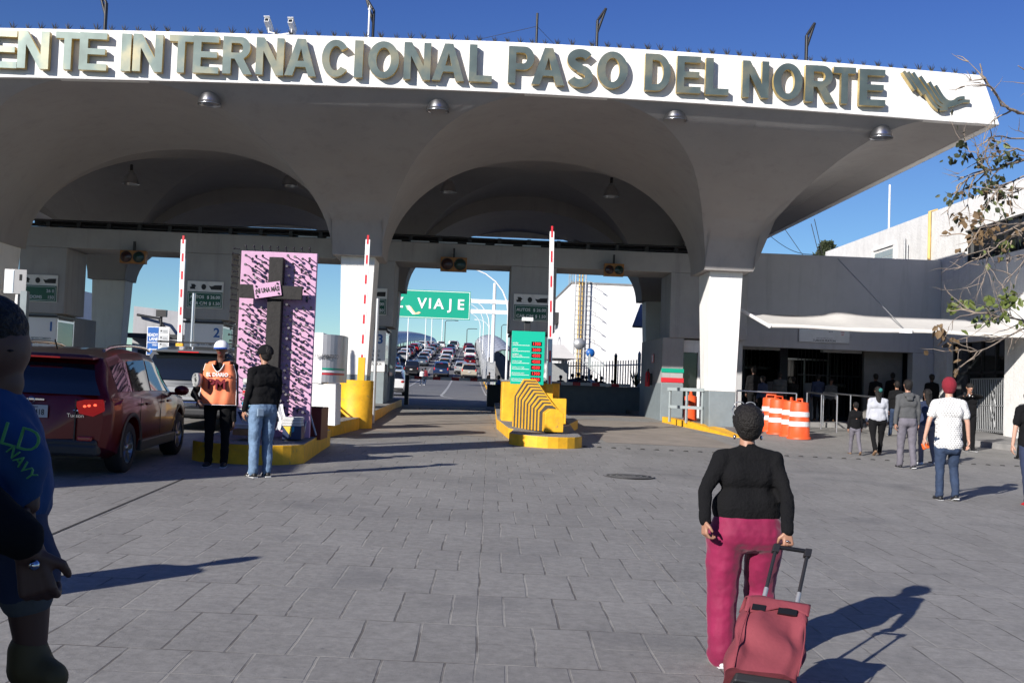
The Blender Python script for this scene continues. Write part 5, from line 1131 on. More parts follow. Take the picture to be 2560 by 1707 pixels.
def make_car(kind, pm, hero=False):
    "body, windows, lamps, wheels; rear at y=0, nose at y=L, standing on z=0"
    k = KIND[kind]; L = k['L']; g = empty('car'); ns = 46 if hero else 26
    ys = sorted(set([round(L*i/ns, 3) for i in range(ns+1)]+[s[0] for s in k['st']]+[.03, L-.03]))
    n = 12; rings = []
    for y in ys:
        s = car_section(k, clamp(y, .0, L)); rings.append([(-x,y,z) for x, z in s[::-1]][:-1]+[(x,y,z) for x, z in s])
    nn = len(rings[0]); mb = MB(); vs = [p for r in rings for p in r]
    # dome the tail and nose outwards a little
    out = []
    for x, y, z in vs:
        W = k['W']; q = 1-(abs(x)/W)**2.6
        if y < .5: y -= .10*q*(1-y/.5)*(1 if z < 1.1 else .6)
        if y > L-.8: y += .16*q*(y-L+.8)/.8
        out.append((x, y, z))
    vs = out; fs = []
    for i in range(len(rings)-1):
        for j in range(nn-1): fs.append((i*nn+j, i*nn+j+1, (i+1)*nn+j+1, (i+1)*nn+j))
    mb.use(pm).add(vs, fs, True); mb.add(vs[:nn], [tuple(range(nn-1,-1,-1))]); m_ = (len(rings)-1)*nn; mb.add(vs[m_:], [tuple(range(nn))])
    me = mb.mesh('car_body'); o = put('body', me, g)
    bm = bmesh.new(); bm.from_mesh(me); bmesh.ops.remove_doubles(bm, verts=bm.verts, dist=.0005); bmesh.ops.recalc_face_normals(bm, faces=bm.faces)
    for f in bm.faces: f.smooth = True
    bm.to_mesh(me); bm.free()
    # wheel arches cut out
    for wy in k['wh']:
        cm = MB(); cm.lathe([(0,-2),(k['wr']+.055,-2),(k['wr']+.055,2),(0,2)], (0,wy,k['wr']+.02), 28, 'X')
        co = cm.build('cutter', 'black'); bo = o.modifiers.new('arch', 'BOOLEAN'); bo.object = co; bo.operation = 'DIFFERENCE'; bo.solver = 'EXACT'
        dg = bpy.context.evaluated_depsgraph_get(); dg.update(); nm = bpy.data.meshes.new_from_object(o.evaluated_get(dg)); o.modifiers.clear(); o.data = nm; bpy.data.objects.remove(co)
    nm = o.data; nm.materials.clear(); nm.materials.append(M[pm])
    for p in nm.polygons: p.material_index = 0; p.use_smooth = len(p.vertices) <= 4
    try: nm.set_sharp_from_angle(angle=rad(38))
    except Exception: pass
    MB().use('black').box(-k['W']*.78, k['W']*.78, .3, L-.35, k['clear']+.02, k['clear']+.45).build('underbody', None, g)
    # wheels
    for wy in k['wh']:
        for s in (-1, 1):
            wg = empty('wheel', (s*(k['W']-.13), wy, k['wr'])); wg.parent = g; r = k['wr']
            MB().use('tyre').lathe([(r*.62,-.11),(r*.9,-.115),(r,-.08),(r,.08),(r*.9,.115),(r*.62,.11)], n=30 if hero else 16, axis='X').build('tyre', None, wg)
            mb = MB(); mb.use('rim').lathe([(r*.64,s*.10),(r*.62,s*.05),(r*.2,s*.03),(0,s*.03)], n=24 if hero else 14, axis='X')
            mb.lathe([(r*.64,-.09),(r*.6,.0),(r*.64,.09)], n=20, axis='X')
            if hero:
                mb.use('black').lathe([(r*.58,s*.052),(r*.0,s*.04)], n=24, axis='X'); mb.use('rim')
                for q in range(6):
                    a = q*math.pi/3; d = Vector((0,math.cos(a),math.sin(a))); t_ = Vector((0,-math.sin(a),math.cos(a)))
                    mb.hexa([Vector((s*.06,0,0))+d*r*.1-t_*.03, Vector((s*.06,0,0))+d*r*.62-t_*.045, Vector((s*.06,0,0))+d*r*.62+t_*.045, Vector((s*.06,0,0))+d*r*.1+t_*.03],
                            [Vector((s*.085,0,0))+d*r*.1-t_*.02, Vector((s*.095,0,0))+d*r*.62-t_*.035, Vector((s*.095,0,0))+d*r*.62+t_*.035, Vector((s*.085,0,0))+d*r*.1+t_*.02])
                mb.lathe([(r*.14,s*.07),(r*.1,s*.1),(0,s*.1)], n=12, axis='X')
            mb.build('rim', None, wg)
    # windows sit 4 mm proud of the cabin skin
    st = k['st']; f = lambda j, y: interp([(s_[0], s_[j]) for s_ in st], y)
    def side_pt(y, t, s, off=.006):
        sec = car_section(k, y); a, b = sec[7], sec[8]; return (s*(lerp(a[0], b[0], t)+off), y, lerp(a[1], b[1], t))
    cab = [y for y in [L*i/80 for i in range(81)] if f(2,y)-f(1,y) > .30]
    y0, y1 = cab[0], cab[-1]
    spans = {'suv': [(y0+.28,y0+.85),(y0+.92,y0+1.72),(y0+1.79,y1-.02)], 'big': [(y0+.1,y0+1.1),(y0+1.2,y0+2.1),(y0+2.2,y1-.05)], 'sedan': [(y0+.06,y0+.75),(y0+.83,y1-.06)], 'pickup': [(y0+.14,y0+.8),(y0+.88,y1-.05)], 'van': [(y0+.25,y0+1.5),(y0+1.6,y0+2.9),(y0+3.0,y1-.05)]}[kind]
    for a, b in spans:
        for s in (-1, 1):
            mb = MB(); mb.grid(lambda u, t: side_pt(lerp(a,b,u), lerp(.04,.96,t), s), 8, 3, flip=(s > 0)); mb.build('side_window', 'cglass', g)
    def back_glass(ya, yb, wf, off, name, sgn):
        mb = MB()
        def pt(u, t):
            y = lerp(ya, yb, t); r = f(2, y); w_ = lerp(f(3,y)*.9, f(4,y)*.96, clamp((r-f(1,y))/.5))*wf; x = w_*(2*u-1)
            return (x, y-(.07*(1-(2*u-1)**2))*(1 if sgn < 0 else -1)+sgn*off, r+.012)
        mb.grid(pt, 10, 8); mb.build(name, 'cglass', g)
    return_g = g
    if kind in ('suv','big','van'):
        # rear glass on the tailgate
        zt_, zb_ = f(2, st[2][0])-.12, f(1, st[1][0])+.04
        def rp(u, t):
            z = lerp(zb_, zt_, t); y = interp([(s_[2], s_[0]) for s_ in st[:4]], z); w_ = lerp(st[1][3]*.88, st[2][4]*.93, t)
            x = w_*(2*u-1); return (x, y-.035-.075*(1-(x/k['W'])**2), z)
        mb = MB(); mb.grid(rp, 12, 6); mb.build('rear_window', 'cglass', g)
        MB().use(pm).obox((0, st[2][0]-.13, zt_+.075), (1,0,0), (0,1,0), (0,0,1), st[2][4]*.93, .15, .018).build('spoiler', None, g, bevel=.01)
        MB().use('tail_on').box(-.2,.2, st[2][0]-.295, st[2][0]-.27, zt_+.065, zt_+.085).build('high_brake_light', None, g)
    elif kind == 'sedan': back_glass(st[3][0]+.05, st[4][0]-.03, .9, .01, 'rear_window', -1); MB().use('tail_on').box(-.15,.15,1.22,1.26,1.2,1.23).build('high_brake_light', None, g)
    else:
        mb = MB(); mb.grid(lambda u, t: ((2*u-1)*lerp(.78,.70,t), lerp(1.79,1.925,t)-.02, lerp(1.24,1.72,t)), 4, 2); mb.build('rear_window', 'cglass', g)
    i1 = [i for i, s_ in enumerate(st) if s_[0] >= y1][0]
    back_glass(st[i1-1][0]-.02, st[i1+(0 if f(2,st[i1][0])-f(1,st[i1][0]) < .14 else 1)][0]-.03, .92, -.0, 'windscreen', 1)
    # tail lamps
    zl = {'suv':.90,'big':1.05,'sedan':.78,'pickup':.95,'van':1.15}[kind]; hl = {'suv':.10,'big':.2,'sedan':.08,'pickup':.16,'van':.2}[kind]
    for s in (-1, 1):
        w_ = f(3, .08); x_ = s*(w_-.14)
        if hero:
            yy = lambda x: -.075*(1-(x/k['W'])**2)
            mb = MB(); mb.use('tail_on'); A = [(.50,.99),(.60,1.02),(.80,1.03),(.82,.90),(.70,.83),(.55,.86)]; mb.add([(s*a, yy(a)-.035, z) for a, z in A]+[(s*a, yy(a)+.10, z) for a, z in A], [tuple(range(6)), tuple(range(11,5,-1))]+[(i, (i+1)%6, (i+1)%6+6, i+6) for i in range(6)]); mb.build('tail_light', None, g, bevel=.012)
            [(lambda mb: mb.use('lamp_core').sphere((s*a, yy(a)-.036, .945+.01*c_), .016, 6, 1.3, .4, 1.).build('lamp_filament', None, g))(MB()) for c_, a in enumerate((.60,.65,.72))]
            mb = MB(); mb.use('black').box(min(s*.49,s*.505), max(s*.49,s*.505), -.092, -.07, .45, 1.03); mb.build('tailgate_gap', None, g)
            mb = MB(); mb.use('tail'); A = [(.79,.0,.90),(.935,.30,.98),(.93,.42,1.04),(.80,.0,1.03)]; mb.add([(s*a, y-.01, z) for a, y, z in A]+[(s*(a-.06), y+.05, z) for a, y, z in A], [(0,1,2,3),(7,6,5,4),(0,4,5,1),(1,5,6,2),(2,6,7,3),(3,7,4,0)]); mb.build('tail_light_side', None, g, bevel=.01)
        else:
          mb = MB(); mb.use('tail_on' if kind in ('big',) else 'tail').sphere((x_, .04, zl), .1, 8, 1.35 if kind in ('suv','sedan') else .8, 1.3, hl/.1); mb.build('tail_light', None, g)
        mb = MB(); mb.use(pm).sphere((s*(k['W']+.10), y1-.02, f(1,y1)+.08), .1, 8, 1.1, .75, .8); mb.box(min(s*k['W']*.9, s*(k['W']+.05)), max(s*k['W']*.9, s*(k['W']+.05)), y1-.03, y1+.03, f(1,y1)+.01, f(1,y1)+.05); mb.build('door_mirror', None, g)
        mb = MB(); mb.use('signwhite').sphere((s*(f(3,L-.25)-.18), L-.14, .72), .1, 6, 1.4, .8, .7); mb.build('headlight', None, g)
    MB().use('plate').box(-.16,.16,-.115,-.10,.78 if kind != 'sedan' else .62,.93 if kind != 'sedan' else .77).build('number_plate', None, g)
    MB().use('cladding').box(-k['W']*.84,k['W']*.84,-.10,.12,.36,.52).build('rear_bumper', None, g, bevel=.04)
    return g
def car_at(tpl, x, y, rz, lab, group, pm=None):
    g = copy_tree(tpl); g.location = (x, y, G(x, y)); sl = math.atan2(G(x,y+3)-G(x,y), 3); g.rotation_euler = (sl, 0, rz)
    tag(g, lab, 'car', group)
    if pm:
        for c in kids(g):
            if c.name.split('.')[0] in ('body','door_mirror','spoiler'):
                me = MESHC.get((c.data.name, pm))
                if me is None:
                    me = c.data.copy(); me.materials.clear(); me.materials.append(M[pm]); MESHC[(c.data.name, pm)] = me
                c.data = me
    return g
MESHC = {}
# the dark red car in front at the left
M['paint_maroon'].node_tree.nodes['Principled BSDF'].inputs['Coat Weight'].default_value = .3; M['paint_maroon'].node_tree.nodes['Principled BSDF'].inputs['Specular IOR Level'].default_value = .3
suv = make_car('suv', 'paint_maroon', True); suv.location = (-5.36, 13.72, G(-5.4, 14.7)-.035); suv.rotation_euler = (rad(1.5), rad(.8), rad(1.0))
tag(suv, 'dark red sport utility car with lit tail lights waiting at the left', 'car')
suv.scale = (1.02, 1.0, .965)
for c in kids(suv):
    if c.name.startswith('number_plate'): bpy.data.objects.remove(c)
g = suv
o = MB().use('plate').box(-.16,.16,-.012,.0,-.08,.08).build('number_plate', None, g, (0.02,-.115,.86), .003)
text(o, '9418', (.045,-.014,-.045), .075, 'signblack', .02, .001, sx=.75); text(o, 'TEXAS', (0,-.014,.045), .022, 'navy', .02, .001)
for s in (-1, 1):
    pts = [(s*.60, .55+2.1*t/10., 1.665+.075*math.sin(math.pi*t/10)**.5) for t in range(11)]
    MB().use('chrome').tube(pts, .022, 8).build('roof_rail', None, g)
    for wy in KIND['suv']['wh']:
        mb = MB(); mb.use('cladding'); r = .405
        mb.grid(lambda u, t: (s*(.012*math.sin(t*3.14)+.004+max(q[0] for q in car_section(KIND['suv'], wy+math.cos(rad(lerp(-14,194,u)))*lerp(r,r+.06,t)))), wy+math.cos(rad(lerp(-14,194,u)))*lerp(r,r+.06,t), .37+math.sin(rad(lerp(-14,194,u)))*lerp(r,r+.06,t)), 24, 2); mb.build('arch_trim', None, g)
    mb = MB(); mb.use('cladding').box(min(s*.86,s*.935), max(s*.86,s*.935), 1.28, 3.07, .27, .42); mb.build('sill_trim', None, g, bevel=.02)
    for dy in (1.45, 2.55): MB().use('paint_maroon').obox((s*.955, dy, .93), (1,0,0), (0,1,0), (0,0,1), .018, .10, .018).build('door_handle', None, g, bevel=.012)
    for dy in (1.2, 2.22): MB().use('black').box(min(s*.923,s*.929), max(s*.923,s*.929), dy, dy+.008, .45, 1.02).build('door_gap', None, g)
MB().use('chrome').box(-.13,.13,-.122,-.112,1.0,1.02).build('tailgate_trim', None, g); text(g, 'Tucson', (.50,-.085,.80), .05, 'chrome', .0, .003, name='tailgate_lettering')
MB().use('chrome').lathe([(.035,-.004),(.045,0),(.035,.004)], (-.02,-.125,1.0), 16, 'Y').build('badge', None, g)
MB().use('cladding').box(-.78,.78,-.115,.1,.30,.46).build('bumper_cladding', None, g, bevel=.04)
for s in (-1, 1):
    MB().use('tail').box(s*.62-.09, s*.62+.09, -.10, -.03, .50, .56).build('reflector', None, g, bevel=.015)
    mb = MB(); mb.use('chrome').sphere((s*.53,-.062,.885), .07, 8, 1.2, .3, .35); mb.build('reversing_light', None, g)
MB().use('black').tube([(.0,.60,1.66),(.0,.5,1.78)], .01, 5).build('aerial', None, g)
# grey truck ahead of it
big = make_car('big', 'paint_grey')
p0_ = (-5.55, 21.7); g = car_at(big, p0_[0], p0_[1], 0., 'dark grey sport utility truck with roof bars ahead of the red car', 'cars')
del g['group']; g.scale = (1, 1, .90)
for s in (-1, 1): MB().use('black').tube([(s*.72,.4,1.97),(s*.72,2.9,1.98)], .022, 6).build('roof_rail', None, g)
MB().use('black').box(-.72,.72,.5,.56,1.95,1.985).build('cross_bar', None, g); MB().use('chrome').box(-.93,.93,-.14,.05,.55,.68).build('chrome_bumper', None, g, bevel=.03)
MB().use('paint_silver').box(-.9,.9,-.115,-.08,.70,.98).build('tailgate', None, g, bevel=.02)
# a mass of cars climbing the bridge, each its own
tpl = {'suv': make_car('suv', 'paint_white'), 'sedan': make_car('sedan', 'paint_silver'), 'pickup': make_car('pickup', 'paint_black'), 'big': big, 'van': make_car('van', 'paint_white')}
PN = {'paint_maroon':'dark red','paint_white':'white','paint_black':'black','paint_navy':'navy blue','paint_silver':'silver','paint_beige':'beige','paint_red':'bright red','paint_grey':'dark grey','paint_slate':'slate blue'}
KN = {'suv':'utility car','sedan':'saloon','pickup':'pickup truck','big':'large utility truck','van':'van'}
# (u, v of rear bottom on the photograph, kind, colour)
CARS = [(1172,947,'big','paint_beige'),(1102,943,'big','paint_navy'),(1027,940,'pickup','paint_black'),(985,955,'suv','paint_slate'),(1016,978,'suv','paint_white'),
 (1152,936,'suv','paint_silver'),(1103,925,'suv','paint_beige'),(1168,917,'suv','paint_maroon'),(1094,913,'suv','paint_white'),(1113,905,'big','paint_white'),(1164,898,'big','paint_white'),
 (1049,916,'sedan','paint_slate'),(1003,905,'suv','paint_silver'),(1047,899,'suv','paint_white'),(1012,897,'suv','paint_white'),(1058,895,'sedan','paint_white'),(1121,900,'big','paint_red'),
 (1078,893,'suv','paint_silver'),(1062,890,'sedan','paint_maroon'),(1031,888,'suv','paint_maroon'),(1166,886,'pickup','paint_maroon'),(1185,880,'big','paint_maroon'),(1126,882,'suv','paint_black'),
 (1120,877,'van','paint_white'),(1141,880,'sedan','paint_white'),(1045,881,'suv','paint_red'),(1072,882,'suv','paint_grey'),(1084,880,'suv','paint_maroon'),(1099,878,'sedan','paint_black'),
 (1055,873,'pickup','paint_white'),(1082,871,'suv','paint_red'),(1147,872,'big','paint_white'),(1140,867,'suv','paint_silver'),(1099,870,'sedan','paint_silver'),(1186,868,'van','paint_black'),
 (1126,867,'sedan','paint_red'),(1067,868,'sedan','paint_silver'),(1036,872,'sedan','paint_white'),(1152,864,'sedan','paint_black'),(1008,925,'suv','paint_navy'),(1072,908,'suv','paint_silver'),(1028,903,'sedan','paint_maroon'),(1140,893,'suv','paint_navy'),(1090,888,'suv','paint_beige'),(1015,880,'suv','paint_silver'),(1110,872,'pickup','paint_white'),(1060,878,'suv','paint_white'),(1170,874,'suv','paint_silver'),(1030,866,'suv','paint_white'),(1112,865,'suv','paint_silver')]
lanes = {}; placed = []
for i, (u, v, kd, pm) in enumerate(CARS):
    lo, hi = 50., 470.; H_px = 968+.037*(u-1280)
    for _ in range(40):
        m_ = (lo+hi)/2; d = ray(u, v); p = CAM+d*(m_/d.y)
        if p.z > G(p.x, m_): lo = m_
        else: hi = m_
    x = p.x; y = lo
    if i == 4: x, y = -4.8, 68
    if i > 5: x = min([0., -3.4, -6.9, -10.3], key=lambda q: abs(q-x))+random.uniform(-.25,.25)
    for _ in range(50):
        hit = [q for q in placed if abs(q[0]-x) < 1.9 and abs(q[1]-y) < 5.9]
        if not hit: break
        y = max(q[1] for q in hit)+6.2
    if y > 450: continue
    placed.append((x, y))
    ln = min((0., 'right lane'), (-3.4, 'second lane from right'), (-6.9, 'third lane from right'), (-10.3, 'leftmost lane'), key=lambda q: abs(q[0]-x))[1]
    lanes.setdefault(ln, []).append((y, kd, pm, x, i))
ORD = ['nearest','second','third','fourth','fifth','sixth','seventh','eighth','ninth','tenth','eleventh','twelfth','thirteenth','fourteenth','fifteenth']
for ln, cs in lanes.items():
    cs.sort(key=lambda c: c[0])
    for r, (y, kd, pm, x, i) in enumerate(cs):
        car_at(tpl[kd], x, y, random.uniform(-.02,.02), '%s %s, %s in the %s of the bridge queue' % (PN[pm], KN[kd], ORD[r], ln), 'cars queuing up the bridge', pm)
def purge(o):
    for c in kids(o): purge(c)
    bpy.data.objects.remove(o)
for t in set(tpl.values()): purge(t)
# ------------------------------------------------------------------ people
def smat(n, c, rough=.6, **k): M[n] = mat(n, c, rough, **k); return n
smat('skin_tan', (.36,.185,.12), .5, var=.08, vscale=20); smat('skin_light', (.52,.30,.22), .5, var=.08, vscale=20); smat('skin_dark', (.12,.055,.035), .45, var=.1, vscale=20)
smat('hair', (.012,.010,.009), .55, bump=.8, bscale=90, spec=.3); smat('hair_brown', (.03,.018,.012), .5, bump=.8, bscale=90)
smat('knit_black', (.006,.006,.007), .95, bump=.5, bscale=60, spec=.2); smat('velour', (.22,.004,.05), .75, sheen=.35, var=.25, vscale=5, bump=.4, bscale=9)
smat('black_cloth', (.006,.006,.007), .95, spec=.2, bump=.5, bscale=12); smat('denim', (.14,.22,.34), .85, var=.4, vscale=9, bump=.6, bscale=14); smat('dark_denim', (.022,.04,.085), .85, var=.3, vscale=8, bump=.6, bscale=14)
smat('grey_fleece', (.075,.077,.08), .95, bump=.4, bscale=12); smat('grey_trouser', (.14,.13,.155), .9, var=.2, vscale=6, bump=.4, bscale=10); smat('pale_grey_knit', (.42,.43,.47), .9, bump=.4, bscale=12)
smat('vest_orange', (.82,.22,.095), .7, var=.12, vscale=5, bump=.5, bscale=8); smat('cap_white', (.78,.78,.78), .7); smat('cap_blue', (.03,.10,.42), .6); smat('beanie', (.20,.01,.022), .95, bump=.6, bscale=50)
smat('shoe_black', (.012,.012,.014), .5); smat('shoe_white', (.65,.65,.65), .5); smat('shoe_brown', (.20,.12,.07), .7); smat('cap_red', (.55,.012,.02), .6); smat('blue_sweat', (.005,.045,.15), .85, var=.15, vscale=7, bump=.5, bscale=9)  # blue_sweat is deepened to hold the shade on the carried child
smat('denim_pocket', (.22,.30,.40), .9); smat('navy_cloth', (.02,.03,.07), .9, bump=.3, bscale=12); smat('maroon_cloth', (.15,.01,.02), .9); smat('teal_scrunchie', (.02,.14,.13), .8); smat('shirt_white', (.66,.66,.65), .85)
def dotted():
    m, n, b = nodes('white_print_shirt'); N = n.nodes.new; L = n.links.new
    tc = N('ShaderNodeTexCoord'); mp = N('ShaderNodeMapping'); mp.inputs['Scale'].default_value = (24, 0, 34); L(tc.outputs['Object'], mp.inputs[0])
    sp = N('ShaderNodeSeparateXYZ'); L(mp.outputs[0], sp.inputs[0])
    def mth(op, a, c=None):
        r = N('ShaderNodeMath'); r.operation = op
        for i, q in enumerate((a, c)):
            if q is None: continue
            if isinstance(q, (int, float)): r.inputs[i].default_value = q
            else: L(q, r.inputs[i])
        return r.outputs[0]
    row = mth('FLOOR', sp.outputs[2]); off = mth('MULTIPLY', mth('MODULO', row, 2.), .5); fx = mth('FRACT', mth('ADD', mth('ADD', sp.outputs[0], off), 100.)); fz = mth('FRACT', mth('ADD', sp.outputs[2], 100.))
    dx = mth('MULTIPLY', mth('ABSOLUTE', mth('SUBTRACT', fx, .5)), 1.0); dz = mth('MULTIPLY', mth('ABSOLUTE', mth('SUBTRACT', fz, .5)), 1.6)
    d = mth('LESS_THAN', mth('ADD', dx, dz), .34)
    mx = N('ShaderNodeMix'); mx.data_type = 'RGBA'; mx.inputs['A'].default_value = (.68,.68,.67,1); mx.inputs['B'].default_value = (.16,.13,.13,1); L(d, mx.inputs['Factor']); L(mx.outputs['Result'], b.inputs['Base Color'])
    b.inputs['Roughness'].default_value = .85; return m
M['dot_shirt'] = dotted()
CH_ = bpy.data.textures.new('strands', 'CLOUDS'); CH_.noise_scale = .028; CH_.noise_depth = 3
CL = bpy.data.textures.new('folds', 'CLOUDS'); CL.noise_scale = .11; CL.noise_depth = 2
def capsule(mb, p0, r0, p1, r1, ka=1., kb=1., fr=None, n=14):
    p0, p1 = Vector(p0), Vector(p1); d = p1-p0; L_ = d.length
    d = d/L_ if L_ > 1e-6 else Vector((0,0,1))
    a = Vector(fr) if fr else (Vector((1,0,0)) if abs(d.x) < .8 else Vector((0,1,0)))
    a = (a-d*a.dot(d)).normalized(); b = d.cross(a)
    rings = [(-math.cos(t*math.pi/8)*r0, math.sin(t*math.pi/8)*r0, 0) for t in range(0,5)]+[(L_+math.sin(t*math.pi/8)*r1, math.cos(t*math.pi/8)*r1, 1) for t in range(0,5)]
    vs = []
    for h, r, _ in rings:
        r = max(r, .0006)
        for k in range(n):
            t = 2*math.pi*k/n; vs.append(p0+d*h+a*(math.cos(t)*r*ka)+b*(math.sin(t)*r*kb))
    m = len(rings); fs = [(i*n+k, i*n+(k+1)%n, (i+1)*n+(k+1)%n, (i+1)*n+k) for i in range(m-1) for k in range(n)]
    fs += [tuple(range(n-1,-1,-1)), tuple(range((m-1)*n, m*n))]
    mb.add(vs, fs, True)
def blob(name, caps, m, parent, voxel=.014, fold=0., smooth=4, extra=None):
    mb = MB(); mb.use(m)
    for c in caps: capsule(mb, *c)
    o = mb.build(name, None, parent); me0 = o.data
    r = o.modifiers.new('r', 'REMESH'); r.mode = 'VOXEL'; r.voxel_size = voxel; r.use_smooth_shade = True
    s = o.modifiers.new('s', 'SMOOTH'); s.iterations = smooth; s.factor = .5
    if fold:
        dsp = o.modifiers.new('d', 'DISPLACE'); dsp.texture = CH_ if name == 'hair' else CL; dsp.strength = fold; dsp.mid_level = .5; dsp.texture_coords = 'LOCAL'
    dg = bpy.context.evaluated_depsgraph_get(); dg.update()
    me = bpy.data.meshes.new_from_object(o.evaluated_get(dg)); o.modifiers.clear(); o.data = me; bpy.data.meshes.remove(me0)
    me.materials.clear(); me.materials.append(M[m])
    return o
def hand_caps(W, d, nrm, side, curl=.5, s=1.):
    "palm with four unequal fingers and a thumb; d along the fingers, nrm out of the palm"
    W, d, nrm = Vector(W), Vector(d).normalized(), Vector(nrm).normalized(); lat = d.cross(nrm).normalized()*side; nrm = (nrm-d*nrm.dot(d)).normalized()
    out = []
    for i, q in enumerate((-.028,-.009,.010,.027)): out.append((W+lat*q*.6*s+d*.01*s, .014*s, W+d*.085*s+lat*q*s, .0125*s))
    for i, (q, ln) in enumerate(((-.030,.078),(-.010,.088),(.010,.083),(.029,.064))):
        a = W+d*.085*s+lat*q*s; ang = curl*(.9+.08*i); d1 = (d*math.cos(ang)+nrm*math.sin(ang)).normalized(); b = a+d1*ln*.45*s
        d2 = (d*math.cos(ang*2.1)+nrm*math.sin(ang*2.1)).normalized(); c = b+d2*ln*.32*s; d3 = (d*math.cos(ang*2.9)+nrm*math.sin(ang*2.9)).normalized()
        out += [(a,.0095*s,b,.009*s), (b,.009*s,c,.0082*s), (c,.0082*s,c+d3*ln*.22*s,.0072*s)]
    t0 = W+d*.02*s-lat*.026*s; t1 = t0+(d*.6-lat*.75+nrm*.25).normalized()*.040*s; t2 = t1+(d*.85-lat*.15+nrm*.55).normalized()*.032*s
    out += [(t0,.014*s,t1,.0115*s), (t1,.0115*s,t2,.009*s)]
    return out
def person(pos, H=1.75, rz=0., top='black_cloth', bot='dark_denim', shoe='shoe_black', skin='skin_tan', hair='hair', hat=None, build=1., hips=1.,
           legs=((.0,.0),(.0,.0)), arms=None, sleeve=1., hem=.86, label='', group=None, long_hair=False, fine=False, face=False, hood=False, shadow=True, wide_leg=1., head_turn=0., lean=0., sink=None, feet=True, bald=False, cat='person', belly=1., hs=1.):
    s = H/1.75; g = empty('person', (pos[0], pos[1], pos[2] if len(pos) > 2 else G(pos[0], pos[1])+(sink or 0)), rz, label, cat, group)
    V = lambda x, y, z: Vector((x*s, y*s, z*s)); hw = .095*hips
    # legs: (thigh pitch forward +, knee bend)
    pts = []
    for sd, (tp, kb) in zip((-1, 1), legs):
        hip = V(sd*hw, 0, .90); kn = hip+Vector((sd*.012, math.sin(tp), -math.cos(tp)))*.43*s; an = kn+Vector((0, math.sin(tp-kb), -math.cos(tp-kb)))*.40*s
        pts.append((hip, kn, an, tp-kb))
    low = min(p[2].z for p in pts)-.075*s; dz = -low
    pts = [(a+Vector((0,0,dz)), b+Vector((0,0,dz)), c+Vector((0,0,dz)), t) for a, b, c, t in pts]
    U = lambda x, y, z: Vector((x*s, (y+lean*max(0,(z-.9)))*s, z*s+dz))
    ws = build
    sh = [U(-.178*ws**.5, 0, 1.405), U(.178*ws**.5, 0, 1.405)]
    if arms is None: arms = ((.05,.12,.15),(.05,.12,.15))
    ap = []
    for sd, a, S in zip((-1, 1), arms, sh):
        if len(a) == 3:                         # swing forward, outward, elbow bend
            sw, ou, eb = a; el = S+Vector((sd*math.sin(ou), math.sin(sw), -math.cos(sw)*math.cos(ou)))*.285*s
            wr = el+Vector((sd*math.sin(ou)*.6-sd*.02, math.sin(sw+eb), -math.cos(sw+eb)))*.25*s; ap.append((S, el, wr, None, Vector((-sd,0,0)), .45))
        else: el, wr, hd, nr, cu = a; ap.append((S, Vector(el), Vector(wr), Vector(hd), Vector(nr), cu))
    # continuous skin body
    vox = .011 if fine else .015
    hc = U(0, .015, 1.635); Rh = .103*s
    body = [(U(0,0,1.36), .06*s, U(0,.01,1.56), .052*s), (U(0,.0,1.0), .10*s, U(0,0,1.30), .11*s, 1.25, .8), (hc+Vector((0,-.012*s,.018*s)), Rh*.93, hc+Vector((0,.01*s,.012*s)), Rh*.90, .82, 1.0), (hc+Vector((0,.035*s,-.055*s)), .052*s, hc+Vector((0,.02*s,0)), .075*s, .95, 1.)]
    if face or fine:
        body += [(hc+Vector((0,.093*s,.012*s)), .011*s, hc+Vector((0,.112*s,-.022*s)), .016*s), (hc+Vector((0,.075*s,-.085*s)), .022*s, hc+Vector((0,.06*s,-.075*s)), .03*s), (hc+Vector((-.03*s,.078*s,.03*s)), .014*s, hc+Vector((.03*s,.078*s,.03*s)), .014*s), (hc+Vector((0,.088*s,-.05*s)), .014*s, hc+Vector((0,.08*s,-.05*s)), .024*s, 1.4, 1)]
    for sd in (-1, 1): body.append((hc+Vector((sd*.079*s,-.01*s,-.012*s)), .012*s, hc+Vector((sd*.087*s,-.02*s,.018*s)), .015*s, .5, 1.3))
    for sd, (S, el, wr, hd, nr, cu) in zip((-1, 1), ap):
        body += [(S, .045*s*ws**.5, el, .036*s), (el, .036*s, wr, .025*s)]
    for hip, kn, an, t in pts: body += [(hip, .075*s, kn, .05*s), (kn, .05*s, an, .035*s)]
    body.append((U(-.06,0,.93), .10*s, U(.06,0,.93), .10*s))
    if bald: pass
    bo = blob('body', body, skin, g, vox)
    # hands, joined to the body mesh
    hv = .0055 if fine else .0085
    hb = []
    for sd, (S, el, wr, hd, nr, cu) in zip((-1, 1), ap):
        d = (hd if hd is not None else (wr-el)).normalized(); hb += [(wr-d*.008*s, .022*s, wr+d*.01*s, .022*s)]+hand_caps(wr, d, nr, sd, cu, s*.98)
    ho = blob('hands', hb, skin, g, hv, smooth=2)
    bm = bmesh.new(); bm.from_mesh(bo.data); bm.from_mesh(ho.data); bm.to_mesh(bo.data); bm.free(); bpy.data.objects.remove(ho)
    for p in bo.data.polygons: p.use_smooth = True
    if face:
        for sd in (-1, 1): mb = MB(); mb.use('signwhite').sphere(hc+Vector((sd*.031*s,.083*s,.012*s)), .0115*s, 6); mb.use('black').sphere(hc+Vector((sd*.031*s,.091*s,.012*s)), .006*s, 5); mb.build('eye', None, g)
        mb = MB(); mb.use('beanie').sphere(hc+Vector((0,.10*s,-.05*s)), .02*s, 6, 1.2, .5, .32); mb.build('mouth', None, g)
        for sd in (-1, 1): mb = MB(); mb.use('hair').sphere(hc+Vector((sd*.032*s,.09*s,.036*s)), .02*s, 5, 1.1, .4, .2); mb.build('eyebrow', None, g)
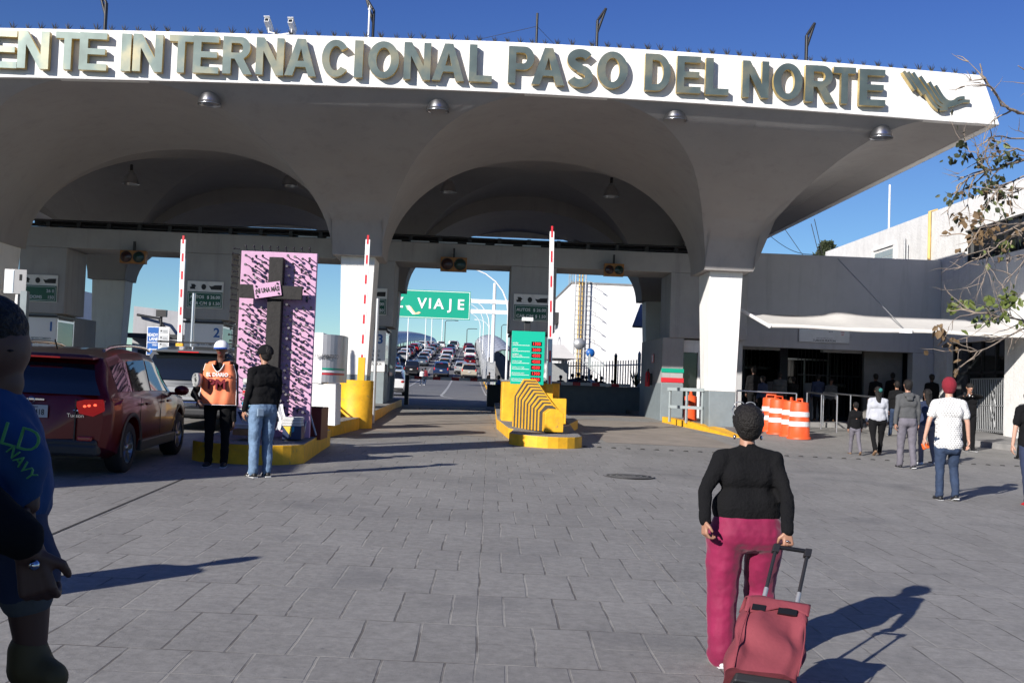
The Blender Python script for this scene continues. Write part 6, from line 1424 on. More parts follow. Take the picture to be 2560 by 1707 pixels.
    # trousers
    lw = wide_leg; tuck = .86 if hem < .87 else 1.; tr = [(U(-.065*hips,-.01,min(.94,hem+.06)), .112*s*tuck*hips**.7, U(.065*hips,-.01,min(.94,hem+.06)), .112*s*tuck*hips**.7, 1., 1.), (U(-.05*hips,0,min(1.04,hem+.10)), .095*s*hips**.5, U(.05*hips,0,min(1.04,hem+.10)), .095*s*hips**.5), (U(-.072*hips,-.045*tuck,min(.90,hem+.02)), .085*s*hips*tuck, U(.072*hips,-.045*tuck,min(.90,hem+.02)), .085*s*hips*tuck)]
    for hip, kn, an, t in pts: tr += [(hip+Vector((0,0,-.02)), .098*s*hips**.8, kn, .068*s*lw**.9), (kn, .066*s*lw, an+Vector((0,-.005,.015)), .056*s*lw), (an+Vector((0,-.01,.05*s)), .056*s*lw, an+Vector((0,.012*s,-.005*s)), .058*s*lw)]
    blob('trousers', tr, bot, g, vox, fold=(.026 if bot == 'velour' else .024)*s, smooth=3)
    # shoes
    for (hip, kn, an, t), sd in zip(pts, (-1, 1)):
        pit = clamp(-t*.9, 0., .9) if t < 0 else -t*.4
        f = Vector((sd*.10, math.cos(pit), -math.sin(pit))).normalized(); dn = Vector((0, -math.sin(pit), -math.cos(pit)))
        hl = an+dn*.045*s-f*.04*s
        blob('shoe', [(hl, .036*s, an+dn*.04*s+f*.06*s, .038*s, 1.05, 1.), (an+dn*.045*s+f*.05*s, .04*s, an+dn*.052*s+f*.15*s, .029*s, 1.25, .9), (an, .042*s, an+dn*.03*s, .042*s)], shoe, g, .011)
        if fine or shoe == 'shoe_black' and H > 1.6: 
            mb = MB(); mb.use('shoe_white').obox(an+dn*.078*s+f*.055*s, f.cross(dn), f, -dn, .040*s, .125*s, .008*s); mb.build('sole', None, g, bevel=.006)
    # top
    z0 = hem
    tp_ = [(U(-.10*ws**.6,0,1.385), .072*s, U(.10*ws**.6,0,1.385), .072*s, 1, 1.), (U(-.06,0,1.41), .055*s, U(.06,0,1.41), .055*s), (U(-.075*ws,0.0,1.28), .112*s*ws**.5, U(.075*ws,0.0,1.28), .112*s*ws**.5), (U(-.055*ws,.005,1.12), .112*s*ws**.6*belly, U(.055*ws,.005,1.12), .112*s*ws**.6*belly)]
    rb_ = (.125 if hem < .87 else .117)*s*max(ws*.94,hips*.97)**.7; kf = (rb_+.062*s*max(ws,hips))/rb_
    tp_ += [(U(0,.003,1.14), .110*s*ws**.6, U(0,-.003,z0+.09), rb_, kf*.98, 1.)]
    tp_ += [(U(-.062*max(ws,hips),-.005,z0+.10), .115*s*max(ws*.94,hips*.97)**.7, U(.062*max(ws,hips),-.005,z0+.10), .115*s*max(ws*.94,hips*.97)**.7), (U(0,.0,1.43), .060*s, U(0,.005,1.485), .056*s)]
    for S in sh: tp_.append((U(0,-.005,1.455), .052*s, S+Vector((0,0,-.004)), .056*s*ws**.3))
    for sd, (S, el, wr, hd, nr, cu) in zip((-1, 1), ap):
        if sleeve >= 1: tp_ += [(S-Vector((sd*.01,0,.01)), .066*s*ws**.3, el, .048*s), (el, .048*s, el.lerp(wr, .93*min(1,sleeve)), .041*s), (el.lerp(wr,.80), .043*s, el.lerp(wr,.97), .041*s)]
        else: tp_ += [(S-Vector((sd*.01,0,.01)), .068*s*ws**.3, S.lerp(el, sleeve), .066*s)]
    o = blob('top', tp_, top, g, vox, fold=.03*s, smooth=3)
    # cut the hem flat
    bm = bmesh.new(); bm.from_mesh(o.data)
    if fine: bmesh.ops.bisect_plane(bm, geom=bm.verts[:]+bm.edges[:]+bm.faces[:], plane_co=U(0,0,z0-.012), plane_no=(0,0.0,-1), clear_outer=False, clear_inner=False)
    bm.to_mesh(o.data); bm.free()
    if hood: blob('hood', [(U(-.06,-.085,1.44), .045*s, U(.06,-.085,1.44), .045*s), (U(-.03,-.12,1.37), .04*s, U(.03,-.12,1.37), .04*s), (U(-.075,-.02,1.47), .032*s, U(-.05,-.08,1.46), .04*s), (U(.075,-.02,1.47), .032*s, U(.05,-.08,1.46), .04*s)], top, g, .011)
    # hair / hat
    if hair:
        hr = [(hc+Vector((0,-.03*s,.030*s)), Rh*1.0*hs, hc+Vector((0,.012*s,.040*s)), Rh*.93*hs, .86, .98), (hc+Vector((0,-.045*s,-.02*s)), .078*s*hs, hc+Vector((0,-.04*s,.03*s)), .085*s, .98, .85)]
        if long_hair: hr += [(hc+Vector((0,-.05*s,-.03*s)), .085*s, hc+Vector((0,-.075*s,-.20*s)), .06*s, 1.1, .7), (hc+Vector((0,-.09*s,-.18*s)), .055*s, hc+Vector((.01,-.10*s,-.32*s)), .035*s, 1.1, .6)]
        blob('hair', hr, hair, g, .010, fold=.009*hs)
    if hat == 'beanie': blob('beanie', [(hc+Vector((0,-.012*s,.035*s)), Rh*1.13, hc+Vector((0,0,.055*s)), Rh*1.08, .92, 1.02), (hc+Vector((0,-.01*s,-.005*s)), .098*s, hc+Vector((0,-.008*s,.03*s)), .10*s, .93, 1.08)], 'beanie', g, .011)
    elif hat:
        cm, bmn = hat
        mb = MB(); mb.use(cm).lathe_off([(Rh*1.12*math.cos(t*math.pi/16), Rh*1.02*math.sin(t*math.pi/16)) for t in range(9)], hc+Vector((0,-.008*s,.028*s)), 24, .92, 1.04, 1.)
        mb.lathe_off([(Rh*1.12, 0), (Rh*1.11, -.025*s)], hc+Vector((0,-.008*s,.028*s)), 24, .92, 1.04, 1.); mb.build('cap', None, g)
        mb = MB(); mb.grid(lambda u, t: tuple(hc+Vector((0,-.008*s,.02*s))+Vector((math.sin(rad(lerp(-62,62,u)))*Rh*1.08*lerp(.98,.92,t), math.cos(rad(lerp(-62,62,u)))*Rh*1.14+t*.072*s*math.cos(rad(lerp(-62,62,u))*1.25), -.022*s*t+.01*s*math.cos(rad(lerp(-62,62,u)))))), 14, 4)
        o = mb.build('cap_brim', bmn, g); q = o.modifiers.new('s', 'SOLIDIFY'); q.thickness = .005
    g['_s'] = s; g['_dz'] = dz
    return g, U, ap, hc
def at(u, v): p = PG(u, v); return (p.x, p.y)
# the woman with the shopping cart
wx, wy = 1.70, 6.45
HW = 1.535; s_ = HW/1.75
def loc(x, y, z): return (x-wx, y-wy, z-G(wx, wy))
hnd = P(1967, 1352, 6.12)                                    # her right hand on the bar
el_r = P(1966, 1240, 6.34); wr_r = P(1963, 1328, 6.15); el_l = P(1762, 1225, 6.40); wr_l = P(1757, 1300, 6.30)
woman, U, ap, hc = person((wx, wy), HW, rad(3), 'knit_black', 'velour', 'shoe_white', 'skin_tan', 'hair', None, 1.16, 1.5, ((.06,.08),(.34,.58)),
   arms=((loc(*el_l), loc(*wr_l), (-.0,-.1,-1), (1,.2,0), .75), (loc(*el_r), loc(*wr_r), (.05,-.12,-1), (-.1,1,.1), 1.05)), sleeve=1., hem=.97, fine=True, wide_leg=1.62, lean=.03, belly=1.12, hs=1.2,
   label='woman in black sweater and raspberry trousers seen from behind, pulling a red cart')
mb = MB(); mb.use('galv'); c = hc+Vector((0,.035,.105))
for sd in (-1, 1):
    mb.tube([c+Vector((sd*(.034+.032*math.cos(t)), .02, .01+.022*math.sin(t))) for t in [i*math.pi/8 for i in range(17)]], .0035, 5)
    mb.tube([c+Vector((sd*.066,.02,.01)), c+Vector((sd*.096,-.03,-.02)), c+Vector((sd*.092,-.07,-.05))], .0035, 5)
o = mb.build('sunglasses', None, woman)
for sd in (-1, 1): mb = MB(); mb.use('chrome').sphere(hc+Vector((sd*.082,-.02,-.075)), .010, 6, 1, 1, 1.4); mb.build('earring', None, woman)
mb = MB(); mb.use('chrome').lathe([(.0095,-.003),(.0115,0),(.0095,.003)], Vector(loc(*hnd))+Vector((-.012,.0,.0)), 12, 'Z'); mb.build('ring', None, woman)
for sd, a in zip((-1,1), ap):
    e, wr = a[1], a[2]; d = (wr-e).normalized(); blob('cuff', [(wr-d*.06, .038, wr-d*.015, .037)], 'knit_black', woman, .009)
# cart: bar, rods, bag, frame and wheels, leaning towards her
M['cart_red'] = mat('faded_red_canvas', (.215,.038,.052), .85, var=.18, vscale=4, bump=.5, bscale=7)
ax_ = (P(1980,1372,6.12)-P(1930,1592,5.72)).normalized(); X_ = Vector((1,-.03,0)).normalized(); N_ = X_.cross(ax_).normalized()   # N_ points towards the camera and down or up
if N_.y > 0: N_ = -N_
tb = P(1980, 1372, 6.12); g = empty('shopping_cart', (tb.x, tb.y-.45, G(tb.x, 5.5)), 0, 'faded red canvas shopping cart with black telescopic handle pulled by the woman', 'shopping cart')
O_ = Vector(g.location); tl, tr_ = P(1941, 1366, 6.12)-O_, P(2020, 1378, 6.12)-O_
ctr = (tl+tr_)/2; hw = (tr_-tl).length/2; X_ = (tr_-tl).normalized(); N_ = X_.cross(ax_).normalized(); N_ = N_ if N_.y < 0 else -N_
MB().use('black').tube([tl-X_*.0, tr_], .013, 10).build('grip_bar', None, g)
for e in (tl, tr_): mb = MB(); mb.use('dark').obox(e-ax_*.015, X_, N_, ax_, .02, .016, .028); mb.build('corner_joint', None, g, bevel=.005)
for e in (tl, tr_): MB().use('dark').tube([e, e-ax_*.53], .0105, 8).build('rod', None, g); 
for e in (tl, tr_): MB().use('galv').tube([e-ax_*.30-N_*.0, e-ax_*.92], .013, 8).build('lower_rod', None, g)
b0 = ctr-ax_*.86+N_*.03; hb_, hh_, dp = .195, .50, .20
bot_ = ctr-ax_*.965-X_*.035; 
def bagpt(s, t, w):                                          # s across, t up, w depth
    ww = lerp(.182, .16, t)+.014*math.sin(t*math.pi)
    dd = lerp(.20, .12, t)+.02*math.sin(t*math.pi)
    return bot_+X_*((2*s-1)*ww-.0)+ax_*(t*.47)+N_*(w*dd+.015)
mb = MB(); mb.use('cart_red')
def rr(k):                                                   # rounded rectangle outline
    a = k*2*math.pi; c, s2 = math.cos(a), math.sin(a); e = .38
    return (.5+.5*math.copysign(abs(c)**e, c), .5+.5*math.copysign(abs(s2)**e, s2))
def sk(i, j):
    s2, w = rr(i); t = j; k = .018*math.sin(t*9+s2*7)*math.sin(t*math.pi)+.010*math.sin(s2*19+t*4)
    q = bagpt(s2, t, w); return q+N_*k*(1 if w > .5 else -.3)+X_*(.012*math.sin(t*11+w*5))
mb.grid(lambda i, j: tuple(sk(i, j)), 56, 22)
mb.grid(lambda i, j: tuple(sk(i, 0).lerp(bagpt(.5,0,.5)-ax_*.012, j)), 56, 5); mb.grid(lambda i, j: tuple(sk(i, 1).lerp(bagpt(.5,1,.5)+ax_*.02, j)), 56, 5)
mb.build('bag', None, g)
mb = MB(); mb.use('cart_red')
def flap(i, j):
    s2 = i; t = j; x = lerp(-.04, 1.04, s2); back = bagpt(x, 1.02, -.05); front = bagpt(x, 1.04, 1.12)
    if t < .62: q = back.lerp(front, t/.62)+ax_*(.045*math.sin(t/.62*math.pi)-.01+.02*math.sin(s2*6))
    else: q = front-ax_*((t-.62)/.38*(.075+.03*math.sin(s2*5.5+1)))+N_*.012
    return q
mb.grid(lambda i, j: tuple(flap(i, j)), 20, 14); o = mb.build('flap', None, g); q_ = o.modifiers.new('s', 'SOLIDIFY'); q_.thickness = .006
for s2 in (.20, .66): MB().use('black').obox(bagpt(s2, .885, 1.08), X_, ax_, N_, .035 if s2 < .5 else .05, .018, .006).build('fastening', None, g)
for s2 in (.06,.94):
    mb = MB(); mb.use('cart_red').tube([bagpt(s2, t/12, 1.035)+N_*.004 for t in range(13)], .004, 5); mb.build('piping', None, g)
mb = MB(); mb.use('cladding').obox(bot_-ax_*.03+N_*.09-X_*.0, X_, N_, ax_, .14, .10, .028); mb.build('frame_base', None, g, bevel=.012)
for e in (-1,1):
    c = bot_-ax_*.06+X_*(e*.155)+N_*.02; zc = .085-0; c.z = .088
    mb = MB(); mb.use('tyre').lathe([(.05,-.018),(.082,-.018),(.086,0),(.082,.018),(.05,.018)], c, 20, 'X'); mb.use('galv').lathe([(.05,-.012),(0,-.014),(0,.014),(.05,.012)], c, 16, 'X'); mb.build('wheel', None, g)
    MB().use('galv').tube([c, bot_-ax_*.02+X_*(e*.13)], .012, 8).build('stay', None, g)
MB().use('galv').tube([Vector((bot_.x-.155, c.y, .088)), Vector((bot_.x+.155, c.y, .088))], .008, 6).build('axle', None, g)
# vendor in the orange vest, facing us
p = at(540, 1165); gv = G(*p)
def L3(q): return (-(q.x-p[0]), -(q.y-p[1]), q.z-gv)        # he is turned by 180 degrees
rz_ = math.pi
v, U, ap, hc = person(p, 1.80, rz_, 'black_cloth', 'black_cloth', 'shoe_black', 'skin_dark', None, ('cap_white','cap_blue'), 1.12, 1.1, ((.03,.05),(.06,.1)),
   arms=((L3(P(582,985,p[1])), L3(P(585,1052,p[1])), (0,.1,-1), (1,0,0), .5), (L3(P(484,985,p[1]-.05)), L3(P(497,1000,p[1]-.28)), (-.3,.6,-.35), (-.5,-.1,-.7), .6)), label='man in orange vest and white cap facing the camera, newspapers under his arm', face=True, hem=.84)
s = 1.80/1.75
def vest(front):
    mb = MB(); mb.use('vest_orange')
    def f(i, t):
        z = lerp(.86, 1.43, t); a = lerp(-1.0, 1.0, i); wd = (.215+.02*(1-t))*(1-.16*max(0,t-.75)/.25)*1.08; yv = (.150+.018*(1-t))*math.sqrt(max(.05,1-(a*.93)**2))
        neck = 0
        if t > .80 and abs(a) < .42: z -= (t-.80)/.2*.11*(1-(a/.42)**2)*(1 if front > 0 else .3)
        q = U(a*wd, front*(yv+.02+.010*math.sin(a*9+t*3)+.008*math.sin(t*14)), z); return tuple(q)
    mb.grid(f, 28, 22, flip=(front > 0)); o = mb.build('vest', None, v); q = o.modifiers.new('s', 'SOLIDIFY'); q.thickness = .01
    mb = MB(); mb.use('signwhite'); mb.tube([Vector(f(0, t/10)) for t in range(11)], .006, 5); mb.tube([Vector(f(1, t/10)) for t in range(11)], .006, 5)
    mb.tube([Vector(f(.29+.42*t/12, 1)) for t in range(13)], .007, 5)
    mb.tube([Vector(f(i/14, .0)) for i in range(15)], .005, 5); mb.build('vest_edging', None, v)
vest(1); vest(-1)
mb = MB(); mb.use('vest_orange')
for sd in (-1,1): mb.hexa([U(sd*.10-.05,-.13,1.415),U(sd*.10+.05,-.13,1.415),U(sd*.10+.05,.13,1.415),U(sd*.10-.05,.13,1.415)], [U(sd*.10-.05,-.10,1.475),U(sd*.10+.05,-.10,1.455),U(sd*.10+.05,.10,1.455),U(sd*.10-.05,.10,1.475)])
mb.build('shoulder_strap', None, v, bevel=.01)
q = U(0, .204, 1.08); text(v, 'PM', tuple(q), .15, 'maroon_cloth', .03, .004, rz=math.pi, name='vest_lettering'); q = U(0, .190, 1.255); text(v, 'EL DIARIO', tuple(q), .055, 'signwhite', .03, .004, rz=math.pi, name='vest_lettering', sx=.9)
pc = P(493, 953, p[1]-.26)
mb = MB(); mb.use('paper')
for k in range(5):
    r = .028+.010*k; mb.grid(lambda u, t: tuple(pc+Vector((math.cos(u*5.6+k)*r*.62, lerp(-.12,.16,t), math.sin(u*5.6+k)*r*1.35+.02))), 16, 1)
o = mb.build('rolled_newspapers'); q_ = o.modifiers.new('s', 'SOLIDIFY'); q_.thickness = .004; tag(o, 'roll of newspapers held under the arm of the man in the orange vest', 'newspapers')
# man in blue jeans, back to us
p = at(650, 1192)
v2, U2, ap2, hc2 = person(p, 1.77, rad(38), 'black_cloth', 'denim', 'shoe_black', 'skin_tan', 'hair', ('black_cloth','black_cloth'), 1.15, 1.05, ((.02,.04),(.10,.16)), arms=((.02,.10,.28),(-.05,.06,.35)), label='man in black sweater, black cap and blue jeans standing with his back turned', hem=.90, fine=True, wide_leg=1.12)
for c in [c for c in kids(v2) if c.name.startswith('shoe')]:
    for k in range(3):
        mb = MB(); bb = [c.matrix_local @ Vector(q) for q in c.bound_box]; xm = min(q.x for q in bb); ym = (min(q.y for q in bb)+max(q.y for q in bb))/2; zm = min(q.z for q in bb)
        mb.use('signwhite').hexa([(xm-.001,ym-.03+k*.03,zm+.02),(xm+.03,ym-.03+k*.03,zm+.02),(xm+.03,ym-.016+k*.03,zm+.02),(xm-.001,ym-.016+k*.03,zm+.02)], [(xm+.012,ym-.05+k*.03,zm+.07),(xm+.04,ym-.05+k*.03,zm+.07),(xm+.04,ym-.036+k*.03,zm+.07),(xm+.012,ym-.036+k*.03,zm+.07)]); mb.build('shoe_stripe', None, v2)
mb = MB(); mb.use('denim_pocket').obox(U2(-.10,-.125,.86), (1,0,0), (0,1,0), (0,0,1), .05, .012, .055); mb.build('back_pocket', None, v2, bevel=.015)
# the group walking to the entrance
W = ((.30,.10),(-.18,.35)); W2 = ((-.20,.40),(.30,.08)); S0 = ((.03,.04),(.05,.08))
person(at(2137,1136), 1.22, rad(-4), 'black_cloth', 'grey_trouser', 'shoe_brown', 'skin_tan', 'hair', None, .95, .95, W, label='boy in black jacket and grey jeans walking beside the woman in pale grey', hem=.82)
g_, Uw, aw_, hcw = person(at(2192,1137), 1.60, rad(-6), 'pale_grey_knit', 'black_cloth', 'shoe_brown', 'skin_tan', 'hair', None, 1.2, 1.28, W2, label='woman in pale grey sweater and black trousers with dark curly ponytail', hem=.86, long_hair=True)
mb = MB(); mb.use('teal_scrunchie').sphere(hcw+Vector((0.03,-.11,.03)), .05, 6); mb.build('scrunchie', None, g_)
person(at(2266,1170), 1.78, rad(-3), 'grey_fleece', 'grey_trouser', 'shoe_black', 'skin_tan', 'hair', None, 1.08, 1.05, ((.12,.05),(.0,.22)), arms=((-.15,.16,.15),(-.05,.10,.2)), label='man in dark grey hoodie and grey trousers, third from the boy', hem=.93, hood=True, wide_leg=1.1)
person(at(2315,1162), 1.60, rad(8), 'navy_cloth', 'grey_trouser', 'shoe_white', 'skin_tan', 'hair', None, 1.0, 1.1, ((.1,.1),(-.1,.2)), label='long haired woman in navy top half hidden behind the man in dotted shirt', hem=.85, long_hair=True)
pb = at(2368,1250)
bm_, Ub, apb, hcb = person(pb, 1.80, rad(-5), 'dot_shirt', 'dark_denim', 'shoe_black', 'skin_light', None, 'beanie', 1.22, 1.08, ((.05,.05),(.18,.42)), arms=((-.08,.34,.22),(-.02,.26,.18)), sleeve=.62, label='man in dark red beanie, white dotted shirt and blue jeans walking away', hem=.72, fine=True)
w_ = apb[0][2]; q_ = (bm_.matrix_world @ w_) if False else (Matrix.Translation(bm_.location) @ Matrix.Rotation(rad(-5),4,'Z') @ w_)
M['orange_pack'] = mat('orange_snack_wrapper', (.75,.12,.02), .3, coat=.3); mb = MB(); mb.use('orange_pack').obox(Vector(q_)+Vector((.02,.02,-.12)), (.9,0,.3), (0,1,0), (-.3,0,.9), .055, .02, .05); tag(mb.build('snack_packet', bevel=.012), 'orange snack packet in the left hand of the beanie man', 'snack packet')
person(at(2240,1092), 1.72, rad(-10), 'black_cloth', 'dark_denim', 'shoe_black', 'skin_tan', 'hair', None, 1.05, 1., ((.5,.1),(-.45,.2)), label='person in dark clothes striding between the pale grey woman and the hoodie man')
# guard facing us
p = at(2421,1127); gg = G(*p)
def L4(q): return (-(q.x-p[0]), -(q.y-p[1]), q.z-gg)
gd, Ug, apg, hcg = person(p, 1.72, math.pi, 'black_cloth', 'black_cloth', 'shoe_black', 'skin_tan', 'hair', None, 1.15, 1.08, ((.0,.0),(.05,.1)), arms=((L4(P(2455,992,p[1])), L4(P(2430,985,p[1]-.28)), (.9,.2,.3), (.2,.1,-.8), .5), (L4(P(2385,1000,p[1])), L4(P(2408,990,p[1]-.22)), (-.8,.3,.2), (-.3,.2,.7), .5)), label='guard in black uniform facing the camera with hands raised to his chest', face=True)
mb = MB(); mb.use('signwhite'); 
for sd in (-1,1): mb.prism([(sd*.012*1, 0),(sd*.06,.03),(sd*.045,-.045)][::sd], -.004, .004)
o = mb.build('shirt_collar', None, gd, Ug(0,.085,1.455))
mb = MB(); mb.use('black').obox(L4(P(2412,985,p[1]-.30)), (1,0,0), (0,1,0), (0,0,1), .03, .02, .05); mb.build('radio', None, gd, bevel=.008)
# right edge
q_ = at(2578,1262); person(q_, 1.78, rad(-4), 'black_cloth', 'navy_cloth', 'cap_red', 'skin_light', 'hair_brown', ('cap_red','cap_red'), 1.15, 1.0, ((-.1,.1),(.25,.2)), arms=((-.05,.22,.12),(.1,.15,.2)), sleeve=.7, label='man in red cap, black t-shirt and red shoes cut by the right edge', hem=.80, fine=True)
person(at(2566,1150), 1.62, rad(0), 'grey_fleece', 'black_cloth', 'shoe_black', 'skin_tan', 'hair', None, 1., 1., W, label='person in grey top mostly hidden behind the man in the red cap')
# waiting people in the dark entrance
sil = [(1885,918,34.6,0,'tall man in dark jacket standing just right of the right column'),(1908,940,33.6,30,'shorter person in dark clothes next to the tall man in the entrance'),(1950,930,35.4,-20,'person in black left of the entrance middle pillar'),(1984,942,35.8,10,'short person in black close to the entrance middle pillar'),
 (2046,936,36.2,0,'man in black between the two turnstile cabinets'),(2078,946,36.0,160,'short person in black right of the left turnstile cabinet'),(2190,935,36.0,5,'person in dark top inside the entrance above the woman in pale grey'),(2232,932,36.4,-15,'person in dark top inside the entrance above the grey hoodie man'),(2330,936,34.2,0,'person in dark jacket beside the inner wall behind the navy woman')]
for i, (u, vt, Y, a, lb) in enumerate(sil):
    q_ = P(u, vt, Y); H_ = clamp(q_.z-(G(q_.x,Y)+.15), 1.35, 1.85)
    person((q_.x, Y, G(q_.x,Y)+.15), H_, rad(a), ('black_cloth','navy_cloth','grey_fleece')[i % 3] if i < 6 else 'black_cloth', 'black_cloth', 'shoe_brown', 'skin_dark', 'hair', None, 1.1, 1.05, S0, label=lb, group='people waiting in the entrance')
# heads beyond the low wall
ctr_ = [(1402,938,'brown haired person in grey behind the far barrier, leftmost of the row'),(1432,934,'person in green beyond the low wall'),(1446,931,'broad person in black beyond the low wall'),(1457,938,'person in dark grey between the black and grey coats beyond the low wall'),(1466,939,'grey haired person in grey beyond the low wall'),(1478,937,'person in white beyond the low wall'),(1491,946,'person in bright blue hood beyond the low wall'),(1503,941,'large person in black right of the blue hood beyond the low wall'),(1531,950,'short person in dark top, rightmost beyond the low wall')]
tops = ['grey_fleece','navy_cloth','black_cloth','grey_fleece','grey_trouser','shirt_white','cap_blue','black_cloth','black_cloth']
for i, (u, vt, lb) in enumerate(ctr_):
    Y = 50+.8*(i % 3); q_ = P(u, vt, Y); person((q_.x, Y), clamp(q_.z-G(q_.x,Y), 1.2, 1.8), rad(random.uniform(-40,40)), tops[i], 'black_cloth', 'shoe_brown', 'skin_tan', 'hair' if i not in (0,4) else 'hair_brown', None, 1.15, 1., S0, label=lb, group='people beyond the low wall')
for u, vf, Hh, tpn, lb in ((1054,963,1.6,'shirt_white','walker in pale blue on the bridge approach beside the dark pickup'),(1062,963,1.72,'maroon_cloth','walker in dark red on the bridge approach beside the navy truck'),(1222,981,1.7,'black_cloth','person in black standing at the yellow kerb of the bridge approach')):
    q_ = PG(u, vf); Y = min(q_.y, 104); q_ = P(u, vf, Y); person((q_.x, Y), Hh, rad(random.uniform(-20,20)), tpn, 'dark_denim', 'shoe_white', 'skin_tan', 'hair', None, 1., 1., W, label=lb)
q_ = P(1246,975,47.5); person((q_.x, 47.5), 1.35, rad(40), 'cap_blue', 'dark_denim', 'shoe_white', 'skin_tan', 'hair', None, 1., 1., S0, label='person in bright blue jacket behind the black cabinet')
# ------------------------------------------------------------------ adult carrying a child at the left edge
def PW(u, v, Y): return P(u, v, Y)
Yc = 2.35; DU = -48; P0_ = P
smat('skin_shaded', (.085,.04,.026), .6); M['child_cap'] = mat('blue_cap_cloth', (.02,.22,.38), .9)  # skin darkened below its true tone to carry the pair's shade
g = empty('person', (-1.05, Yc, G(-1,Yc)), 0, 'child in bright blue sweatshirt with green print, carried at the left edge', 'person'); O = Vector(g.location)
def q(u, v, y=Yc): return P(u+DU, v, y)-O
hc_ = q(16, 892)
body = [(hc_+Vector((-.02,.0,.03)), .088, hc_+Vector((.0,0,.02)), .088), (hc_+Vector((.035,0,-.055)), .045, hc_+Vector((.01,0,-.02)), .065), (q(75,905), .010, q(84,925), .013), (q(68,948), .014, q(60,945), .022), (q(62,968), .018, q(45,965), .03), (q(70,880), .012, q(60,872), .02),
  (q(0,1010), .045, hc_+Vector((-.02,0,-.05)), .045), (q(10,1060), .09, q(40,1230), .10), (q(112,1200,Yc-.05), .026, q(122,1262,Yc-.06), .022), (q(60,1300), .07, q(95,1385,Yc-.04), .062), (q(95,1385,Yc-.04), .060, q(118,1500,Yc-.03), .045), (q(118,1500,Yc-.03), .045, q(125,1610,Yc-.02), .034)]
bo = blob('body', body, 'skin_shaded', g, .009); hb = hand_caps(q(122,1258,Yc-.06), (.05,0,-1), (-1,0,0), 1, .5, .6); ho = blob('hands', hb, 'skin_shaded', g, .005, smooth=2)
bm = bmesh.new(); bm.from_mesh(bo.data); bm.from_mesh(ho.data); bm.to_mesh(bo.data); bm.free(); bpy.data.objects.remove(ho)
for p_ in bo.data.polygons: p_.use_smooth = True
blob('hair', [(hc_+Vector((-.03,0,.05)), .094, hc_+Vector((-.01,0,.05)), .092), (hc_+Vector((-.05,0,-.01)), .08, hc_+Vector((-.04,0,.03)), .085)], 'hair', g, .009, fold=.01)
mb = MB(); mb.use('child_cap').lathe_off([(.104*math.cos(t*math.pi/16), .095*math.sin(t*math.pi/16)) for t in range(9)], hc_+Vector((-.075,0,.085)), 24, .8, .85, .85); mb.build('cap', None, g)
mb = MB(); mb.use('black').sphere(q(66,893,Yc-.03), .008, 6); mb.build('eye', None, g); mb = MB(); mb.use('hair').sphere(q(62,876,Yc-.05), .018, 5, 1., .4, .2); mb.build('eyebrow', None, g)
blob('sweatshirt', [(q(-10,1040), .075, q(50,1060,Yc-.02), .055), (q(10,1080), .115, q(35,1240), .12), (q(50,1070,Yc-.04), .060, q(100,1160,Yc-.07), .055), (q(100,1160,Yc-.07), .055, q(112,1222,Yc-.06), .040), (q(20,1000), .05, q(-10,1010), .055), (q(-40,1240), .10, q(60,1235), .085)], 'blue_sweat', g, .010, fold=.02)
M['lime'] = mat('lime_print', (.05,.26,.07), .6); text(g, 'OLD', tuple(q(58,1112,Yc-.130)), .050, 'lime', -.02, .003, name='print', rot=(0,rad(14),0)); text(g, 'NAVY', tuple(q(92,1165,Yc-.13)), .022, 'lime', .0, .003, name='print', rot=(0,rad(50),0))
blob('shorts', [(q(20,1290), .10, q(60,1300), .09), (q(60,1300), .088, q(100,1400,Yc-.04), .074), (q(100,1400,Yc-.04), .074, q(112,1455,Yc-.03), .066)], 'navy_cloth', g, .010, fold=.02)
blob('cuff', [(q(112,1478,Yc-.03), .058, q(114,1486,Yc-.03), .056)], 'grey_fleece', g, .009)
blob('shoe', [(q(118,1625,Yc-.02), .042, q(125,1665,Yc-.02), .048), (q(120,1670,Yc-.02), .045, q(178,1692,Yc-.04), .034)], 'shoe_boot' if 'shoe_boot' in M else smat('shoe_boot', (.075,.052,.014), .7), g, .008)
Ya = 2.2; g2 = empty('person', (-1.35, Ya, G(-1.3,Ya)), 0, 'adult in black clothes at the left edge gripping the leg of the carried child', 'person'); O = Vector(g2.location)
def q(u, v, y=Ya): return P(u-32, v, y)-O
bd = [(Vector((-.02,0,.12)), .06, Vector((0,.02,.5)), .07), (Vector((.16,0,.12)), .06, Vector((.15,.02,.5)), .07), (Vector((0,.02,.5)), .07, Vector((0,0,.92)), .10), (Vector((.15,.02,.5)), .07, Vector((.13,0,.92)), .10), (Vector((0,0,.92)), .13, Vector((.14,0,.92)), .13), (Vector((.05,0,1.0)), .15, Vector((.0,0,1.35)), .15), (Vector((-.02,0,1.45)), .055, Vector((-.04,0,1.6)), .055), (Vector((-.05,0,1.67)), .09, Vector((-.05,0,1.72)), .09)]
fa = [(q(-60,1240), .05, q(60,1330,Ya-.04), .042), (q(60,1330,Ya-.04), .042, q(95,1360,Ya-.03), .034)]
bo = blob('body', bd+fa, 'skin_shaded', g2, .012); hb = [(q(90,1355,Ya-.03), .03, q(105,1380,Ya-.03), .03)]+hand_caps(q(104,1378,Ya-.035), (.25,.05,-.97), (-.2,1,.1), -1, .95, .92)
ho = blob('hands', hb, 'skin_shaded', g2, .005, smooth=2); bm = bmesh.new(); bm.from_mesh(bo.data); bm.from_mesh(ho.data); bm.to_mesh(bo.data); bm.free(); bpy.data.objects.remove(ho)
for p_ in bo.data.polygons: p_.use_smooth = True
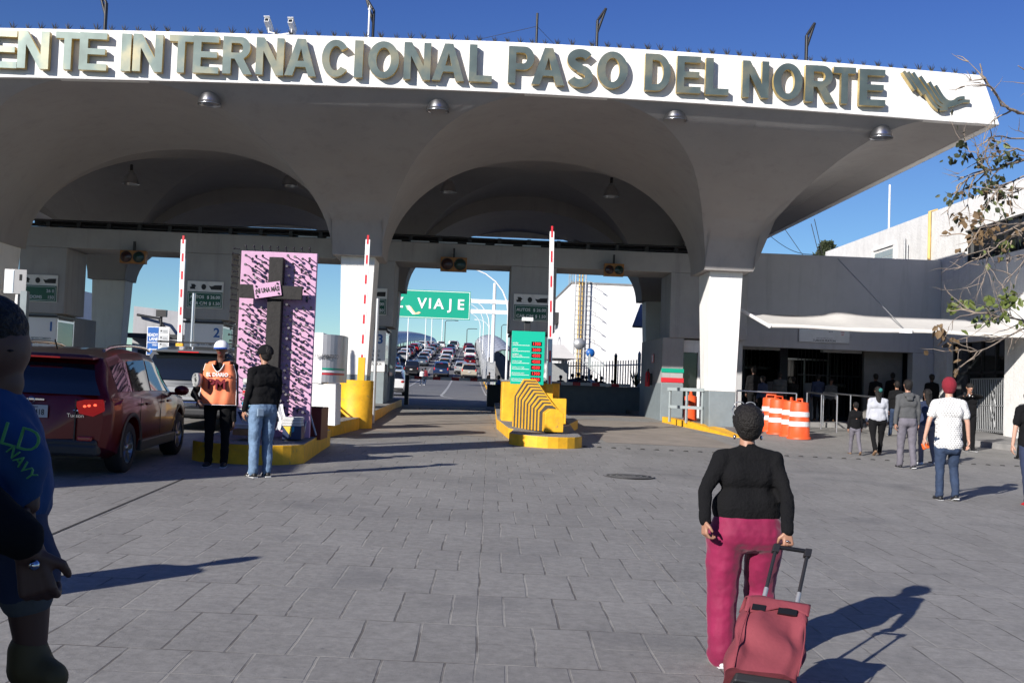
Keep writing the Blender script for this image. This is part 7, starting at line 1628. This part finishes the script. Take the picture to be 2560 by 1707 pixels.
blob('jacket', [(Vector((.05,0,.90)), .18, Vector((.0,0,1.2)), .17), (Vector((-.02,0,1.2)), .175, Vector((-.03,0,1.36)), .15), (Vector((-.18,0,1.38)), .08, Vector((.10,0,1.36)), .08), (q(-60,1240), .06, q(85,1345,Ya-.05), .046), (Vector((.10,-.02,1.36)), .07, q(-60,1240), .065)], 'black_cloth', g2, .012, fold=.02)
blob('trousers', [(Vector((-.03,0,.08)), .08, Vector((0,.02,.5)), .09), (Vector((.17,0,.08)), .08, Vector((.15,.02,.5)), .09), (Vector((0,.02,.5)), .09, Vector((0,0,.9)), .13), (Vector((.15,.02,.5)), .09, Vector((.13,0,.9)), .13)], 'black_cloth', g2, .014, fold=.02)
for x_ in (-.03,.17): blob('shoe', [(Vector((x_,-.05,.04)), .045, Vector((x_+.02,.14,.035)), .04)], 'shoe_black', g2, .011)
mb = MB(); mb.use('chrome').sphere(q(118,1412,Ya-.055), .011, 6); mb.build('ring', None, g2)
blob('hair', [(Vector((-.06,-.01,1.70)), .10, Vector((-.05,0,1.74)), .098)], 'hair', g2, .012)
# unseen person added at the left to cast a long shadow
person((-4.35, 6.0), 1.80, rad(-30), 'grey_fleece', 'dark_denim', 'shoe_black', 'skin_tan', 'hair', None, 1.15, 1.05, S0, label='unseen passer-by added at the left to cast a long shadow across the paving')
# unseen lorry and roofed shelter, both added to shade the car and the child
g = empty('lorry', (-9.75, 6.75, G(-9.9,9)), 0, 'tall white box lorry added unseen at the left to shade the dark red car', 'lorry')
MB().use('whitemetal').box(-2.5, 0, 0, 6.6, 1.0, 5.0).build('cargo_box', None, g, bevel=.03); mb = MB(); mb.use('paint_white').hexa([(-2.4,6.7,.5),(-.1,6.7,.5),(-.1,8.6,.5),(-2.4,8.6,.5)],[(-2.3,6.7,2.9),(-.2,6.7,2.9),(-.2,8.0,2.8),(-2.3,8.0,2.8)]); mb.build('cab', None, g, bevel=.06)
MB().use('dark').box(-2.1,-.4,.2,6.6,.6,.99).build('chassis', None, g)
for y in (1.2, 2.3, 7.6):
    for x in (-2.3,-.2): MB().use('tyre').lathe([(.2,-.14),(.48,-.14),(.5,-.1),(.5,.1),(.48,.14),(.2,.14),(0,.1)], (x,y,.5), 20, 'X').build('wheel', None, g)
g = empty('shelter', (-3.6, -3.6, G(-3,-3)), 0, 'open roofed shelter added unseen behind the camera to shade the carried child', 'shelter')
MB().use('dark').box(-4.4, 3.3, -3.6, 3.38, 3.30, 3.46).build('roof', None, g, bevel=.02)  # roof added out of view to keep sky light off the pair
MB().use('inside').box(-4.2, -1.3, -3.4, 2.9, 0, 3.29).build('rear_wall', None, g)
for x_, y_ in ((3.1,-3.4),(3.1,-.6)): MB().use('dark').box(x_-.06, x_+.06, y_-.06, y_+.06, 0, 3.3).build('post', None, g)
# ------------------------------------------------------------------ bare mulberry tree reaching in from the right, far tree, wires
M['bark'] = mat('pale_bark', (.30,.24,.19), .9, var=.25, vscale=6, bump=.6, bscale=30)
M['leaf_green'] = mat('yellow_green_leaf', (.10,.13,.025), .6, var=.3, vscale=9); M['leaf_brown'] = mat('dry_brown_leaf', (.15,.095,.045), .75, var=.35, vscale=9); M['leaf_dark'] = mat('dark_leaf', (.035,.045,.018), .6, var=.3, vscale=9)
random.seed(5)
tree = empty('tree', (9.3, 11.6, G(9.3,11.6)), 0, 'half bare tree with dry leaves reaching in from the right edge', 'tree'); TO = Vector(tree.location)
def TP(u, v, Y): return P(u, v, Y)-TO
trunk = MB(); trunk.use('bark').tube([(0,0,-.1),(.05,0,1.2),(-.1,.1,2.4),(-.3,.1,3.3)], [.24,.2,.17,.14], 12); trunk.tube([(-.3,.1,3.3),(-.5,.1,4.2),TP(2760,230,11.6)], [.14,.1,.05], 10); trunk.tube([(-.3,.1,3.3),(.6,.3,4.6),(1.2,.4,6)], [.12,.08,.03], 8)
trunk.build('trunk', None, tree)
BR = [([(2760,330),(2640,300),(2560,284),(2528,274),(2507,264),(2483,223),(2464,197),(2450,160)], 11.4, .024, 0, None),
 ([(2760,330),(2660,230),(2590,190),(2545,165)], 11.0, .016, 1, None),
 ([(2760,430),(2640,405),(2560,398),(2500,420),(2450,430),(2410,455),(2390,470)], 11.6, .022, 9, 'leaf_dark'),
 ([(2700,380),(2600,350),(2540,345),(2490,340),(2470,345)], 11.9, .016, 8, 'mix'),
 ([(2760,420),(2600,420),(2530,455),(2500,470),(2480,500)], 11.2, .014, 9, 'mix'),
 ([(2640,400),(2540,370),(2500,390),(2455,395),(2432,380)], 11.5, .012, 7, 'leaf_dark'),
 ([(2480,430),(2468,400),(2459,360),(2465,330)], 11.5, .007, 0, None),
 ([(2460,415),(2430,390),(2412,356)], 11.5, .006, 1, 'leaf_dark'),
 ([(2760,600),(2640,560),(2560,560),(2490,590),(2450,600),(2400,585),(2350,590)], 11.0, .018, 2, 'leaf_brown'),
 ([(2640,560),(2540,580),(2500,610),(2455,640),(2430,645)], 10.8, .012, 5, 'mix'),
 ([(2560,560),(2500,560),(2450,570),(2420,620)], 10.9, .010, 4, 'leaf_brown'),
 ([(2490,595),(2470,620),(2465,680),(2450,720)], 10.9, .006, 0, None), ([(2530,600),(2515,660),(2540,640),(2560,650)], 10.9, .008, 6, 'leaf_green'),
 ([(2760,700),(2640,560),(2590,620),(2530,690),(2490,720)], 10.8, .010, 0, None),
 ([(2760,760),(2640,790),(2560,800),(2490,790),(2440,780),(2400,775),(2370,775)], 10.0, .012, 9, 'leaf_green'),
 ([(2760,830),(2640,815),(2560,820),(2510,850),(2470,870),(2425,880)], 10.0, .012, 11, 'leaf_brown'),
 ([(2620,810),(2540,800),(2500,775),(2460,780)], 10.0, .008, 7, 'leaf_green'), ([(2700,470),(2600,450),(2540,480),(2510,500)], 11.4, .010, 9, 'mix')]
br = MB(); br.use('bark'); LV = {'leaf_green': MB(), 'leaf_brown': MB(), 'leaf_dark': MB()}
for k in LV: LV[k].use(k)
def leaf(c, sz, k):
    d = Vector((random.uniform(-1,1), random.uniform(-1,1), random.uniform(-1.3,-.1))).normalized(); a = d.cross(Vector((random.uniform(-1,1),random.uniform(-1,1),.3))).normalized(); n = a.cross(d); b = LV[k]
    pts = [c, c+d*sz*.35+a*sz*.34+n*sz*.06, c+d*sz*.75+a*sz*.22, c+d*sz-n*sz*.1, c+d*sz*.75-a*sz*.24, c+d*sz*.35-a*sz*.34+n*sz*.08, c+d*sz*.5-n*sz*.05]
    b.add(pts, [(0,1,6),(1,2,6),(2,3,6),(3,4,6),(4,5,6),(5,0,6)])
def twigs(p, d, depth, r, kind, nl):
    L_ = random.uniform(.18,.42)*(1 if depth else .6); pts = [p]
    for i in range(4):
        d = (d+Vector((random.uniform(-.3,.3),random.uniform(-.3,.3),random.uniform(-.3,.28)))).normalized(); pts.append(pts[-1]+d*L_/4)
    br.tube(pts, [r*(1-.2*i) for i in range(5)], 4, caps=False)
    for i in range(nl):
        k = kind if kind != 'mix' else random.choice(['leaf_brown','leaf_dark','leaf_green','leaf_dark'])
        leaf(random.choice(pts[3:])+Vector((random.uniform(-.05,.05),random.uniform(-.05,.05),random.uniform(-.05,.03))), random.uniform(.045,.095), k)
    if depth > 0:
        for _ in range(2): twigs(random.choice(pts[2:]), (d+Vector((random.uniform(-.8,.8),random.uniform(-.8,.8),random.uniform(-.6,.6)))).normalized(), depth-1, r*.6, kind, nl)
for pts, Y, r, nl, kind in BR:
    q = [TP(u, v, Y+.25*math.sin(u*.02)) for u, v in pts]; n = len(q); f = []
    if pts[0][0] >= 2700:
        r0 = Vector((-.3,.1,3.25)) if q[0].z > 3.4 else Vector((-.06,.06,2.2)); mid = r0.lerp(q[0], .5)+Vector((0,0,.25)); br.tube([r0, mid, q[0]], [r*2.2, r*1.5, r], 7)
    for i in range(n-1):
        for t in range(3): f.append(q[i].lerp(q[i+1], t/3)+Vector((random.uniform(-.012,.012),random.uniform(-.02,.02),random.uniform(-.012,.012))))
    f.append(q[-1]); br.tube(f, [r*(1-.75*i/len(f)) for i in range(len(f))], 6)
    nt_ = 6 if nl == 0 else 4+nl//2
    for i in range(nt_):
        j = random.randrange(len(f)//4, len(f)-1); d = (f[j+1]-f[j]).normalized(); side = Vector((random.uniform(-.7,.7),random.uniform(-.8,.8),random.uniform(-.8,.7)))
        twigs(f[j], (d+side).normalized(), 1 if nl == 0 else 1, r*.42+.002, kind or 'leaf_brown', 0 if nl == 0 else random.choice((0,0,1,4,7)))
for i in range(12):
    p = Vector((random.uniform(-.5,1.5), random.uniform(-.5,1.5), random.uniform(4.6,6.2))); twigs(p, Vector((random.uniform(-1,1),random.uniform(-1,1),.4)).normalized(), 2, .02, 'mix', 5)
br.build('branches', None, tree)
for k in LV: LV[k].build('leaves', None, tree)
# bushy evergreen behind the parapet
random.seed(3); p0 = P(2063, 640, 62); z0 = G(0,60)
t = empty('tree', (p0.x, 62, z0), 0, 'small dark evergreen crown showing above the low entrance building', 'tree'); MB().use('bark').tube([(0,0,0),(0,0,p0.z-z0+.2)], [.22,.1], 8).build('trunk', None, t)
mb = MB(); mb.use('leaf_dark'); M['needle'] = mat('olive_needles', (.045,.06,.025), .7, var=.3, vscale=2)
mb2 = MB(); mb2.use('needle')
for i in range(1500):
    a = random.uniform(0,6.28); h = random.uniform(-.8,1.05); r = .55*(1-abs(h-.1)*.45)*random.uniform(.3,1)**.5*(1+.25*math.sin(a*3+h*6)); c = Vector((math.cos(a)*r+.12*h, math.sin(a)*r, p0.z-z0+h*.75)); b = mb if random.random() < .5 else mb2
    d = Vector((random.uniform(-1,1),random.uniform(-1,1),random.uniform(-.3,1))).normalized(); s = d.cross(Vector((random.random(),random.random(),random.random()))).normalized(); b.add([c, c+d*.14+s*.045, c+d*.22, c+d*.1-s*.045], [(0,1,2,3)])
mb.build('crown', None, t); mb2.build('crown', None, t)
def wire(a, b, Ya, Yb, sag, lab, r=.018):
    A, B = P(*a, Ya), P(*b, Yb); mb = MB(); mb.use('dark').tube([A.lerp(B, i/12)-Vector((0,0,sag*math.sin(math.pi*i/12))) for i in range(13)], r, 4); tag(mb.build('overhead_wire'), lab, 'wire')
wire((1960,570),(2012,645),52,60,0,'short steep wire left of the evergreen behind the entrance roof'); wire((2028,560),(2048,640),52,60,0,'steep wire just left of the evergreen crown'); wire((2036,548),(2056,636),52,60,0,'steep wire meeting the evergreen crown')
wire((1925,590),(2045,636),60,62,.35,'sagging thin wire between the canopy edge and the evergreen')
# blade of agave like plant by the right booth
mb = MB(); random.seed(9); mb.use('needle')
for i in range(22):
    a = random.uniform(0,6.28); d = Vector((math.cos(a)*.35, math.sin(a)*.35, random.uniform(.5,.8))); s = Vector((-math.sin(a),math.cos(a),0))*.03; mb.add([s, -s, d*.6-s*.8, d, d*.6+s*.8], [(0,1,2,3,4)])
q = P(1590, 962, 43.5); tag(mb.build('agave', None, None, (q.x,43.5,q.z-.1)), 'dark spiky plant above the low wall beside the striped booth', 'plant')
mb = MB(); mb.use('concrete').box(q.x-.3,q.x+.3,43.3,43.8,G(6,43),q.z-.08); tag(mb.build('planter', bevel=.02), 'concrete planter under the spiky plant beside the striped booth', 'planter')
